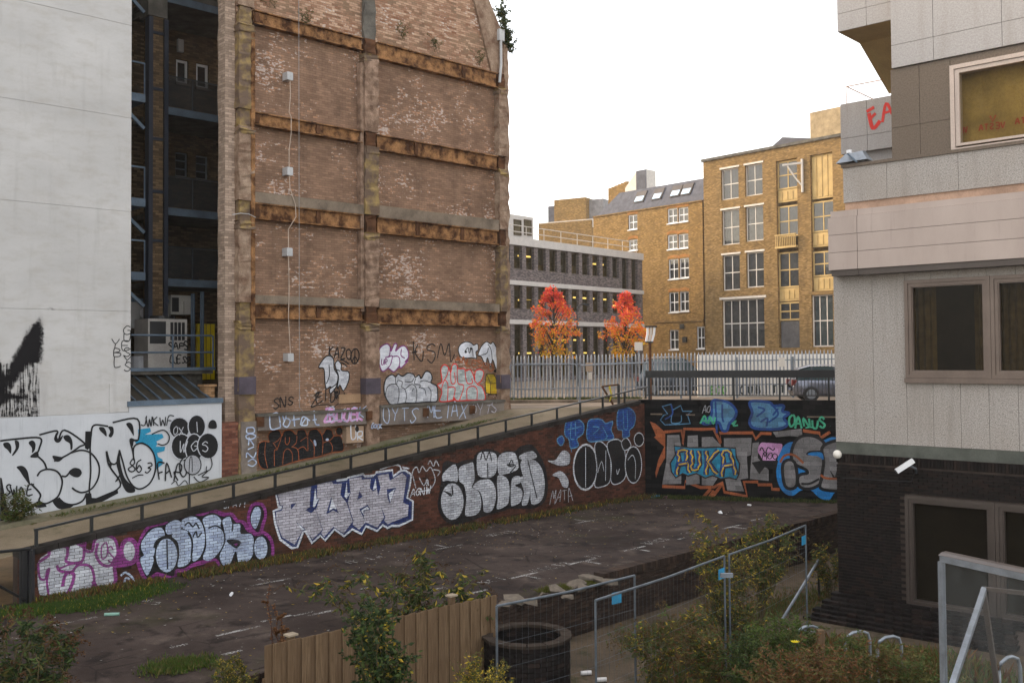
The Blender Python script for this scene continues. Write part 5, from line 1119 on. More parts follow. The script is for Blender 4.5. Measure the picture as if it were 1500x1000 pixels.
def pset(g, tag_, wear=.25, mort=.85, gain=1.0):
    cols = dict(black=(.010, .010, .011), white=(.44, .45, .48), blue=(.016, .028, .105), sky=(.015, .19, .50), cyan=(.02, .22, .36), pink=(.35, .06, .30), mag=(.19, .032, .16), orange=(.30, .085, .03), red=(.55, .025, .02), yellow=(.60, .40, .02), grey=(.20, .19, .19), pale=(.27, .315, .40), lav=(.28, .265, .29), green=(.06, .38, .22), lblue=(.085, .22, .36), rose=(.55, .28, .50), silver=(.32, .325, .345), royal=(.014, .055, .22), lilac=(.50, .36, .52), brown=(.03, .018, .015))
    return {k: paintmat(tag_+'_'+k, sc(v, gain if k in ('white', 'pale', 'lav', 'silver') else min(gain, 1.15)), g, wear=wear, mort=mort) for k, v in cols.items()}
W_ = pset((.225, .075, .0065), 'wall', .35, 1.0, 1.45); F_ = pset(GB, 'facade', .35, .3, 1.6); S_ = pset(None, 'smooth', .02); K_ = pset((.45, .16, .004), 'block', .1, .5)
# --- big black outlined letters on the low white wall
a = Art(FC, (0, 590), 1500/330, .034); B = S_['black']; Wt = S_['silver']
a.fill(B, [(0,495),(12,500),(45,690),(75,755),(255,650),(268,655),(300,668),(312,690),(262,697),(230,690),(150,740),(75,800),(0,818)], True)
a.fill(B, [(350,650),(390,632),(430,668),(490,678),(455,702),(410,707),(375,692)]); a.fill(B, [(568,188),(606,188),(596,300),(583,312),(565,300)], True); a.fill(B, [(570,598),(608,600),(612,640),(640,632),(782,573),(788,600),(690,652),(573,696)], True)
a.fill(B, [(110,425),(150,418),(182,450),(196,510),(200,548),(160,495),(130,450)])
for f in ([(22,268),(55,262),(75,290),(72,337),(50,310),(30,295)], [(98,250),(125,258),(125,300),(92,346),(80,345),(104,300)], [(190,265),(215,248),(236,270),(232,312),(213,332),(212,298)], [(200,356),(245,322),(258,350),(240,364)], [(350,350),(412,358),(442,343),(400,386),(368,386)], [(360,238),(376,198),(386,240),(420,213),(402,256),(375,262)], [(422,222),(455,213),(480,245),(483,300),(470,312),(465,270),(435,250)], [(456,462),(490,432),(530,438),(545,465),(525,492),(490,490)], [(795,312),(802,400),(832,500),(892,560),(896,592),(850,594),(818,552),(786,450),(775,390)], [(660,163),(690,162),(707,190),(709,222),(690,206),(668,186)], [(720,158),(752,160),(757,200),(740,228),(723,218),(734,190)], [(840,140),(865,130),(886,155),(891,217),(880,202),(864,176)], [(720,400),(745,408),(735,428)], [(765,525),(800,470),(790,510)]): a.fill(B, f)
a.fill(B, [(862,238),(922,243),(890,256),(886,290),(870,270)], True)
a.fill(S_['cyan'], [(920,175),(1000,165),(1005,190),(965,210),(1010,208),(1080,205),(1090,230),(1042,255),(1048,272),(1038,290),(1100,290),(1095,318),(1046,332),(1052,358),(1082,375),(1085,405),(1038,442),(1030,360),(1000,300),(950,268),(905,270),(897,252),(922,245)], True)
for p in ([(0,252),(100,240),(265,232),(262,300),(240,342),(205,358)], [(240,345),(290,390),(310,435)], [(248,487),(270,455),(320,440),(380,455),(412,505),(410,560),(385,622),(330,660),(290,668),(260,648),(268,605),(205,535)], [(262,212),(380,185),(366,238),(388,245),(430,180),(560,265),(530,290),(470,332),(420,360),(360,386)], [(470,332),(540,314),(600,330),(645,380),(662,440),(650,510),(610,570),(550,595),(505,582),(480,563)], [(412,485),(440,487),(466,458)], [(390,630),(430,665),(490,675),(550,650),(577,600)], [(600,300),(606,220),(625,148),(720,155)], [(750,130),(915,106),(920,245),(868,240),(884,320),(892,380)], [(600,300),(604,450),(610,636),(800,556),(742,440),(720,400),(708,320)], [(710,320),(732,392),(765,406),(790,370),(795,312)], [(795,312),(820,400),(846,490),(890,555),(940,570),(1000,530),(1034,450),(1030,360),(1000,300),(950,268),(910,275),(890,300),(888,350)], [(625,150),(640,144)]): a.line(B, 9, p)
a.text(B, 7, '863', 850, 470, 1010, 455, 75, .1); a.line(B, 6, [(880,500),(920,480),(955,478)]); a.text(B, 7, 'SWAE', 28, 620, 225, 612, 62, .12); a.line(B, 6, [(105,650),(120,640),(125,660),(95,668),(85,645),(120,628),(155,640),(140,670),(90,675),(65,660)])
a.text(B, 6, 'JWKWF', 935, 160, 1150, 150, 58, .05); a.line(B, 7, [(1010,208),(1085,180),(1125,215),(1120,260),(1085,280),(1050,270)])
Wl = S_['white']
for (x, y, rx, ry) in ((1195,168,68,72),(1310,155,58,76),(1208,290,68,86),(1292,300,58,96),(1385,285,70,86)): a.ell(B, x, y, rx, ry, 0, Wl, 6)
a.fill(B, [(1390,165),(1395,125),(1420,112),(1440,130),(1440,168)]); a.text(Wl, 5, 'WGS', 1190, 335, 1420, 322, 65, .35); a.line(Wl, 5, [(1310,125),(1315,195)]); a.text(Wl, 4, 'OX', 1150, 215, 1240, 205, 45, .3)
a.text(B, 8, 'FARO', 1050, 525, 1245, 480, 105, .05, .12, 3); a.ell(Wt, 1283, 410, 56, 66, 0, B, 6); a.line(B, 5, [(1258,470),(1265,370),(1278,365),(1280,460)]); a.line(B, 6, [(1335,345),(1390,345),(1412,400),(1400,440),(1375,450),(1375,420)]); a.line(B, 6, [(1262,475),(1260,545)]); a.line(B, 6, [(1320,480),(1385,450),(1345,490),(1390,495),(1330,525),(1290,490)]); a.line(B, 5, [(1140,540),(1170,520),(1190,550),(1230,515),(1250,540)])
a.done('graffiti_lettering', kb, 'huge black outlined KSM letters with blue cloud and black bubble tags')
# --- soot like spray stain and the scratched tags on the tall white wall
t = NT('paint_spray_stain'); n1 = t.noise(9, t.uv(), 6, .8); at_ = t.attr('col'); n2 = t.noise(8, t.scalev(t.uv(), (3.2, .15, 1)), 3, .7)
sx = t.t.nodes.new('ShaderNodeSeparateColor'); t.set(sx.inputs[0], at_); k_ = t.math('ADD', sx.outputs[0], t.math('MULTIPLY', t.math('SUBTRACT', n1, .5), 1.6)); k_ = t.math('ADD', k_, t.math('MULTIPLY', t.math('SUBTRACT', n2, .5), t.math('MULTIPLY', sx.outputs[1], 1.5)))
t.fin((.012, .011, .012), .7); tr = t.t.nodes.new('ShaderNodeBsdfTransparent'); mx = t.t.nodes.new('ShaderNodeMixShader'); t.set(mx.inputs[0], t.ramp(k_, .38, .70, 0, 1)); t.t.links.new(tr.outputs[0], mx.inputs[1]); t.t.links.new(t.b.outputs[0], mx.inputs[2]); t.t.links.new(mx.outputs[0], t.out.inputs[0]); m_stain = t.mat
def segd(p, a, b):
    ax, ay = a; bx_, by = b; dx, dy = bx_-ax, by-ay; q = max(0, min(1, ((p[0]-ax)*dx+(p[1]-ay)*dy)/(dx*dx+dy*dy))); return math.hypot(p[0]-ax-dx*q, p[1]-ay-dy*q), q
POLY = [(288,238),(308,300),(304,420),(300,545),(205,575),(150,640),(95,745),(60,760),(150,790),(215,800),(205,822),(60,840),(0,890),(-90,900),(-90,430),(-20,520),(42,632),(95,530),(150,430),(220,310)]
def sdist(p):
    inside = False; dm = 1e9; n = len(POLY)
    for i in range(n):
        a, b = POLY[i], POLY[(i+1) % n]; dm = min(dm, segd(p, a, b)[0])
        if (a[1] > p[1]) != (b[1] > p[1]) and p[0] < (b[0]-a[0])*(p[1]-a[1])/(b[1]-a[1])+a[0]: inside = not inside
    return dm if inside else -dm
st = MB(FC); nx, ny = 60, 90; VV = {}; CC = {}
for i in range(nx+1):
    for j in range(ny+1):
        X = -80+i*(480/nx); Y = 60+j*(890/ny); v = .56+sdist((X, Y))/75; dr_ = 0.0
        if Y > 560 and X < 296: v = max(v, .40+.10*min(1, max(0, (Y-560)/250))-max(0, (X-280)/40)); dr_ = 1.5
        v = max(v, .48-segd((X, Y), (350, 158), (410, 157))[0]/45)
        VV[i, j] = FC.pt(X/5, 420+Y/5, .012 if Y < 935 else .036); CC[i, j] = (max(0, min(1, v)), dr_)
for i in range(nx):
    for j in range(ny):
        if max(CC[p][0] for p in ((i, j), (i+1, j), (i, j+1), (i+1, j+1))) > .02:
            c = [sum(CC[p][k] for p in ((i, j), (i+1, j), (i, j+1), (i+1, j+1)))/4 for k in (0, 1)]
            st.face([VV[i, j+1], VV[i+1, j+1], VV[i+1, j], VV[i, j]], 0, (c[0], c[1], 0))
st.build('spray_stain', m_stain, wbu, label='black forked spray paint stain with drips')
a = Art(FC, (0, 420), 5.0, .006); gp = S_['black']
for i, (ch, cx, cy, rot) in enumerate((('G', 928, 320, 0), ('U', 926, 378, 0), ('E', 920, 432, 0), ('S', 928, 485, 0), ('Y', 930, 535, 0), ('S', 930, 590, 0), ('Y', 842, 420, .3), ('B', 856, 485, .3), ('L', 862, 560, .3))):
    a.text(gp, 5, ch, cx-28, cy+27, cx+40, cy+27, 62, .1, .05, i)
a.done('graffiti_tag', wbu, 'thin dark tags written down the edge of the white wall')
# --- retaining wall pieces
a = Art(RW, (40, 730), 1500/360); B = W_['black']; P_ = W_['pale']; Mg = W_['mag']
a.fill(W_['silver'], [(68,388),(130,330),(230,285),(245,330),(262,290),(320,262),(348,300),(400,310),(415,250),(470,222),(530,245),(552,310),(545,370),(522,420),(532,500),(500,548),(440,560),(380,582),(230,592),(110,590),(70,565)])
for p, wd in (([(72,385),(130,345),(140,310),(235,290),(245,340),(240,385),(330,385),(345,300),(300,270),(350,265),(350,310),(395,320),(415,250),(470,224),(530,245),(552,310),(540,370),(500,410),(450,395),(420,340),(430,270)], 14), ([(68,390),(75,480),(110,490),(120,440),(135,430),(120,500),(130,590)], 10), ([(180,405),(200,440),(270,445),(310,405),(380,410),(405,460),(405,520),(375,570)], 13), ([(215,535),(230,470),(255,450),(285,465),(270,530),(240,585)], 16), ([(530,420),(538,500),(500,545),(440,560),(400,500)], 18), ([(320,392),(260,400),(190,430)], 9)): a.line(Mg, wd, p)
a.fill(Mg, [(505,405),(560,330),(590,380),(650,375),(690,345),(650,400),(570,420)]); a.ell(W_['silver'], 622, 320, 48, 72, 0, Mg, 22); a.text(Mg, 7, 'DS', 440, 370, 545, 385, 85, .1)
a.line(P_, 10, [(570,470),(600,450),(640,480),(655,520)]); a.line(P_, 10, [(625,490),(600,485),(595,520),(625,515)])
a.done('graffiti_piece', rw, 'white bubble letters outlined in magenta at the low end of the wall')
a = Art(RW, (40, 730), 1500/360, .0065)
a.line(Mg, 26, [(690,270),(735,185),(800,160),(850,150),(880,122),(945,115),(1000,92),(1060,100),(1130,78),(1195,98),(1245,100),(1280,140),(1320,150),(1345,190),(1395,225),(1440,212),(1485,255),(1495,330),(1478,380),(1400,395),(1290,415),(1200,425),(1150,365),(1070,385),(1000,405),(965,430),(905,440),(890,482),(790,455),(728,492),(676,365)], True)
a.fill(B, [(690,270),(740,188),(800,165),(845,155),(880,125),(940,120),(1000,96),(1060,105),(1130,84),(1190,108),(1240,105),(1275,145),(1310,150),(1338,195),(1370,212),(1392,228),(1440,218),(1480,260),(1490,320),(1472,378),(1400,388),(1330,402),(1280,412),(1200,422),(1150,362),(1060,376),(1000,398),(960,425),(905,432),(888,473),(790,448),(730,482),(680,360)])
for p in ([(700,260),(760,188),(820,178),(838,225),(800,250),(775,290),(790,330),(768,350),(770,385),(730,468),(688,372),(712,345),(697,310)], [(882,225),(940,188),(990,212),(1004,280),(998,370),(960,410),(918,412),(928,340),(918,265)], [(850,212),(848,162),(900,130),(936,142),(938,183),(890,213)], [(946,130),(1010,107),(1058,140),(1083,220),(1078,300),(1048,362),(1008,376),(1012,270),(992,205),(948,178)], [(1072,122),(1140,97),(1183,130),(1178,165),(1198,200),(1202,270),(1158,340),(1110,378),(1072,362),(1092,290),(1087,190)], [(1192,132),(1235,110),(1253,152),(1298,157),(1303,212),(1368,217),(1382,270),(1372,350),(1330,393),(1292,398),(1272,320),(1240,392),(1202,412),(1174,350),(1207,270),(1202,190)]): a.fill(P_, p)
a.ell(P_, 850, 345, 70, 108, 0, B, 8); a.ell(P_, 1425, 300, 44, 74, 0, B, 7)
for p in ([(772,300),(790,255),(840,232),(890,250)], [(852,248),(856,430)], [(980,205),(1005,260),(1000,360)], [(1105,180),(1150,165),(1195,195),(1205,260),(1175,330)], [(1255,150),(1250,200)], [(960,165),(985,145),(1010,170),(1030,150),(1050,185)], [(1010,235),(1030,200),(1040,235),(1065,205)]): a.line(B, 8, p)
a.fill(B, [(1215,255),(1255,246),(1303,262),(1280,302),(1245,285)]); a.fill(Mg, [(1262,275),(1285,272),(1275,288)]); a.fill(B, [(1275,320),(1290,400),(1240,412)], True)
a.line(Mg, 22, [(1352,110),(1375,42),(1430,38),(1452,90),(1440,150),(1415,215),(1365,175)], True); a.fill(B, [(1358,110),(1382,46),(1428,46),(1446,95),(1430,150),(1410,205),(1375,175)]); a.fill(P_, [(1365,112),(1388,55),(1420,58),(1424,105),(1395,182),(1372,160)])
a.text(W_['white'], 5, 'UPAY!', 1195, 65, 1345, 45, 38, .15)
a.done('graffiti_piece', rw, 'pale blue throw-up with black outline, magenta halo and exclamation mark')
a = Art(RW, (390, 670), 1500/230); Bl = W_['blue']; Lv = W_['lav']; Wh = W_['white']
out = [(95,335),(255,288),(470,250),(670,200),(672,228),(770,215),(785,198),(925,165),(940,188),(1040,180),(1050,150),(1205,130),(1212,188),(1290,132),(1320,128),(1378,165),(1365,260),(1338,385),(1395,420),(1390,585),(1270,640),(1200,640),(1160,660),(1112,632),(1060,688),(952,642),(912,718),(822,672),(745,738),(652,672),(560,778),(516,732),(440,802),(382,692),(345,702),(290,850),(250,852),(140,770),(95,622),(78,512),(145,490),(150,465),(128,460)]
a.line(B, 26, [(p[0]+8, p[1]+16) for p in out[20:36]], False, True); a.line(Wh, 34, out, True, True); a.fill(Bl, out, True)
for p in ([(107,342),(428,275),(415,470),(380,500),(468,492),(536,688),(440,780),(362,668),(282,612),(348,690),(272,830),(152,758),(98,620),(93,522),(152,502),(162,460),(134,450)], [(488,255),(628,228),(640,252),(722,245),(708,355),(768,430),(826,608),(740,722),(642,658),(552,758),(524,718),(542,688),(474,500),(510,388),(482,390)], [(794,204),(908,180),(912,208),(998,204),(990,290),(1020,322),(1056,295),(1072,380),(1126,570),(1060,666),(950,616),(888,686),(826,640),(832,600),(779,430),(804,330)], [(1064,174),(1168,150),(1180,218),(1298,146),(1340,182),(1306,430),(1360,452),(1352,556),(1200,615),(1160,636),(1126,600),(1138,570),(1065,380),(1092,285)]): a.fill(Lv, p, True)
for p in ([(235,440),(290,432),(235,495)], [(572,542),(620,378),(694,532),(640,500)], [(890,318),(922,370),(868,406)], [(890,490),(970,450),(997,497),(940,502),(932,570),(950,615)], [(1152,300),(1242,285),(1180,440),(1158,380)], [(425,290),(475,260),(470,490),(430,530),(375,500),(415,470)], [(765,220),(790,215),(800,330),(770,400),(715,355),(730,240)], [(1000,205),(1045,160),(1062,290),(1020,322),(990,290)]): a.fill(Bl, p, True)
for p in ([(600,510),(628,390),(672,495),(640,480)], [(468,290),(480,400),(505,388),(460,475),(445,470)], [(770,230),(775,340),(800,335),(768,392),(748,370)], [(1045,200),(1055,290),(1018,308)], [(905,505),(965,465),(985,490),(930,500),(935,548)], [(1168,345),(1228,298),(1185,425)], [(300,625),(368,685),(340,690)]): a.fill(Wh, p, True)
for p in ([(1085,110),(1200,75),(1270,75),(1290,120)], [(1300,90),(1365,105)]): a.line(Wh, 12, p)
a.done('graffiti_piece', rw, 'angular grey ROAN letters edged in dark blue and white')
a = Art(RW, (600, 580), 1500/350)
for p in ([(5,560),(20,470),(45,445),(60,480),(80,440),(105,470),(130,445),(150,480),(160,530),(130,580),(60,600)], [(20,500),(40,580)], [(60,510),(90,560),(110,520),(120,560)], [(115,430),(130,405),(150,440),(165,405),(185,440)], [(100,540),(115,545),(105,560)], [(150,460),(190,470),(175,500)]): a.line(W_['silver'], 5, p)
a.text(W_['white'], 5, 'AGNW', 5, 640, 130, 610, 45, .1)
a.done('graffiti_tag', rw, 'thin pale outline of a cartoon hand between two large pieces')
a = Art(RW, (600, 580), 1500/350); Sv = W_['silver']
a.fill(B, [(188,600),(198,540),(208,430),(240,405),(300,418),(350,400),(400,392),(425,350),(480,332),(550,345),(575,360),(600,340),(660,345),(695,315),(770,305),(825,380),(860,480),(866,600),(836,675),(760,706),(640,706),(560,728),(470,752),(400,776),(290,806),(215,775),(176,690)])
for p in ([(207,530),(214,480),(288,428),(300,535),(240,528)], [(312,450),(370,422),(400,422),(408,520),(392,570),(436,602),(450,680),(428,736),(372,752),(348,738),(356,640),(342,560),(312,530)], [(426,372),(480,348),(543,366),(548,450),(528,498),(480,512),(428,488)], [(398,572),(430,532),(498,522),(536,570),(540,650),(516,718),(468,724),(460,660),(442,600)], [(562,372),(650,352),(678,400),(678,458),(600,488),(558,483)], [(552,502),(608,512),(627,570),(622,660),(598,692),(548,706),(554,640)], [(642,522),(690,502),(698,540),(662,560),(706,590),(698,660),(650,688),(636,668)], [(692,372),(768,343),(797,385),(702,398)], [(697,412),(760,393),(818,432),(847,520),(842,620),(812,668),(764,672),(753,560),(713,500)], [(694,512),(743,512),(756,600),(738,678),(704,678),(718,600)]): a.fill(Sv, p)
a.ell(Sv, 268, 660, 76, 122, 0, B, 10); a.fill(B, [(205,590),(260,610),(275,640),(270,560),(262,570),(265,630),(225,605)])
for p in ([(490,420),(492,515)], [(620,440),(640,400),(650,440),(610,430),(665,435),(630,480)], [(742,400),(770,520),(800,640)], [(445,400),(460,350),(480,400),(500,350),(515,405)]): a.line(B, 7, p)
a.done('graffiti_piece', rw, 'silver bubble letters with black outline in the middle of the wall')
a = Art(RW, (600, 580), 1500/350)
for (x, y, rx, ry) in ((1105,445,76,142),): a.ell(B, x, y, rx, ry, .03, W_['white'], 11)
for p in ([(1162,312),(1200,285),(1250,340),(1264,450),(1254,540),(1200,570),(1162,560),(1176,450)], [(1240,300),(1310,272),(1350,340),(1356,500),(1300,552),(1264,530),(1266,420)], [(1330,290),(1362,262),(1390,310),(1350,340)]): a.fill(B, p); a.line(W_['white'], 6, p, True)
a.ell(B, 1405, 430, 52, 115, 0, W_['white'], 7); 
for p in ([(1105,320),(1105,570)], [(1232,340),(1230,530)], [(1180,480),(1205,410),(1220,470)], [(1300,460),(1305,490),(1318,455)], [(1370,400),(1400,370),(1418,420),(1416,520)]): a.line(W_['white'], 5, p)
for p in ([(868,405),(915,400),(960,342),(1003,360),(1004,420),(965,436),(920,430)], [(895,495),(950,470),(995,520),(992,570),(960,565),(935,512)]): a.fill(B, [(x+4, y+4) for x, y in p]); a.fill(Sv, p)
a.ell(B, 1440, 272, 30, 42, 0, W_['white'], 6)
a.done('graffiti_piece', rw, 'black bubble letters with thin white outline near the far corner')
a = Art(RW, (600, 580), 1500/350, .0085); Ro = W_['royal']; Lb = W_['lblue']
for p in ([(985,160),(1040,140),(1090,172),(1090,230),(1050,268),(1060,310),(1012,325),(1000,270),(975,240)], [(1115,200),(1130,150),(1200,145),(1230,170),(1275,160),(1265,210),(1280,265),(1200,278),(1130,285),(1112,250)], [(1310,90),(1370,70),(1415,112),(1410,180),(1380,215),(1380,248),(1340,260),(1335,215),(1305,200)], [(925,275),(955,250),(970,280),(950,310)]): a.fill(Ro, p); a.line(Lb, 7, p, True)
for p in ([(1015,165),(1010,260),(1035,270)], [(1040,160),(1042,250)], [(1150,240),(1190,200),(1150,190)], [(1210,190),(1240,250),(1225,270)], [(1340,90),(1345,205)], [(1365,90),(1368,200),(1345,205)], [(990,210),(1080,190)], [(1012,325),(1018,350)]): a.line(Lb, 6, p)
a.text(W_['silver'], 4, 'MATA', 880, 690, 1030, 650, 75, .1, .1)
a.done('graffiti_tag', rw, 'three small royal blue throw-ups near the top of the wall')
# --- black wall pieces
a = Art(BW, (940, 580), 5.0); Or = K_['orange']; Gy = K_['grey']; B = K_['black']
a.fill(Or, [(60,185),(100,200),(172,265),(172,450),(130,520),(105,600),(100,560),(120,470),(165,370),(90,300),(105,290)], True)
for p in ([(165,262),(292,252),(300,352),(312,240),(440,242),(528,240),(580,348),(570,270),(812,268),(835,312),(875,272),(950,275)], [(1180,252),(1302,270),(1312,305),(1380,262)], [(150,660),(315,668),(318,622),(432,668),(530,665),(590,632),(606,702),(772,732),(748,627),(850,627),(852,648),(950,648),(955,680),(1010,682)], [(450,740),(505,678)], [(490,745),(530,690)], [(512,746),(590,640)]): a.line(Or, 17, p, False, True)
for p in ([(187,285),(275,283),(290,380),(290,640),(150,645),(180,480)], [(337,290),(410,285),(425,640),(325,650),(332,400)], [(440,300),(520,298),(580,360),(580,560),(520,655),(440,650)], [(602,307),(805,305),(800,430),(770,440),(780,600),(722,610),(750,695),(627,690),(602,560)], [(812,342),(860,337),(850,450),(930,540),(930,620),(792,605),(802,450)], [(960,262),(1170,238),(1180,300),(1080,290),(985,300)]): a.fill(Gy, p, True)
a.done('graffiti_piece', bw, 'tall grey block letters edged in orange on the black wall')
a = Art(BW, (940, 580), 5.0, .016); Cy = K_['cyan']
a.fill(K_['sky'], [(1122,330),(1060,348),(1010,410),(985,530),(1000,640),(1050,712),(1110,727),(1165,690),(1240,690),(1300,742),(1370,762),(1420,700),(1500,690),(1500,310),(1440,305),(1390,300),(1320,322),(1240,300)])
S1 = [(1110,400),(1150,318),(1230,298),(1310,330),(1332,390),(1230,400),(1208,430),(1300,440),(1340,500),(1332,600),(1250,662),(1168,657),(1158,590),(1222,570),(1210,530),(1120,480)]
for p in (S1, [(1342,368),(1520,350),(1520,645),(1330,672),(1330,600),(1345,480)], [(1045,500),(1110,490),(1125,645),(1060,652)]): a.line(B, 34, p, True); a.fill(Gy, p)
a.fill(K_['sky'], [(1215,425),(1250,410),(1320,415),(1330,465),(1290,440),(1250,435)]); a.fill(B, [(1375,535),(1415,590),(1440,500),(1430,600),(1405,610)], True)
for p in ([(1015,485),(1040,440),(1085,425),(1130,440),(1185,490)], [(1310,575),(1350,600),(1440,605)]): a.line(Or, 12, p)
a.line(B, 12, [(1170,640),(1230,640),(1300,605)])
a.done('graffiti_piece', bw, 'grey S and M letters on a bright blue cloud beside the office')
a = Art(BW, (940, 580), 5.0, .026)
ak = [(240,368),(350,382),(470,382),(560,378),(685,385),(688,450),(712,495),(706,570),(692,604),(640,590),(580,600),(520,575),(465,594),(400,560),(340,578),(300,560),(250,592),(222,550),(215,490),(252,430)]
a.line(K_['brown'], 16, ak, True, True); a.fill(Cy, ak, True); 
for q in ([(255,575),(275,470),(265,410),(290,395),(330,400),(330,470),(350,560)], [(265,500),(335,490)], [(360,395),(372,470),(362,530),(400,540),(425,500),(418,400)], [(470,400),(482,470),(470,575)], [(560,395),(490,480),(550,570)], [(585,590),(600,480),(590,410),(640,400),(665,470),(690,575)], [(600,510),(670,500)]): a.line(K_['brown'], 30, q, False, True); a.line(K_['royal'], 20, [(x-4, y-3) for x, y in q], False, True); a.line(K_['yellow'], 8, [(x+(-6 if k % 2 else 5), y) for k, (x, y) in enumerate(smooth_pts(q, False, 3))], False, True)
a.done('graffiti_piece', bw, 'small cyan AUKA piece with yellow letters painted over the grey ones')
a = Art(BW, (940, 580), 5.0, .024); Lb = K_['lblue']; Ro = K_['royal']
for p in ([(870,345),(910,340),(980,345),(1030,355),(1010,420),(965,480),(900,480),(872,440),(850,400)],): a.fill(K_['rose'], p)
a.line(B, 6, [(865,400),(880,375),(905,415),(925,375),(960,395),(975,380)]); a.text(B, 5, 'MOO', 880, 470, 1000, 460, 45, .1); a.fill(B, [(805,485),(880,470),(1000,470),(985,540),(900,520),(860,570)], True)
fl_ = [[(150,75),(215,58),(230,100),(285,68),(300,110),(370,110),(335,135),(355,200),(280,205),(170,210),(137,175),(160,140),(190,130)]]
for p in fl_: a.line(Lb, 6, p, True, True); a.line(Ro, 8, [(215,60),(225,130),(170,170)]); a.line(Lb, 5, [(220,140),(220,195),(285,190),(290,140)])
for p in ([(515,40),(575,32),(640,50),(688,100),(685,150),(640,205),(625,250),(590,250),(560,190),(470,205),(440,180),(510,140)], [(795,40),(930,45),(965,70),(1040,70),(1030,110),(1080,125),(1040,160),(1068,205),(1000,240),(830,235),(790,190),(810,120)]): a.fill(Lb, p, True); a.line(Ro, 15, p, True)
for p in ([(540,40),(550,270)], [(590,60),(590,150),(600,190)], [(840,150),(900,100),(850,80)], [(950,60),(1000,130),(930,190)], [(870,190),(920,160),(915,220)], [(1000,90),(960,140)]): a.line(Ro, 10, p)
a.text(K_['green'], 11, 'OANUS.', 1070, 225, 1415, 232, 72, .12, .08); a.line(K_['green'], 7, [(1200,232),(1235,226),(1270,234)]); a.text(K_['green'], 10, 'AN', 430, 205, 540, 210, 50, .1); a.line(K_['green'], 9, [(660,205),(690,180),(672,215),(705,212)]); a.text(K_['silver'], 4, 'AO', 445, 130, 505, 125, 50, .1)
a.done('graffiti_tag', bw, 'row of light blue throw-ups and green ANUS tag along the top')
# --- party wall graffiti
a = Art(FC, (340, 500), 5.0, -.212); B = F_['black']; Sv = F_['silver']
a.text(B, 8, 'KAZO', 705, 120, 880, 135, 78, .12, .03); a.ell(None, 900, 108, 30, 55, .1, B, 8); 
for p in ([(900,55),(898,160)], [(899,105),(880,145)], [(899,105),(922,145)], [(790,135),(830,145),(855,165)], [(800,150),(845,185)]): a.line(B, 7, p)
for p in ([(635,190),(660,140),(700,105),(740,125),(748,200),(775,250),(765,310),(735,345),(720,330),(690,345),(680,290),(672,200)], [(755,165),(775,140),(800,170),(800,210),(850,220),(858,260),(845,310),(815,360),(790,320),(770,345),(780,260),(765,210)], [(740,330),(770,310),(750,350),(720,380),(715,350)]): a.fill(Sv, p); a.line(B, 7, p, True)
a.line(B, 6, [(710,170),(712,250),(690,310)]); a.line(B, 6, [(750,200),(790,215)]); a.line(B, 6, [(820,370),(820,410),(780,415),(765,370)])
a.text(B, 7, 'ZEIUW', 575, 470, 800, 415, 70, .0, .12, 5); a.line(B, 5, [(600,470),(700,460),(740,480),(800,435)]); a.text(B, 7, 'SNS', 295, 490, 450, 468, 65, .0, .1, 6)
a.done('graffiti_tag', fb, 'black KAZOO tag above a silver bird shaped throw-up')
a = Art(FC, (340, 500), 5.0, .124); Pb = F_['pale']
for p in ([(275,540),(285,640),(355,628)], [(272,545),(335,525),(355,625)], [(370,540),(385,580),(400,520)], [(385,580),(375,610),(405,625),(425,580),(395,560)], [(450,520),(458,620)], [(435,575),(495,565)], [(500,610),(520,550),(570,580)], [(510,605),(545,560),(550,610),(505,612)], [(600,505),(610,600),(640,610)], [(590,575),(620,570)]): a.line(Pb, 8, p)
Ro_ = F_['rose']; a.text(Ro_, 14, 'ZBUOEK', 668, 595, 960, 575, 80, .0, .08); a.text(Pb, 5, 'BLOCK', 690, 600, 975, 570, 88, .0, .1)
a.done('graffiti_tag', fb, 'pale blue and pink tags along the left plinth ledge')
a = Art(FC, (340, 500), 5.0, -.2); Or = F_['orange']; 
for p in ([(190,790),(200,745),(240,728),(270,735),(262,690),(290,655),(345,650),(365,690),(380,655),(430,648),(470,680),(480,650),(530,645),(552,690),(570,650),(620,640),(660,680),(690,640),(730,650),(745,690),(790,690),(815,740),(812,800),(740,810),(660,835),(600,850),(540,860),(440,885),(370,910),(260,935),(210,920),(188,860)],): a.fill(B, p); a.line(Or, 5, p, True)
a.ell(B, 785, 655, 26, 32, 0, Or, 4)
for p in ([(245,735),(240,830),(260,925)], [(300,740),(330,790),(310,800),(310,910)], [(330,790),(355,720),(362,680)], [(370,900),(380,810),(410,785),(440,820),(440,880)], [(310,740),(335,725),(355,700)], [(390,700),(390,740),(405,755),(420,730),(420,700)], [(440,770),(470,740),(475,690)], [(435,770),(480,790),(490,870)], [(480,790),(520,770),(550,800)], [(555,720),(545,700),(500,730)], [(555,690),(555,800)], [(570,715),(600,760),(600,850)], [(640,640),(665,720),(660,830)], [(670,740),(710,730),(735,770),(730,810)], [(680,720),(720,720),(745,690)]): a.line(Or, 4, p)
a.ell(F_['pale'], 607, 742, 9, 24, -.2); a.ell(F_['pale'], 697, 718, 12, 10); a.done('graffiti_piece', fb, 'black bubble letters outlined in orange below the plinth ledge')
a = Art(FC, (340, 500), 5.0, .145)
for p in ([(108,632),(155,630),(160,665),(110,668),(108,632)], [(100,690),(135,675),(172,690),(150,712),(110,710),(100,690)], [(125,700),(120,760)], [(130,715),(160,760)], [(115,790),(160,770)], [(105,850),(110,815),(155,850),(175,810)], [(115,880),(150,860),(178,885),(150,912),(115,900)]): a.line(Pb, 7, p)
a.done('graffiti_tag', fb, 'pale tags painted down the concrete pier')
a = Art(FC, (340, 500), 5.0, .13); a.text(Pb, 6, 'GOOK', 1018, 640, 1100, 632, 34, .05)
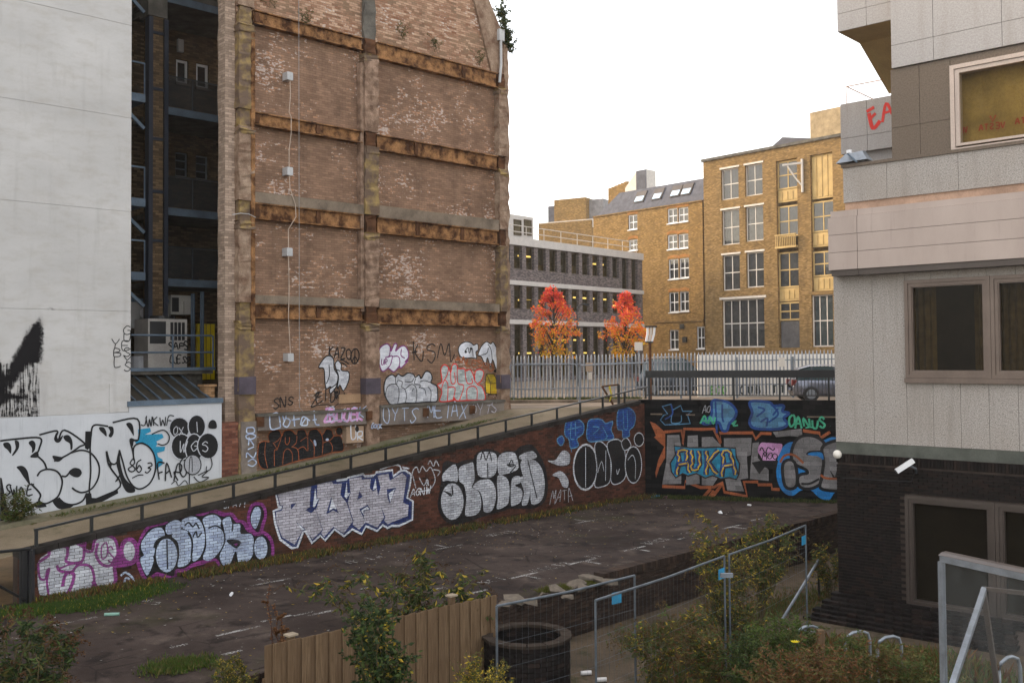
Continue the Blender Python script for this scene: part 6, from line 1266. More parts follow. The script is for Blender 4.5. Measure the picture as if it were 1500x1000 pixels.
a.done('graffiti_tag', fb, 'small pale GOOK tag on the foot of the centre column')
a = Art(FC, (545, 490), 6.249, -.213); Li = F_['mag']; Sv = F_['silver']; B = F_['black']; Rd = F_['red']
p = [(65,150),(90,105),(140,85),(170,120),(175,150),(205,85),(230,95),(215,150),(260,110),(300,105),(330,150),(332,210),(300,250),(330,235),(265,305),(250,290),(200,340),(150,310),(95,335),(65,260)]
a.fill(F_['white'], p); a.line(Li, 9, p, True)
for q in ([(165,100),(160,190),(120,210)], [(150,205),(185,195),(170,270),(140,310)], [(190,200),(240,200),(255,250),(240,310)], [(270,130),(265,190),(300,215)]): a.line(Li, 8, q)
a.text(Li, 7, 'UR', 80, 285, 140, 280, 50, .1)
a.done('graffiti_piece', fb, 'white throw-up with magenta outline beside the centre column')
a = Art(FC, (545, 490), 6.249, -.211)
for q in ([(378,60),(385,235)], [(362,165),(410,155)], [(418,90),(395,165),(455,245),(470,150)], [(580,105),(545,85),(505,110),(510,140),(570,160),(575,210),(545,258),(505,225)], [(598,215),(630,80),(665,190),(705,80),(720,245),(755,180)]): a.line(B, 9, q)
a.done('graffiti_tag', fb, 'large plain black KSM tag on brown brick')
a = Art(FC, (545, 490), 6.249, -.2095)
for q in ([(110,470),(130,400),(180,365),(215,385),(240,360),(280,380),(330,350),(380,365),(395,390),(430,370),(450,400),(490,338),(535,350),(550,400),(540,440),(590,470),(600,540),(590,610),(500,615),(400,625),(300,625),(180,640),(140,600),(115,540)],): a.fill(Sv, q); a.line(B, 10, q, True)
for q in ([(120,560),(140,480),(190,450),(235,470),(248,540),(235,630)], [(225,460),(235,420),(275,430),(270,480)], [(270,480),(300,500),(315,560),(305,625)], [(300,430),(360,430),(385,395)], [(300,500),(360,455),(400,480),(410,560),(400,620)], [(400,400),(390,450),(440,460),(430,490)], [(430,480),(480,500),(495,560)], [(440,430),(480,420),(545,440)], [(510,475),(540,520),(535,610)], [(215,390),(215,450)], [(365,520),(380,490)]): a.line(B, 6, q)
a.done('graffiti_piece', fb, 'wide silver bubble letters with black outline above the right plinth')
a = Art(FC, (545, 490), 6.249, -.208); Ps = paintmat('facade_aqua', (.40, .44, .43), GB, wear=.3, mort=.3)
q = [(600,460),(640,430),(630,320),(660,275),(700,300),(720,345),(735,280),(770,270),(790,310),(840,310),(860,330),(900,320),(930,380),(940,420),(945,340),(985,318),(1022,345),(1000,420),(965,455),(1010,480),(1035,590),(960,600),(870,600),(800,605),(740,600),(690,610),(620,605),(640,520)]
a.fill(Ps, q); a.line(Rd, 9, q, True)
for q in ([(650,440),(690,360),(700,300)], [(635,500),(660,420),(690,440),(695,500),(690,605)], [(720,345),(725,440),(760,440),(755,345)], [(780,300),(785,440),(840,470),(800,600)], [(700,480),(760,490),(740,600)], [(850,330),(870,440),(920,440),(910,400)], [(870,600),(870,500),(920,470),(960,500),(960,600)], [(940,420),(965,455)]): a.line(Rd, 8, q)
a.fill(Rd, [(730,605),(755,570),(775,605)], True)
a.text(F_['orange'], 9, 'ANLESSO', 765, 250, 1110, 330, 60, .0, .1, 4)
a.done('graffiti_piece', fb, 'red outlined pale letters with an orange scrawl above')
a = Art(FC, (545, 490), 6.249, -.206)
for q in ([(790,140),(810,90),(860,65),(905,75),(930,95),(965,85),(970,140),(950,160),(955,215),(910,210),(860,215),(810,200)], [(970,185),(1000,110),(1045,65),(1085,85),(1110,70),(1150,140),(1185,180),(1170,260),(1140,320),(1105,230),(1085,290),(1055,210),(1040,280),(1000,200)]): a.fill(F_['white'], q); a.line(B, 8, q, True)
for q in ([(850,150),(880,120),(890,170),(915,120),(925,200)], [(1060,85),(1090,140),(1100,230)], [(1000,185),(1050,170),(1065,120)]): a.line(B, 7, q)
a.ell(B, 858, 158, 12, 12); a.ell(B, 905, 130, 10, 14); a.ell(B, 1132, 332, 18, 14)
a.done('graffiti_piece', fb, 'black and white cartoon throw-up beside the right column')
a = Art(FC, (545, 490), 6.249, -.2045); Ye = F_['yellow']
a.fill(Ye, [(1040,440),(1080,450),(1085,540),(1045,530)], True); a.fill(Ye, [(1080,448),(1145,450),(1145,540),(1085,540)], True); a.fill(paintmat('facade_olive', (.40, .28, .02), GB, mort=.3), [(1050,360),(1115,362),(1155,445),(1085,448),(1040,440)], True)
for q in ([(1048,358),(1115,360),(1155,447),(1085,447),(1048,358)], [(1048,358),(1036,440),(1045,535),(1085,545),(1145,540),(1147,450)], [(1084,447),(1086,545)], [(1070,545),(1068,570)], [(1130,545),(1140,560)]): a.line(B, 6, q, False, True)
a.done('graffiti_piece', fb, 'small yellow painted bird house picture')
a = Art(FC, (545, 490), 6.249, .124); Pb = F_['pale']
a.text(Pb, 7, 'OYTS', 105, 795, 410, 790, 140, .12, .08, 2); a.text(Pb, 8, 'METAX', 505, 765, 870, 750, 115, .08, .08, 3); a.text(F_['lav'], 6, 'OYTS', 905, 735, 1150, 715, 100, .1, .08, 4)
a.done('graffiti_tag', fb, 'pale blue METAX tags along the right plinth ledge')
a = Art(FC, (340, 500), 5.0, .035); a.text(F_['white'], 8, 'UR', 870, 725, 970, 710, 80, .1, .1, 8); a.ell(F_['black'], 915, 640, 14, 22); a.done('graffiti_tag', fb, 'white scribble on the low tan board')
# red letters on the balcony, letters of the window reflection, hoarding letters
rdm = pm('red_marker', (.62, .05, .04), .6, var=.15)
a = Art(RB, (1210, 100), 955/210, WE+.006); a.line(rdm, 17, [(270,290),(320,260)]); a.line(rdm, 20, [(285,300),(312,400),(360,350)]); a.line(rdm, 15, [(292,340),(330,300)]); a.line(rdm, 15, [(375,360),(400,235),(440,305)]); a.line(rdm, 13, [(385,300),(430,285)]); a.done('painted_letters', ob, 'red hand painted letters EA on the rear balcony')
a = Art(RB, (1200, 0), 714/300, WU-.27); m_let = pm('banner_red', (.45, .08, .04), .7)
for x0, x1, y in ((556, 652, 445), (682, 790, 422), (450, 520, 462)): a.text(m_let, 3.2, 'ATSEV', x0, y+12, x1, y-1, 20, .25, .0, 1, True)
a.line(m_let, 4, [(596,404),(605,425),(615,402)], False, True); a.done('reflected_lettering', ob, 'mirrored red VESTA lettering of the reflection in the upper window')
a = Art(HB, (980, 500), 1500/260, .01); gm_ = pm('letter_green', (.10, .42, .04), .6); km = pm('letter_black', (.03, .04, .04), .6)
a.text(gm_, 11, 'ECO', 350, 440, 500, 438, 58, .4, 0); a.text(km, 10, 'CUBITT', 600, 440, 1010, 432, 62, .5, 0); a.done('hoarding_lettering', hb, 'green ECO and black CUBITT letters')
a = Art(FC, (190, 420), 861/155, -2.88); a.text(S_['black'], 8, 'SAPS', 320, 510, 480, 500, 55, .0, .12, 2); a.done('graffiti_tag', ac, 'upper black tag on the condenser casing'); a = Art(FC, (190, 420), 861/155, -2.88); a.text(S_['black'], 7, 'GUESS', 325, 620, 480, 620, 55, .0, .1, 3); a.done('graffiti_tag', ac, 'lower black tag on the condenser casing')
# ================= lot markings =================
m_mark = paintmat('lot_mark', (.36, .345, .33), None, .8, wear=1.0)
Ad = Vector((RW.d.x, RW.d.y, 0)); An = Vector((RW.n.x, RW.n.y, 0))
def strip(mb, p, q, wd):
    d = (q-p).normalized(); s_ = Vector((-d.y, d.x, 0))*wd/2; mb.face([p-s_, q-s_, q+s_, p+s_])
def tmark(px, py, L1=1.0, L2=.45, both=True):
    c = gz(px, py, .004); m = MB(RW); strip(m, c-Ad*L1/2, c+Ad*L1/2, .10)
    if both: strip(m, c+An*.05, c+An*L2, .10)
    m.build('bay_marking', m_mark, lot)
for x, y in ((656, 801), (396, 852), (860, 763)): tmark(x, y, 1.1, -.55)
for x, y in ((768, 842), (856, 821), (929, 803), (1008, 786), (1072, 771)): tmark(x, y, 1.0, .55)
for x, y, L1 in ((350, 923, 1.0), (405, 905, .7), (445, 898, .5), (262, 945, .35), (340, 955, .4), (470, 897, .6), (535, 861, .3), (640, 862, .5), (590, 873, .35), (110, 909, .9), (1110, 760, .8), (700, 866, .6)): tmark(x, y, L1, .1, False)
def ltext(txt, px, py, h=.34, wd=.05):
    c = gz(px, py, .004); m = MB(RW)
    for i, ch in enumerate(txt):
        for st in FONT[ch]:
            q = [c + Ad*(i*h*.8+fx*h*.6) - An*(h*(1-fy)) for fx, fy in st]
            for a, b in zip(q, q[1:]): strip(m, a, b, wd); 
    for k, v in enumerate(m.v): v.z += .0003*(k//4)
    m.build('bay_lettering', m_mark, lot)
ltext('NUC23', 788, 838, .36); ltext('21', 868, 817, .3); ltext('ROC2', 952, 797, .34); ltext('3', 1016, 782, .3); ltext('NC12', 722, 785, .34); ltext('UC19', 514, 825, .38); ltext('2', 222, 886, .5); ltext('RC1', 712, 855, .34)
# ================= plants =================
def leafq(mb, p, d, L, wd, col, nrm=None):
    d = d.normalized(); s_ = d.cross(nrm or Vector((random.uniform(-1, 1), random.uniform(-1, 1), random.uniform(.2, 1)))); 
    if s_.length < 1e-4: s_ = Vector((1, 0, 0))
    s_ = s_.normalized()*wd/2; u = d.cross(s_).normalized()*L*.12
    mb.mesh([p, p+d*L*.45+s_+u, p+d*L, p+d*L*.45-s_+u], [(0, 1, 2, 3)], 0, col)
def jc(c, v=.3): k = random.uniform(1-v, 1+v); return (c[0]*k*random.uniform(.9, 1.1), c[1]*k, c[2]*k)
m_bark = pm('bark', (.06, .045, .032), .9, bump=.4); m_stem = pm('stem', (.09, .07, .035), .9); m_stemr = pm('dry_stem', (.07, .03, .02), .9)
GREEN = (.066, .098, .024); DKG = (.025, .043, .014); YEL = (.40, .29, .035); OLIVE = (.115, .104, .03); RUST = (.16, .075, .03)
def curve(p0, p1, sag=.3, n=8, wob=.05):
    p0, p1 = Vector(p0), Vector(p1); out = []
    for i in range(n+1):
        t = i/n; q = p0.lerp(p1, t); q.z += sag*math.sin(math.pi*t*.9)*(p1-p0).length*.3; q += Vector((random.uniform(-wob, wob), random.uniform(-wob, wob), 0))*(t > 0)
        out.append(q)
    return out
def bush(name, label, base, tips, leaf=(.14, .045), per=26, pal=((GREEN, .6), (YEL, .15), (DKG, .25)), droop=.3, tipcol=None, r=.012, cat='shrub', group=None, twigs=3, tw=.35, sag=.5, stemmat=None):
    t_ = thing(name, label, cat, base, group); st_ = MB(); lf = MB(); base = Vector(base)
    cols = [c for c, _ in pal]; wts = [k for _, k in pal]
    for tp in tips:
        b = base + Vector((random.uniform(-.1, .1), random.uniform(-.1, .1), 0)); c = curve(b, tp, sag, 9); st_.tube(c, r, 4, r1=r*.35, cap=False)
        lines = [(c, 3)]
        for k in range(twigs):
            i = random.randint(3, 8); d = Vector((random.uniform(-1, 1), random.uniform(-1, 1), random.uniform(.0, .9))).normalized()*tw*random.uniform(.6, 1.3); cc = curve(c[i], c[i]+d, .2, 5, .02); st_.tube(cc, r*.5, 3, r1=r*.2, cap=False); lines.append((cc, 0))
        for cc, s0 in lines:
            n = per if s0 else per//2
            for _ in range(n):
                i = random.uniform(s0*.6, len(cc)-1.01); k = int(i); p = cc[k].lerp(cc[k+1], i-k); d = Vector((random.uniform(-1, 1), random.uniform(-1, 1), random.uniform(-droop-.4, .6-droop)))
                leafq(lf, p, d, leaf[0]*random.uniform(.6, 1.25), leaf[1]*random.uniform(.7, 1.2), jc(random.choices(cols, wts)[0]))
            if tipcol and random.random() < .75:
                p = cc[-1]; d = (cc[-1]-cc[-2]).normalized()
                for k in range(26):
                    q = p + d*(k*.011) + Vector((0, 0, -(k*.011)**2*3.2)); leafq(lf, q, Vector((random.uniform(-1, 1), random.uniform(-1, 1), random.uniform(-.6, .6))), .045, .022, jc(tipcol))
    st_.build('stems', stemmat or m_stem, t_); lf.build('leaves', LEAF, t_); return t_
def tips_px(lst, d0): return [at(x, y, d0+random.uniform(-.5, .5)) for x, y in lst]
def more(tips, k, s_=.35):
    out = list(tips)
    for _ in range(k): p = random.choice(tips); out.append(p+Vector((random.uniform(-s_, s_), random.uniform(-s_, s_), random.uniform(-s_*1.5, s_*.2))))
    return out
# red autumn trees in the street
def tree(label, px, d, ybase, ytop, xl, xr, seed):
    rr = random.Random(seed); b = at(px, 530, d); b.z = STZ; t_ = thing('maple_tree', label, 'tree', b, None); zt = at(px, ytop, d).z; zb = at(px, ybase, d).z
    tr_ = MB(); tr_.tube([b, b+Vector((.03, 0, (zb-STZ)*.5)), Vector((b.x, b.y, zb)), Vector((b.x+.05, b.y, zb+(zt-zb)*.6)), Vector((b.x, b.y, zt-.2))], .09, 7, r1=.015)
    lf = MB(); hw = (at(xr, 500, d).x-at(xl, 500, d).x)/2*1.14; cx = (at(xr, 500, d).x+at(xl, 500, d).x)/2; H = zt-zb
    cl = []
    for i in range(70):
        t = rr.random()**.85; wdt = hw*(.88*math.sin(math.pi*min(1, .16+t*.58)) if t < .55 else .92*(1-t)/.45*.82+.05); a = rr.uniform(0, 6.28); q = wdt*math.sqrt(rr.uniform(.1, 1))*rr.uniform(.75, 1.3)
        c = Vector((cx+math.cos(a)*q, b.y+math.sin(a)*q, zb+t*H)); cl.append((c, t))
        tr_.tube([Vector((b.x, b.y, max(zb*.5+STZ*.5, c.z-q*.9-.2))), c.lerp(Vector((b.x, b.y, c.z)), .4)-Vector((0, 0, .1)), c], .022, 4, r1=.006, cap=False)
    for c, t in cl:
        R_ = rr.uniform(.2, .42)*(1.1-.4*t)
        for _ in range(50):
            v = Vector((rr.gauss(0, 1), rr.gauss(0, 1), rr.gauss(0, .75))); p = c + v.normalized()*R_*rr.random()**.5*1.15
            k = t+rr.gauss(0, .24)
            col = (.70, .09, .065) if k > .74 else (.78, .18, .045) if k > .46 else (.74, .28, .03) if k > .2 else (.62, .38, .03)
            leafq(lf, p, Vector((rr.uniform(-1, 1), rr.uniform(-1, 1), rr.uniform(-.8, .3))), rr.uniform(.10, .19), rr.uniform(.07, .13), jc(col, .25))
    tr_.build('trunk', m_bark, t_); lf.build('crown', TLEAF, t_)
tree('taller red and orange autumn tree in front of the office windows', 811, 57, 522, 421, 770, 847, 3)
tree('smaller orange autumn tree beside the yellow brick house', 915, 57, 520, 432, 880, 953, 5)
# --- shrubs by the timber fence
BD = at(560, 990, 17.6); BD.z = YARDZ
bush('buddleia', 'arching buddleia with brown seed heads growing behind the timber fence', Vector((at(600, 1000, 19.6).x, 19.8, YARDZ)), more(tips_px([(445, 862), (470, 850), (500, 838), (535, 850), (560, 842), (600, 852), (626, 805), (630, 815), (610, 830), (650, 838), (690, 850), (715, 840), (655, 860), (700, 862)], 19.9), 10), (.17, .05), 34, ((GREEN, .5), (YEL, .16), (DKG, .22), (OLIVE, .2)), .5, (.075, .04, .018), .014, twigs=4)
bush('ivy_shrub', 'dark green shrub growing up in front of the timber fence', Vector((at(556, 1000, 14.6).x, 14.6, YARDZ)), more(tips_px([(535, 905), (560, 895), (545, 930), (580, 940), (600, 950), (525, 950), (560, 965), (590, 975), (540, 880), (565, 885)], 14.6), 22, .25), (.09, .055), 46, ((DKG, .55), (GREEN, .35), (YEL, .06)), .3, None, .01, twigs=5)
bush('golden_shrub', 'feathery golden shrub at the right end of the timber fence', Vector((at(705, 1000, 13.8).x, 13.8, YARDZ)), more(tips_px([(680, 955), (700, 950), (720, 962), (735, 975), (670, 975), (690, 970), (715, 985), (745, 990)], 13.8), 26, .16), (.05, .02), 90, ((OLIVE, .55), (YEL, .35), (GREEN, .2)), -.1, None, .006, twigs=5, tw=.2, sag=.1)
bush('golden_shrub', 'feathery yellow green shrub beside the grass at the lot edge', Vector((at(338, 1000, 16.2).x, 16.2, -.7)), more(tips_px([(325, 965), (340, 956), (355, 965), (365, 980), (318, 985), (345, 985)], 16.2), 20, .16), (.05, .02), 80, ((OLIVE, .6), (YEL, .2), (GREEN, .25)), -.1, None, .006, twigs=5, tw=.2, sag=.1)
bush('dock_plant', 'dead red brown dock stem standing behind the timber fence', Vector((at(410, 955, 17.2).x, 17.2, YARDZ)), [at(395, 858, 17.2), at(403, 885, 17.2), at(412, 905, 17.1), at(416, 925, 17)], (.05, .03), 130, ((RUST, .7), (.8*Vector(RUST), .3)), -.2, None, .012, twigs=6, tw=.12, sag=.0, stemmat=m_stemr)
bush('corner_shrub', 'dusky green shrub with brown seed heads in the near left corner', Vector((at(20, 1000, 12.5).x, 12.5, 1.0-2.1)), more(tips_px([(10, 915), (40, 918), (65, 925), (80, 955), (30, 945), (60, 965), (0, 940), (78, 938)], 12.5), 20, .3), (.12, .035), 44, ((DKG, .5), (GREEN, .35), (OLIVE, .2)), .3, (.09, .045, .02), .01, twigs=5)
# weeds along the ramp side and by the gate
bush('ramp_weed', 'wild weed clump against the low white wall', FC.P(FC.hit(12, 765)[0], .3, 1.3), more([FC.pt(x, y, .5) for x, y in ((0, 735), (20, 725), (45, 735), (55, 752), (15, 750))], 12, .2), (.11, .03), 30, ((GREEN, .5), (OLIVE, .4)), .2)
# --- tall weeds at the lot edge
bush('tall_weed', 'tall golden green weed with seed heads by the mesh fence post', Vector((at(1066, 930, 20.5).x, 20.6, YARDZ)), more(tips_px([(1030, 760), (1045, 775), (1062, 790), (1080, 785), (1050, 800), (1030, 790), (1070, 815), (1040, 830), (1085, 830), (1100, 840)], 20.8), 16, .35), (.11, .035), 40, ((OLIVE, .45), (GREEN, .35), (YEL, .25)), .3, (.14, .09, .03), .012, twigs=4)
bush('tall_weed', 'drooping green weed hanging over the kerb wall', Vector((at(1120, 900, 24).x, 24.4, YARDZ)), more(tips_px([(1110, 770), (1125, 765), (1140, 775), (1155, 790), (1100, 800), (1130, 800), (1150, 810)], 24.5), 16, .4), (.12, .04), 40, ((GREEN, .45), (OLIVE, .35), (YEL, .12)), .5, (.12, .08, .03), .012, twigs=4)
for i, (x, y, d, lab) in enumerate(((1020, 925, 19.2, 'scrubby weed between the planter and the mesh fence'), (1060, 880, 21.5, 'yellowing weed clump behind the mesh fence'), (1095, 905, 20.6, 'thin dry weed between two mesh panels'), (960, 930, 17.8, 'bushy weed overhanging the timber planter'), (1215, 830, 26.5, 'green creeper hanging beside the brick corner'), (1040, 950, 17.5, 'low weed beside the timber edging board'))):
    b = gz(x, y+40, YARDZ); b = Vector((at(x, y, d).x, d, YARDZ)); bush('weed_clump', lab, b, more([at(x+random.uniform(-28, 28), y-random.uniform(5, 35), d) for _ in range(7)], 12, .3), (.10, .035), 34, ((GREEN, .4), (OLIVE, .45), (YEL, .12), (RUST, .1)), .25, (.12, .075, .03) if i % 2 else None, .008, cat='weed')
for i, (x, y, d, pal, lab) in enumerate(((1130, 935, 18.0, ((GREEN, .8), ((.09, .13, .02), .4)), 'bright green leafy weed beside the yellow flower'), (1190, 965, 16.5, ((RUST, .6), (OLIVE, .4)), 'rusty brown dry plant in front of the cycle stands'), (1250, 965, 16.5, ((GREEN, .4), (OLIVE, .5)), 'green weed growing around the cycle stand foot'), (1300, 980, 16, ((OLIVE, .6), (RUST, .3)), 'olive weed below the second cycle stand'), (1140, 985, 15, ((RUST, .5), (OLIVE, .4)), 'reddish plant beside the timber edging'), (1350, 990, 15.5, ((GREEN, .4), (OLIVE, .4)), 'low green plant beside the glass shelter'), (1100, 960, 17, ((GREEN, .7), (DKG, .3)), 'dense green weed behind the timber edging'), (1230, 990, 14.5, ((RUST, .6), (OLIVE, .4)), 'dry brown plant clump at the bottom of the bank'), (1170, 940, 19.5, ((GREEN, .6), (OLIVE, .3)), 'green weed at the foot of the sloping handrail'))):
    b = Vector((at(x, y, d).x, d, YARDZ-.0)); bush('bank_weed', lab, b, more([at(x+random.uniform(-34, 34), y-random.uniform(-10, 28), d) for _ in range(8)], 18, .3), (.09, .028), 42, pal, .1, None, .007, cat='weed', twigs=4)
# yellow flower
fy = at(1165, 940, 17.5); g = MB()
g.tube([Vector((fy.x, fy.y, YARDZ)), fy], .008, 4)
t_ = thing('yellow_flower', 'single bright yellow flower among the green weeds', 'flower', (fy.x, fy.y, YARDZ)); g.build('stem', m_stem, t_); g = MB()
for k in range(12): leafq(g, fy, Vector((math.cos(k*.52), math.sin(k*.52), .25)), .09, .05, (.75, .60, .02), Vector((0, 0, 1)))
g.build('petals', LEAF, t_)
# small plants on the party wall
for i, (x, y, lab) in enumerate(((400, 8, 'wispy plant rooted on the top left beam'), (448, 35, 'green moss clump on the top left beam'), (590, 55, 'dry plant rooted above the right beam by the column'), (640, 72, 'thin plant on the right beam middle'), (700, 92, 'pale bushy plant near the right end of the beam'))):
    b = FC.pt(x, y+4, .0); bush('wall_plant', lab, b, [b+Vector((random.uniform(-.4, .4), random.uniform(-.3, .1), random.uniform(.15, .6))) for _ in range(7)], (.06, .02), 22, ((GREEN, .4), (OLIVE, .5)), .1, None, .005, cat='plant', twigs=2, tw=.15)
b = FC.P(uE-.05, -.1, zgab-.2); bush('ivy', 'dark ivy hanging from the top corner of the party wall', b, more([FC.pt(x, y, -.05) for x, y in ((735, 8), (738, 20), (740, 35), (742, 50), (745, 60), (750, 66), (734, 0), (741, 45))], 14, .2), (.09, .07), 40, ((DKG, .6), (GREEN, .3), (OLIVE, .2)), .4, None, .008, cat='ivy')
# grass and litter strips (uncountable)
def grass(name, pts, n, h, pal, spread, label):
    g = MB()
    for _ in range(n):
        k = random.uniform(0, len(pts)-1.001); i = int(k); p = pts[i].lerp(pts[i+1], k-i); s_ = spread if not callable(spread) else spread(k/(len(pts)-1))
        p = p + Vector((random.gauss(0, s_*.5), random.gauss(0, s_*.5), 0)); 
        q = Vector((p.x, p.y, 0))-Vector((_wb.x, _wb.y, 0))
        if name == 'wall_foot_growth':
            if q.x*RW.n.x+q.y*RW.n.y < .03: continue
            uu_ = q.x*RW.d.x+q.y*RW.d.y; ph = .5+.5*math.sin(uu_*1.7)*math.sin(uu_*.61+1)+.25*math.sin(uu_*5.3)
            if random.random() > .15+ph*.85: continue

        for _k in range(3): leafq(g, p, Vector((random.uniform(-.7, .7), random.uniform(-.7, .7), 1)), h*random.uniform(.4, 1.2), h*.16, jc(random.choices([c for c, _ in pal], [w_ for _, w_ in pal])[0]))
    tag(g.build(name, LEAF, loc=(pts[0].x, pts[0].y, 0)), label, 'grass', kind='stuff')
pts = [RW.P(RW.hit(x, 800)[0], .25, 0) for x in (60, 200, 330, 430, 560, 700, 820, 945)]
grass('wall_foot_growth', pts, 9000, .17, ((GREEN, .25), (OLIVE, .45), (RUST, .5), (YEL, .08), (DKG, .25)), .42, 'weeds and fallen leaves along the foot of the ramp wall')
pts = [gz(x, y, 0) for x, y in ((20, 898), (60, 893), (110, 888), (150, 884), (190, 872), (235, 860))]
grass('grass_verge', pts, 6500, .10, (((.05, .10, .012), .7), (GREEN, .4), (YEL, .05)), .55, 'bright green grass verge at the low end of the ramp wall')
grass('lot_grass', [gz(x, y, 0) for x, y in ((235, 982), (260, 975), (300, 972))], 1300, .12, (((.06, .10, .015), .7), (OLIVE, .4)), .35, 'small tuft of grass on the lot near the timber fence')
grass('lot_grass', [gz(x, y, 0) for x, y in ((795, 866), (830, 860), (870, 852))], 1500, .07, (((.10, .11, .015), .7), (OLIVE, .4)), .25, 'mossy grass patch beside the rubble')
grass('lot_grass', [BW.P(u_, .35, 0) for u_ in (.3, 2, 4, 7.5)], 2200, .12, ((DKG, .5), (GREEN, .4), (OLIVE, .3)), .45, 'dark grass along the foot of the black wall')
grass('ramp_grass', [FC.P(u_, .75, rampz(u_)+.02) for u_ in (-6, -3, 0, 3, 6, 9)], 900, .10, ((GREEN, .5), (OLIVE, .5)), .2, 'sparse grass along the ramp edge')
grass('street_grass', [PF.P(u_, .2, STZ) for u_ in (0, 3, 6)], 800, .15, ((GREEN, .5), (OLIVE, .5)), .25, 'grass strip under the palisade fence')
grass('bank_grass', [gz(x, y, YARDZ) for x, y in ((1060, 1000), (1130, 985), (1200, 975), (1290, 985), (1400, 1000))], 15000, .42, ((GREEN, .4), (OLIVE, .5), (RUST, .35)), .9, 'rough grass bank in front of the cycle stands')
grass('yard_growth', [gz(x, y, YARDZ) for x, y in ((930, 940), (1000, 925), (1080, 905), (1150, 890), (1210, 870))], 2600, .14, ((GREEN, .4), (OLIVE, .5), (RUST, .2)), .8, 'weeds sprouting between the yard pavers')
g = MB()
for _ in range(1500):
    u_ = random.uniform(-30, -1); w_ = abs(random.gauss(0, 3.0))+.2; p = RW.P(u_, w_, .006)
    q = Vector((p.x, p.y)); q = q-KE.O
    if q.x*KE.n.x+q.y*KE.n.y > -.4: continue
    c = random.choice(((.35, .34, .32), (.22, .12, .03), (.09, .05, .025), (.28, .20, .03), (.05, .035, .02))); leafq(g, p, Vector((random.uniform(-1, 1), random.uniform(-1, 1), .05)), random.uniform(.03, .09), random.uniform(.02, .05), c, Vector((0, 0, 1)))
tag(g.build('lot_debris', LEAF, loc=(0, 28, 0)), 'scattered leaves and paper specks on the tarmac', 'debris', kind='stuff')
# ================= timber fence =================
tf = thing('timber_fence', 'vertical board timber fence with pale capped posts', 'fence', at(560, 995, 17.2)*1); OFF[tf.name] = Vector(tf.location)
fa = at(387, 945, 15.7); fbp = at(724, 871, 19.4); TF = Fr(fa.xy, math.degrees(math.atan2(fbp.x-fa.x, fbp.y-fa.y))); TL = (fbp.xy-fa.xy).length; nb = 38
t = NT('fence_timber'); gr = t.noise(5, t.scalev(t.ob(), (6, 6, .5)), 6, .65); col = t.mix(t.ramp(gr, .3, .7), (.085, .052, .028), (.20, .135, .08)); col = t.mix(t.math('MULTIPLY', t.rnd(), .6), col, (.10, .062, .036)); kn = t.noise(9, t.scalev(t.ob(), (3, 3, 1)), 2); col = t.mix(t.ramp(kn, .72, .76), col, (.03, .015, .008)); t.bump(gr, .4, .01); m_timber = t.fin(col, .8, 0, .25)
bwid = TL/nb
for i in range(nb):
    z1 = fa.z+(fbp.z-fa.z)*i/nb + random.uniform(-.01, .01); w0 = .028 if i % 2 else 0
    g = MB(TF); g.box(i*bwid-(.012 if i % 2 else 0)+.004, (i+1)*bwid+(.012 if i % 2 else 0)-.004, w0, w0+.022, YARDZ, z1, fr=TF); g.build('board', m_timber, tf)
for zz in (-.6, .3): g = MB(TF); g.box(0, TL, -.06, -.002, zz, zz+.09); g.build('rail', m_timber, tf)
for f_ in (.11, .8): g = MB(TF); x = TL*f_; g.box(x-.05, x+.05, -.16, -.061, YARDZ, fa.z+.02); po = g.build('post', m_timber, tf); g = MB(TF); g.box(x-.09, x+.09, -.19, -.03, fa.z+.021, fa.z+.05); g.build('post_cap', pm('pale_cap', (.32, .26, .19), .8) if 'pale_cap' not in bpy.data.materials else bpy.data.materials['pale_cap'], po)
# ================= mesh fence panels =================
m_hgalv = pm('dull_galvanised', (.10, .115, .13), .45, .4, var=.25, scale=5)
def heras(label, pA, pB, zA, zB):
    t_ = thing('mesh_fence_panel', label, 'fence', (pA+pB)/2 - Vector((0, 0, (pA+pB).z/2-YARDZ)), 'temporary mesh fence panels'); fr = Fr(pA.xy, math.degrees(math.atan2(pB.x-pA.x, pB.y-pA.y))); L = (pB.xy-pA.xy).length
    z = lambda u: zA+(zB-zA)*u/L
    for u_, nm in ((0, 'upright'), (L, 'upright')): g = MB(fr); g.tube([fr.P(u_, 0, YARDZ), fr.P(u_, 0, z(u_))], .021, 8); g.build(nm, m_hgalv, t_)
    g = MB(fr); g.tube([fr.P(0, 0, z(0)), fr.P(L*.5, 0, z(L*.5)-.03), fr.P(L, 0, z(L))], .021, 8); g.build('top_rail', m_hgalv, t_)
    g = MB(fr); g.tube([fr.P(0, 0, YARDZ+.15), fr.P(L, 0, YARDZ+.15)], .019, 8); g.build('bottom_rail', m_hgalv, t_)
    g = MB(fr); n = int(L/.13)
    for i in range(1, n): u_ = L*i/n; g.tube([fr.P(u_, 0, YARDZ+.15), fr.P(u_, 0, z(u_)-.02)], .0014, 3, cap=False)
    for zz in (.35, .75, 1.15, 1.55, 1.95): g.tube([fr.P(0, 0, YARDZ+zz), fr.P(L*.5, 0, YARDZ+zz-.02), fr.P(L, 0, YARDZ+zz)], .0022, 4, cap=False)
    g.build('wire_mesh', m_hgalv, t_, kind='stuff')
    for u_ in (0, L): g = MB(fr); g.box(u_-.11, u_+.11, -.3, .3, YARDZ, YARDZ+.13); g.build('foot_block', m_black, t_)
    return fr, L, z
m_bluetag = pm('blue_tag', (.03, .22, .38), .5)
def htag(fr, u_, z_, par): g = MB(fr); g.box(u_-.12, u_+.12, .024, .03, z_-.16, z_+.04); g.build('name_plate', m_bluetag, par)
TZ = 1.45
def hpt(x, y):
    p = gz(x, y, TZ); return p
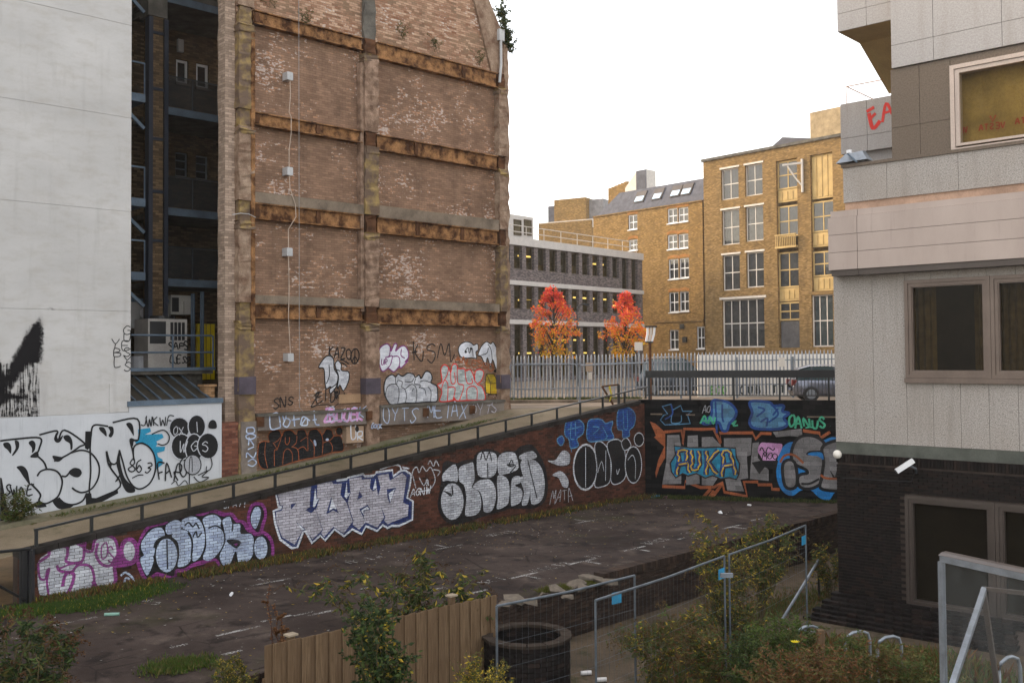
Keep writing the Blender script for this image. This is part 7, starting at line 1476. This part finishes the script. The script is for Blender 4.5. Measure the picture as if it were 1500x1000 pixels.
specs = [('mesh fence panel starting at the timber fence', (727, 893), (932, 847)), ('mesh fence panel crossing in front of the first one', (872, 879), (1061, 814)), ('mesh fence panel nearest the kerb and handrail', (1068, 812), (1180, 769))]
for k, (lab, a, b) in enumerate(specs):
    pA, pB = hpt(*a), hpt(*b)
    if k == 0: pA += Vector((.0, .25, 0)); pB += Vector((0, .25, 0))
    fr, L, z = heras(lab, pA, pB, TZ, TZ); par = [o for o in bpy.data.objects if o.name.startswith('mesh_fence_panel') and o.get('label') == lab][0]
    htag(fr, (.35, L-.18, L-.2)[k] if k else L-.5, TZ-.25, par)
cl_ = hpt(1064, 822); g = MB(); g.box(cl_.x-.12, cl_.x+.12, -cl_.y-.03, -cl_.y+.03, TZ-.3, TZ-.22); g.build('fence_clamp', m_galv, label='steel clamp joining two mesh panels', cat='clamp')
# ================= planters, rubble, rail, cycle stands =================
def brick_planter(label, px, py, d, L, W, H, ang, mat):
    c = Vector((at(px, py, d).x, d, YARDZ)); fr = Fr(c.xy, ang); t_ = thing('planter', label, 'planter', c); return t_, fr
c0 = at(772, 960, 19.2); c0 = Vector((c0.x, 19.2, YARDZ)); t_ = thing('round_planter', 'dark round brick planter with timber rim behind the timber fence end', 'planter', c0); m_dtim = pm('dark_timber', (.04, .03, .023), .9, bump=.4)
Rp = .82; Hp = 1.2; nbk = 22; bk_ = MB(); bk_.box(-math.pi*Rp/nbk+.006, math.pi*Rp/nbk-.006, -.11, 0, .005, .085, fr=Fr((0, 0), 90)); meb = bpy.data.meshes.new('brick'); meb.from_pydata(bk_.v, [], bk_.f); meb.materials.append(bbr[0])
for r in range(13):
    for k in range(nbk):
        a = 2*math.pi*(k+(.5 if r % 2 else 0))/nbk; inst('brick', meb, (c0.x+math.sin(a)*Rp, c0.y-math.cos(a)*Rp, YARDZ+.088*r), t_, rot=(0, 0, a))
g = MB(); g.tube([c0+Vector((0, 0, .02)), c0+Vector((0, 0, .62))], Rp-.1, 24); g.build('soil', m_darkvoid, t_)
g = MB()
for k in range(14):
    a = 2*math.pi*k/14; b = 2*math.pi*(k+.94)/14; q = lambda an, rr_, z: Vector((c0.x+math.sin(an)*rr_, c0.y-math.cos(an)*rr_, YARDZ+z))
    g = MB(); g.hexa([q(a, Rp-.16, 1.146), q(a, Rp+.05, 1.146), q(b, Rp+.05, 1.146), q(b, Rp-.16, 1.146), q(a, Rp-.16, 1.2), q(a, Rp+.05, 1.2), q(b, Rp+.05, 1.2), q(b, Rp-.16, 1.2)]); g.build('rim_board', m_dtim, t_)
fr = Fr((c0.x-.05, c0.y-.1), 45)
m_paper = pm('paper', (.62, .60, .58), .7, var=.05); m_dt = bpy.data.materials['dark_timber']
g = MB(fr); g.hexa([fr.P(-.3, -.1, YARDZ+.625), fr.P(.1, -.25, YARDZ+.625), fr.P(.3, .05, YARDZ+.63), fr.P(-.1, .2, YARDZ+.625), fr.P(-.3, -.1, YARDZ+.635), fr.P(.1, -.25, YARDZ+.65), fr.P(.3, .05, YARDZ+.64), fr.P(-.1, .2, YARDZ+.65)]); g.build('paper_sheet', m_paper, label='crumpled white sheet lying inside the round brick planter', cat='litter')
c = Vector((at(960, 975, 16.2).x, 16.2, YARDZ)); fr = Fr(c.xy, 45); t_ = thing('planter', 'square planter of dark timber sleepers with an inner frame', 'planter', c)
for k, (hh, s_) in enumerate(((.55, 1.0), (.42, .72))):
    for (a, b, cc, d) in ((-1, 1, .88, 1), (-1, 1, -1, -.88), (-1, -.88, -.88, .88), (.88, 1, -.88, .88)):
        g = MB(fr); g.box(a*s_*.9, b*s_*.9, cc*s_*.9, d*s_*.9, YARDZ, YARDZ+hh+random.uniform(-.02, .02)); g.build('sleeper', m_dt, t_)
g = MB(fr); g.box(-.78, .78, -.78, .78, YARDZ, YARDZ+.2); g.build('soil', m_darkvoid, t_)
g = MB(); a = gz(1050, 985, YARDZ+.35); b = gz(1145, 1005, YARDZ+.35); g.bar(a-Vector((0, 0, .17)), b-Vector((0, 0, .17)), .12, .36); g.build('edging_board', m_dt, label='weathered timber edging board beside the weeds', cat='board')
# rubble at the broken end of the kerb
m_rub = pm('rubble_stone', (.17, .14, .11), .95, c2=(.09, .075, .06), scale=4, bump=.7, bscale=9)
def rock(px, py, d, s_, lab, z0=.0):
    c = gz(px, py, z0) if d is None else at(px, py, d); rr = random.Random(int(px)); bm0 = bmesh.new()
    for _ in range(13): bm0.verts.new((rr.uniform(-1, 1), rr.uniform(-1, 1), rr.uniform(-1, 1)))
    h_ = bmesh.ops.convex_hull(bm0, input=bm0.verts); bmesh.ops.delete(bm0, geom=[v for v in bm0.verts if not v.link_faces], context='VERTS'); bm0.verts.index_update()
    sx_, sy, sz = s_*rr.uniform(.8, 1.4), s_*rr.uniform(.7, 1.1), s_*rr.uniform(.4, .7); g = MB()
    vv = [Vector((v.co.x*sx_, v.co.y*sy, v.co.z*sz))for v in bm0.verts]; lo_ = min(v.z for v in vv)*.7
    g.mesh([Vector((c.x, c.y, z0))+v-Vector((0, 0, lo_)) for v in vv], [[v.index for v in f.verts] for f in bm0.faces]); bm0.free(); g.build('rubble', m_rub, label=lab, cat='rubble', group='rubble at the broken kerb')
for i, (x, y, s_) in enumerate(((870, 858, .36), (890, 862, .3), (845, 868, .28), (820, 876, .25), (800, 884, .18), (760, 890, .3), (780, 893, .2), (858, 872, .18), (835, 884, .16), (745, 898, .2))): rock(x-4, y-8, None, s_*.8, 'pale broken lump of concrete rubble at the collapsed kerb')
g = MB(KE); 
# sloping handrail
hr2 = thing('ramp_handrail', 'short sloping galvanised handrail in the yard beside the mesh fence', 'railing', gz(1150, 925, YARDZ))
pb_ = gz(1148, 927, YARDZ); d0 = pb_.y; tp0 = at(1145, 908, d0); e_ = at(1199, 820, d0+3.2)
g = MB(); g.tube([tp0, e_], .035, 8); g.build('rail', m_galv, hr2)
g = MB(); g.tube([Vector((tp0.x, tp0.y, YARDZ)), tp0], .03, 6); g.build('post', m_black, hr2); g = MB(); g.tube([Vector((e_.x, e_.y, YARDZ)), e_], .03, 6); g.build('post', m_black, hr2)
g = MB(); g.tube([Vector((tp0.x, tp0.y, YARDZ+.05)), at(1168, 919, d0+.8)], .025, 6); g.build('lower_rail', m_galv, hr2)
def hoop(lab, x0, y0, x1, y1, d, zb=YARDZ):
    a = at(x0, y0, d); b = at(x1, y1, d+.25); g = MB(); r = .12; zt = max(a.z, b.z); a = Vector((a.x, a.y, zt)); b = Vector((b.x, b.y, zt)); dv = (b-a).normalized()
    p = [Vector((a.x, a.y, zb)), a-Vector((0, 0, r*1.6)), a+dv*r*.45-Vector((0, 0, r*.45)), a+dv*r*1.6, b-dv*r*1.6, b-dv*r*.45-Vector((0, 0, r*.45)), b-Vector((0, 0, r*1.6)), Vector((b.x, b.y, zb))]
    g.tube(p, .028, 8); g.build('cycle_stand', m_galv, label=lab, cat='cycle stand', group='cycle stands by the brick base', smooth=True)
hoop('galvanised hoop cycle stand beside the yellow flower', 1167, 922, 1200, 914, 19.3); hoop('galvanised hoop cycle stand close to the brick corner', 1238, 930, 1274, 922, 18.6); hoop('rust topped hoop cycle stand in the middle of the brick base', 1285, 940, 1320, 929, 17.6); hoop('galvanised hoop cycle stand inside the glass shelter', 1463, 968, 1494, 958, 14.5)
g = MB(); q = at(1202, 940, 18.5); g.box(q.x-.06, q.x+.06, -q.y-.06, -q.y+.06, YARDZ, at(1202, 922, 18.5).z); g.build('timber_stub', m_timber, label='short timber post stub beside the cycle stands', cat='post')
# glass cycle shelter
sh_ = thing('cycle_shelter', 'galvanised steel framed glass cycle shelter with curved roof edge', 'shelter', Vector((at(1380, 990, 12).x, 12, YARDZ))); q = at(1379, 822, 12.0); q2 = at(1500, 838, 11.0); dv = (q2-q); dv.z = 0; dv = dv.normalized(); SHF = Fr(q.xy, math.degrees(math.atan2(dv.x, dv.y)))
zt = q.z
g = MB(SHF); g.box(-.03, .03, -.03, .03, YARDZ, zt); g.build('upright', m_galv, sh_)
g = MB(SHF); g.box(.0, 3.2, -.03, .03, zt+.0, zt+.075); g.build('top_beam', m_galv, sh_)
g = MB(SHF); g.box(3.14, 3.2, -.031, .029, YARDZ, zt); g.build('upright', m_galv, sh_)
g = MB(SHF); pr = [(.03, .0), (-.03, .04), (-.10, .05), (-.18, .02)]
for (wa, za), (wb2, zb2) in zip(pr, pr[1:]): g.face([SHF.P(-.02, wa, zt+.078+za*.7), SHF.P(3.2, wa, zt+.078+za*.7), SHF.P(3.2, wb2, zt+.078+zb2*.7), SHF.P(-.02, wb2, zt+.078+zb2*.7)]); g.face([SHF.P(-.02, wb2, zt+.07+zb2*.7), SHF.P(3.2, wb2, zt+.07+zb2*.7), SHF.P(3.2, wa, zt+.07+za*.7), SHF.P(-.02, wa, zt+.07+za*.7)])
g.build('roof_sheet', m_wframeD, sh_, smooth=True)
b1 = at(1442, 862, 12.6); b2 = at(1396, 1000, 10.9); g = MB(); g.bar(b1, b2+(b2-b1)*.15, .06, .06); g.build('brace', m_galv, sh_)
b3 = at(1460, 1000, 13.2); g = MB(); g.bar(at(1440, 862, 12.7), b3, .06, .06); g.build('brace', m_wframeD, sh_); g = MB(); g.bar(b1, at(1500, 868, 12.2), .05, .05); g.build('cross_bar', m_wframeD, sh_)
t = NT('shelter_glass'); t.fin((.25, .27, .27), .08, 0, .5); tr = t.t.nodes.new('ShaderNodeBsdfTransparent'); mx = t.t.nodes.new('ShaderNodeMixShader'); t.set(mx.inputs[0], t.ramp(t.noise(2, t.scalev(t.uv(), (3, .4, 1)), 4), 0.3, .7, .97, .91)); t.t.links.new(t.b.outputs[0], mx.inputs[1]); t.t.links.new(tr.outputs[0], mx.inputs[2]); t.t.links.new(mx.outputs[0], t.out.inputs[0])
g = MB(SHF); g.box(.03, 3.14, -.008, .008, YARDZ+.1, zt); g.build('glass_panel', t.mat, sh_)
# gate at the low end of the ramp wall
gt = thing('steel_gate', 'open black steel gate frame at the low end of the ramp wall', 'gate', gz(42, 885, 0)); G0 = gz(42, 885, 0); 
for x in (38, 47): q = at(x, 805, G0.y); g = MB(); g.bar(Vector((q.x, q.y, -.05)), q, .12 if x == 38 else .07, .12); g.build('post', m_black, gt)
g = MB(); q = at(45, 803, G0.y-.05); g.tube([q, at(-40, 812, G0.y-1.5)], .035, 6); g.tube([at(40, 880, G0.y), at(-40, 836, G0.y-1.2)], .03, 6); g.tube([at(30, 806, G0.y-.2), Vector((at(30, 806, G0.y-.2).x, G0.y-.2, 0))], .03, 6); g.build('bars', m_black, gt)
# litter
for (x, y, s_, m_, lab) in ((338, 873, .16, m_white, 'white and red drinks can on the lot'), (961, 728, .35, pm('blue_bag', (.02, .25, .5), .5), 'blue plastic sheet by the black wall'), (975, 729, .25, pm('pink_bag', (.4, .1, .3), .5), 'pink scrap by the black wall'), (1100, 741, .14, m_white, 'white cup at the foot of the black wall'), (1055, 751, .12, m_white, 'white scrap on the far end of the lot'), (153, 902, .3, pm('green_bottle', (.2, .35, .28), .3), 'pale green bottle in the grass verge')):
    c = gz(x, y, 0); g = MB(); n = 8; a = random.uniform(0, 3); dv = Vector((math.cos(a), math.sin(a), 0))
    if 'can' in lab or 'bottle' in lab or 'cup' in lab: g.tube([c+Vector((0, 0, .035)), c+dv*s_*.15+Vector((0, 0, .036)), c+dv*s_+Vector((0, 0, .035))], .034, 8)
    else: g.hexa([c+Vector((-s_/2, -.1, .002)), c+Vector((s_/2, -.12, .002)), c+Vector((s_/2, .1, .003)), c+Vector((-s_/2, .12, .002)), c+Vector((-s_/3, -.08, .05)), c+Vector((s_/2.4, -.1, .03)), c+Vector((s_/3, .06, .08)), c+Vector((-s_/2.5, .1, .04))])
    g.build('litter', m_, label=lab, cat='litter')
for (x, y, lab) in ((858, 989, 'white plastic bottle on the yard ground by the mesh fence'), (880, 999, 'second white scrap on the yard ground')):
    c = gz(x, y, YARDZ); g = MB(); g.tube([c+Vector((-.1, 0, .05)), c+Vector((.08, .03, .05)), c+Vector((.12, .03, .05))], .045, 8); g.build('litter', m_paper, label=lab, cat='litter')

# ================= hazy air =================
hz = bpy.data.materials.new('haze'); hz.use_nodes = True; nt_ = hz.node_tree; nt_.nodes.clear(); ho = nt_.nodes.new('ShaderNodeOutputMaterial'); pv = nt_.nodes.new('ShaderNodeVolumePrincipled')
pv.inputs['Color'].default_value = (1, .95, .88, 1); pv.inputs['Density'].default_value = .0004; pv.inputs['Anisotropy'].default_value = .35; nt_.links.new(pv.outputs[0], ho.inputs['Volume'])
g = MB(); g.box(-165, 165, -225, 35, YARDZ-1, 27.0); tag(g.build('haze', hz, loc=(0, 90, YARDZ-1)), 'thin pale haze in the air', 'haze', kind='stuff')
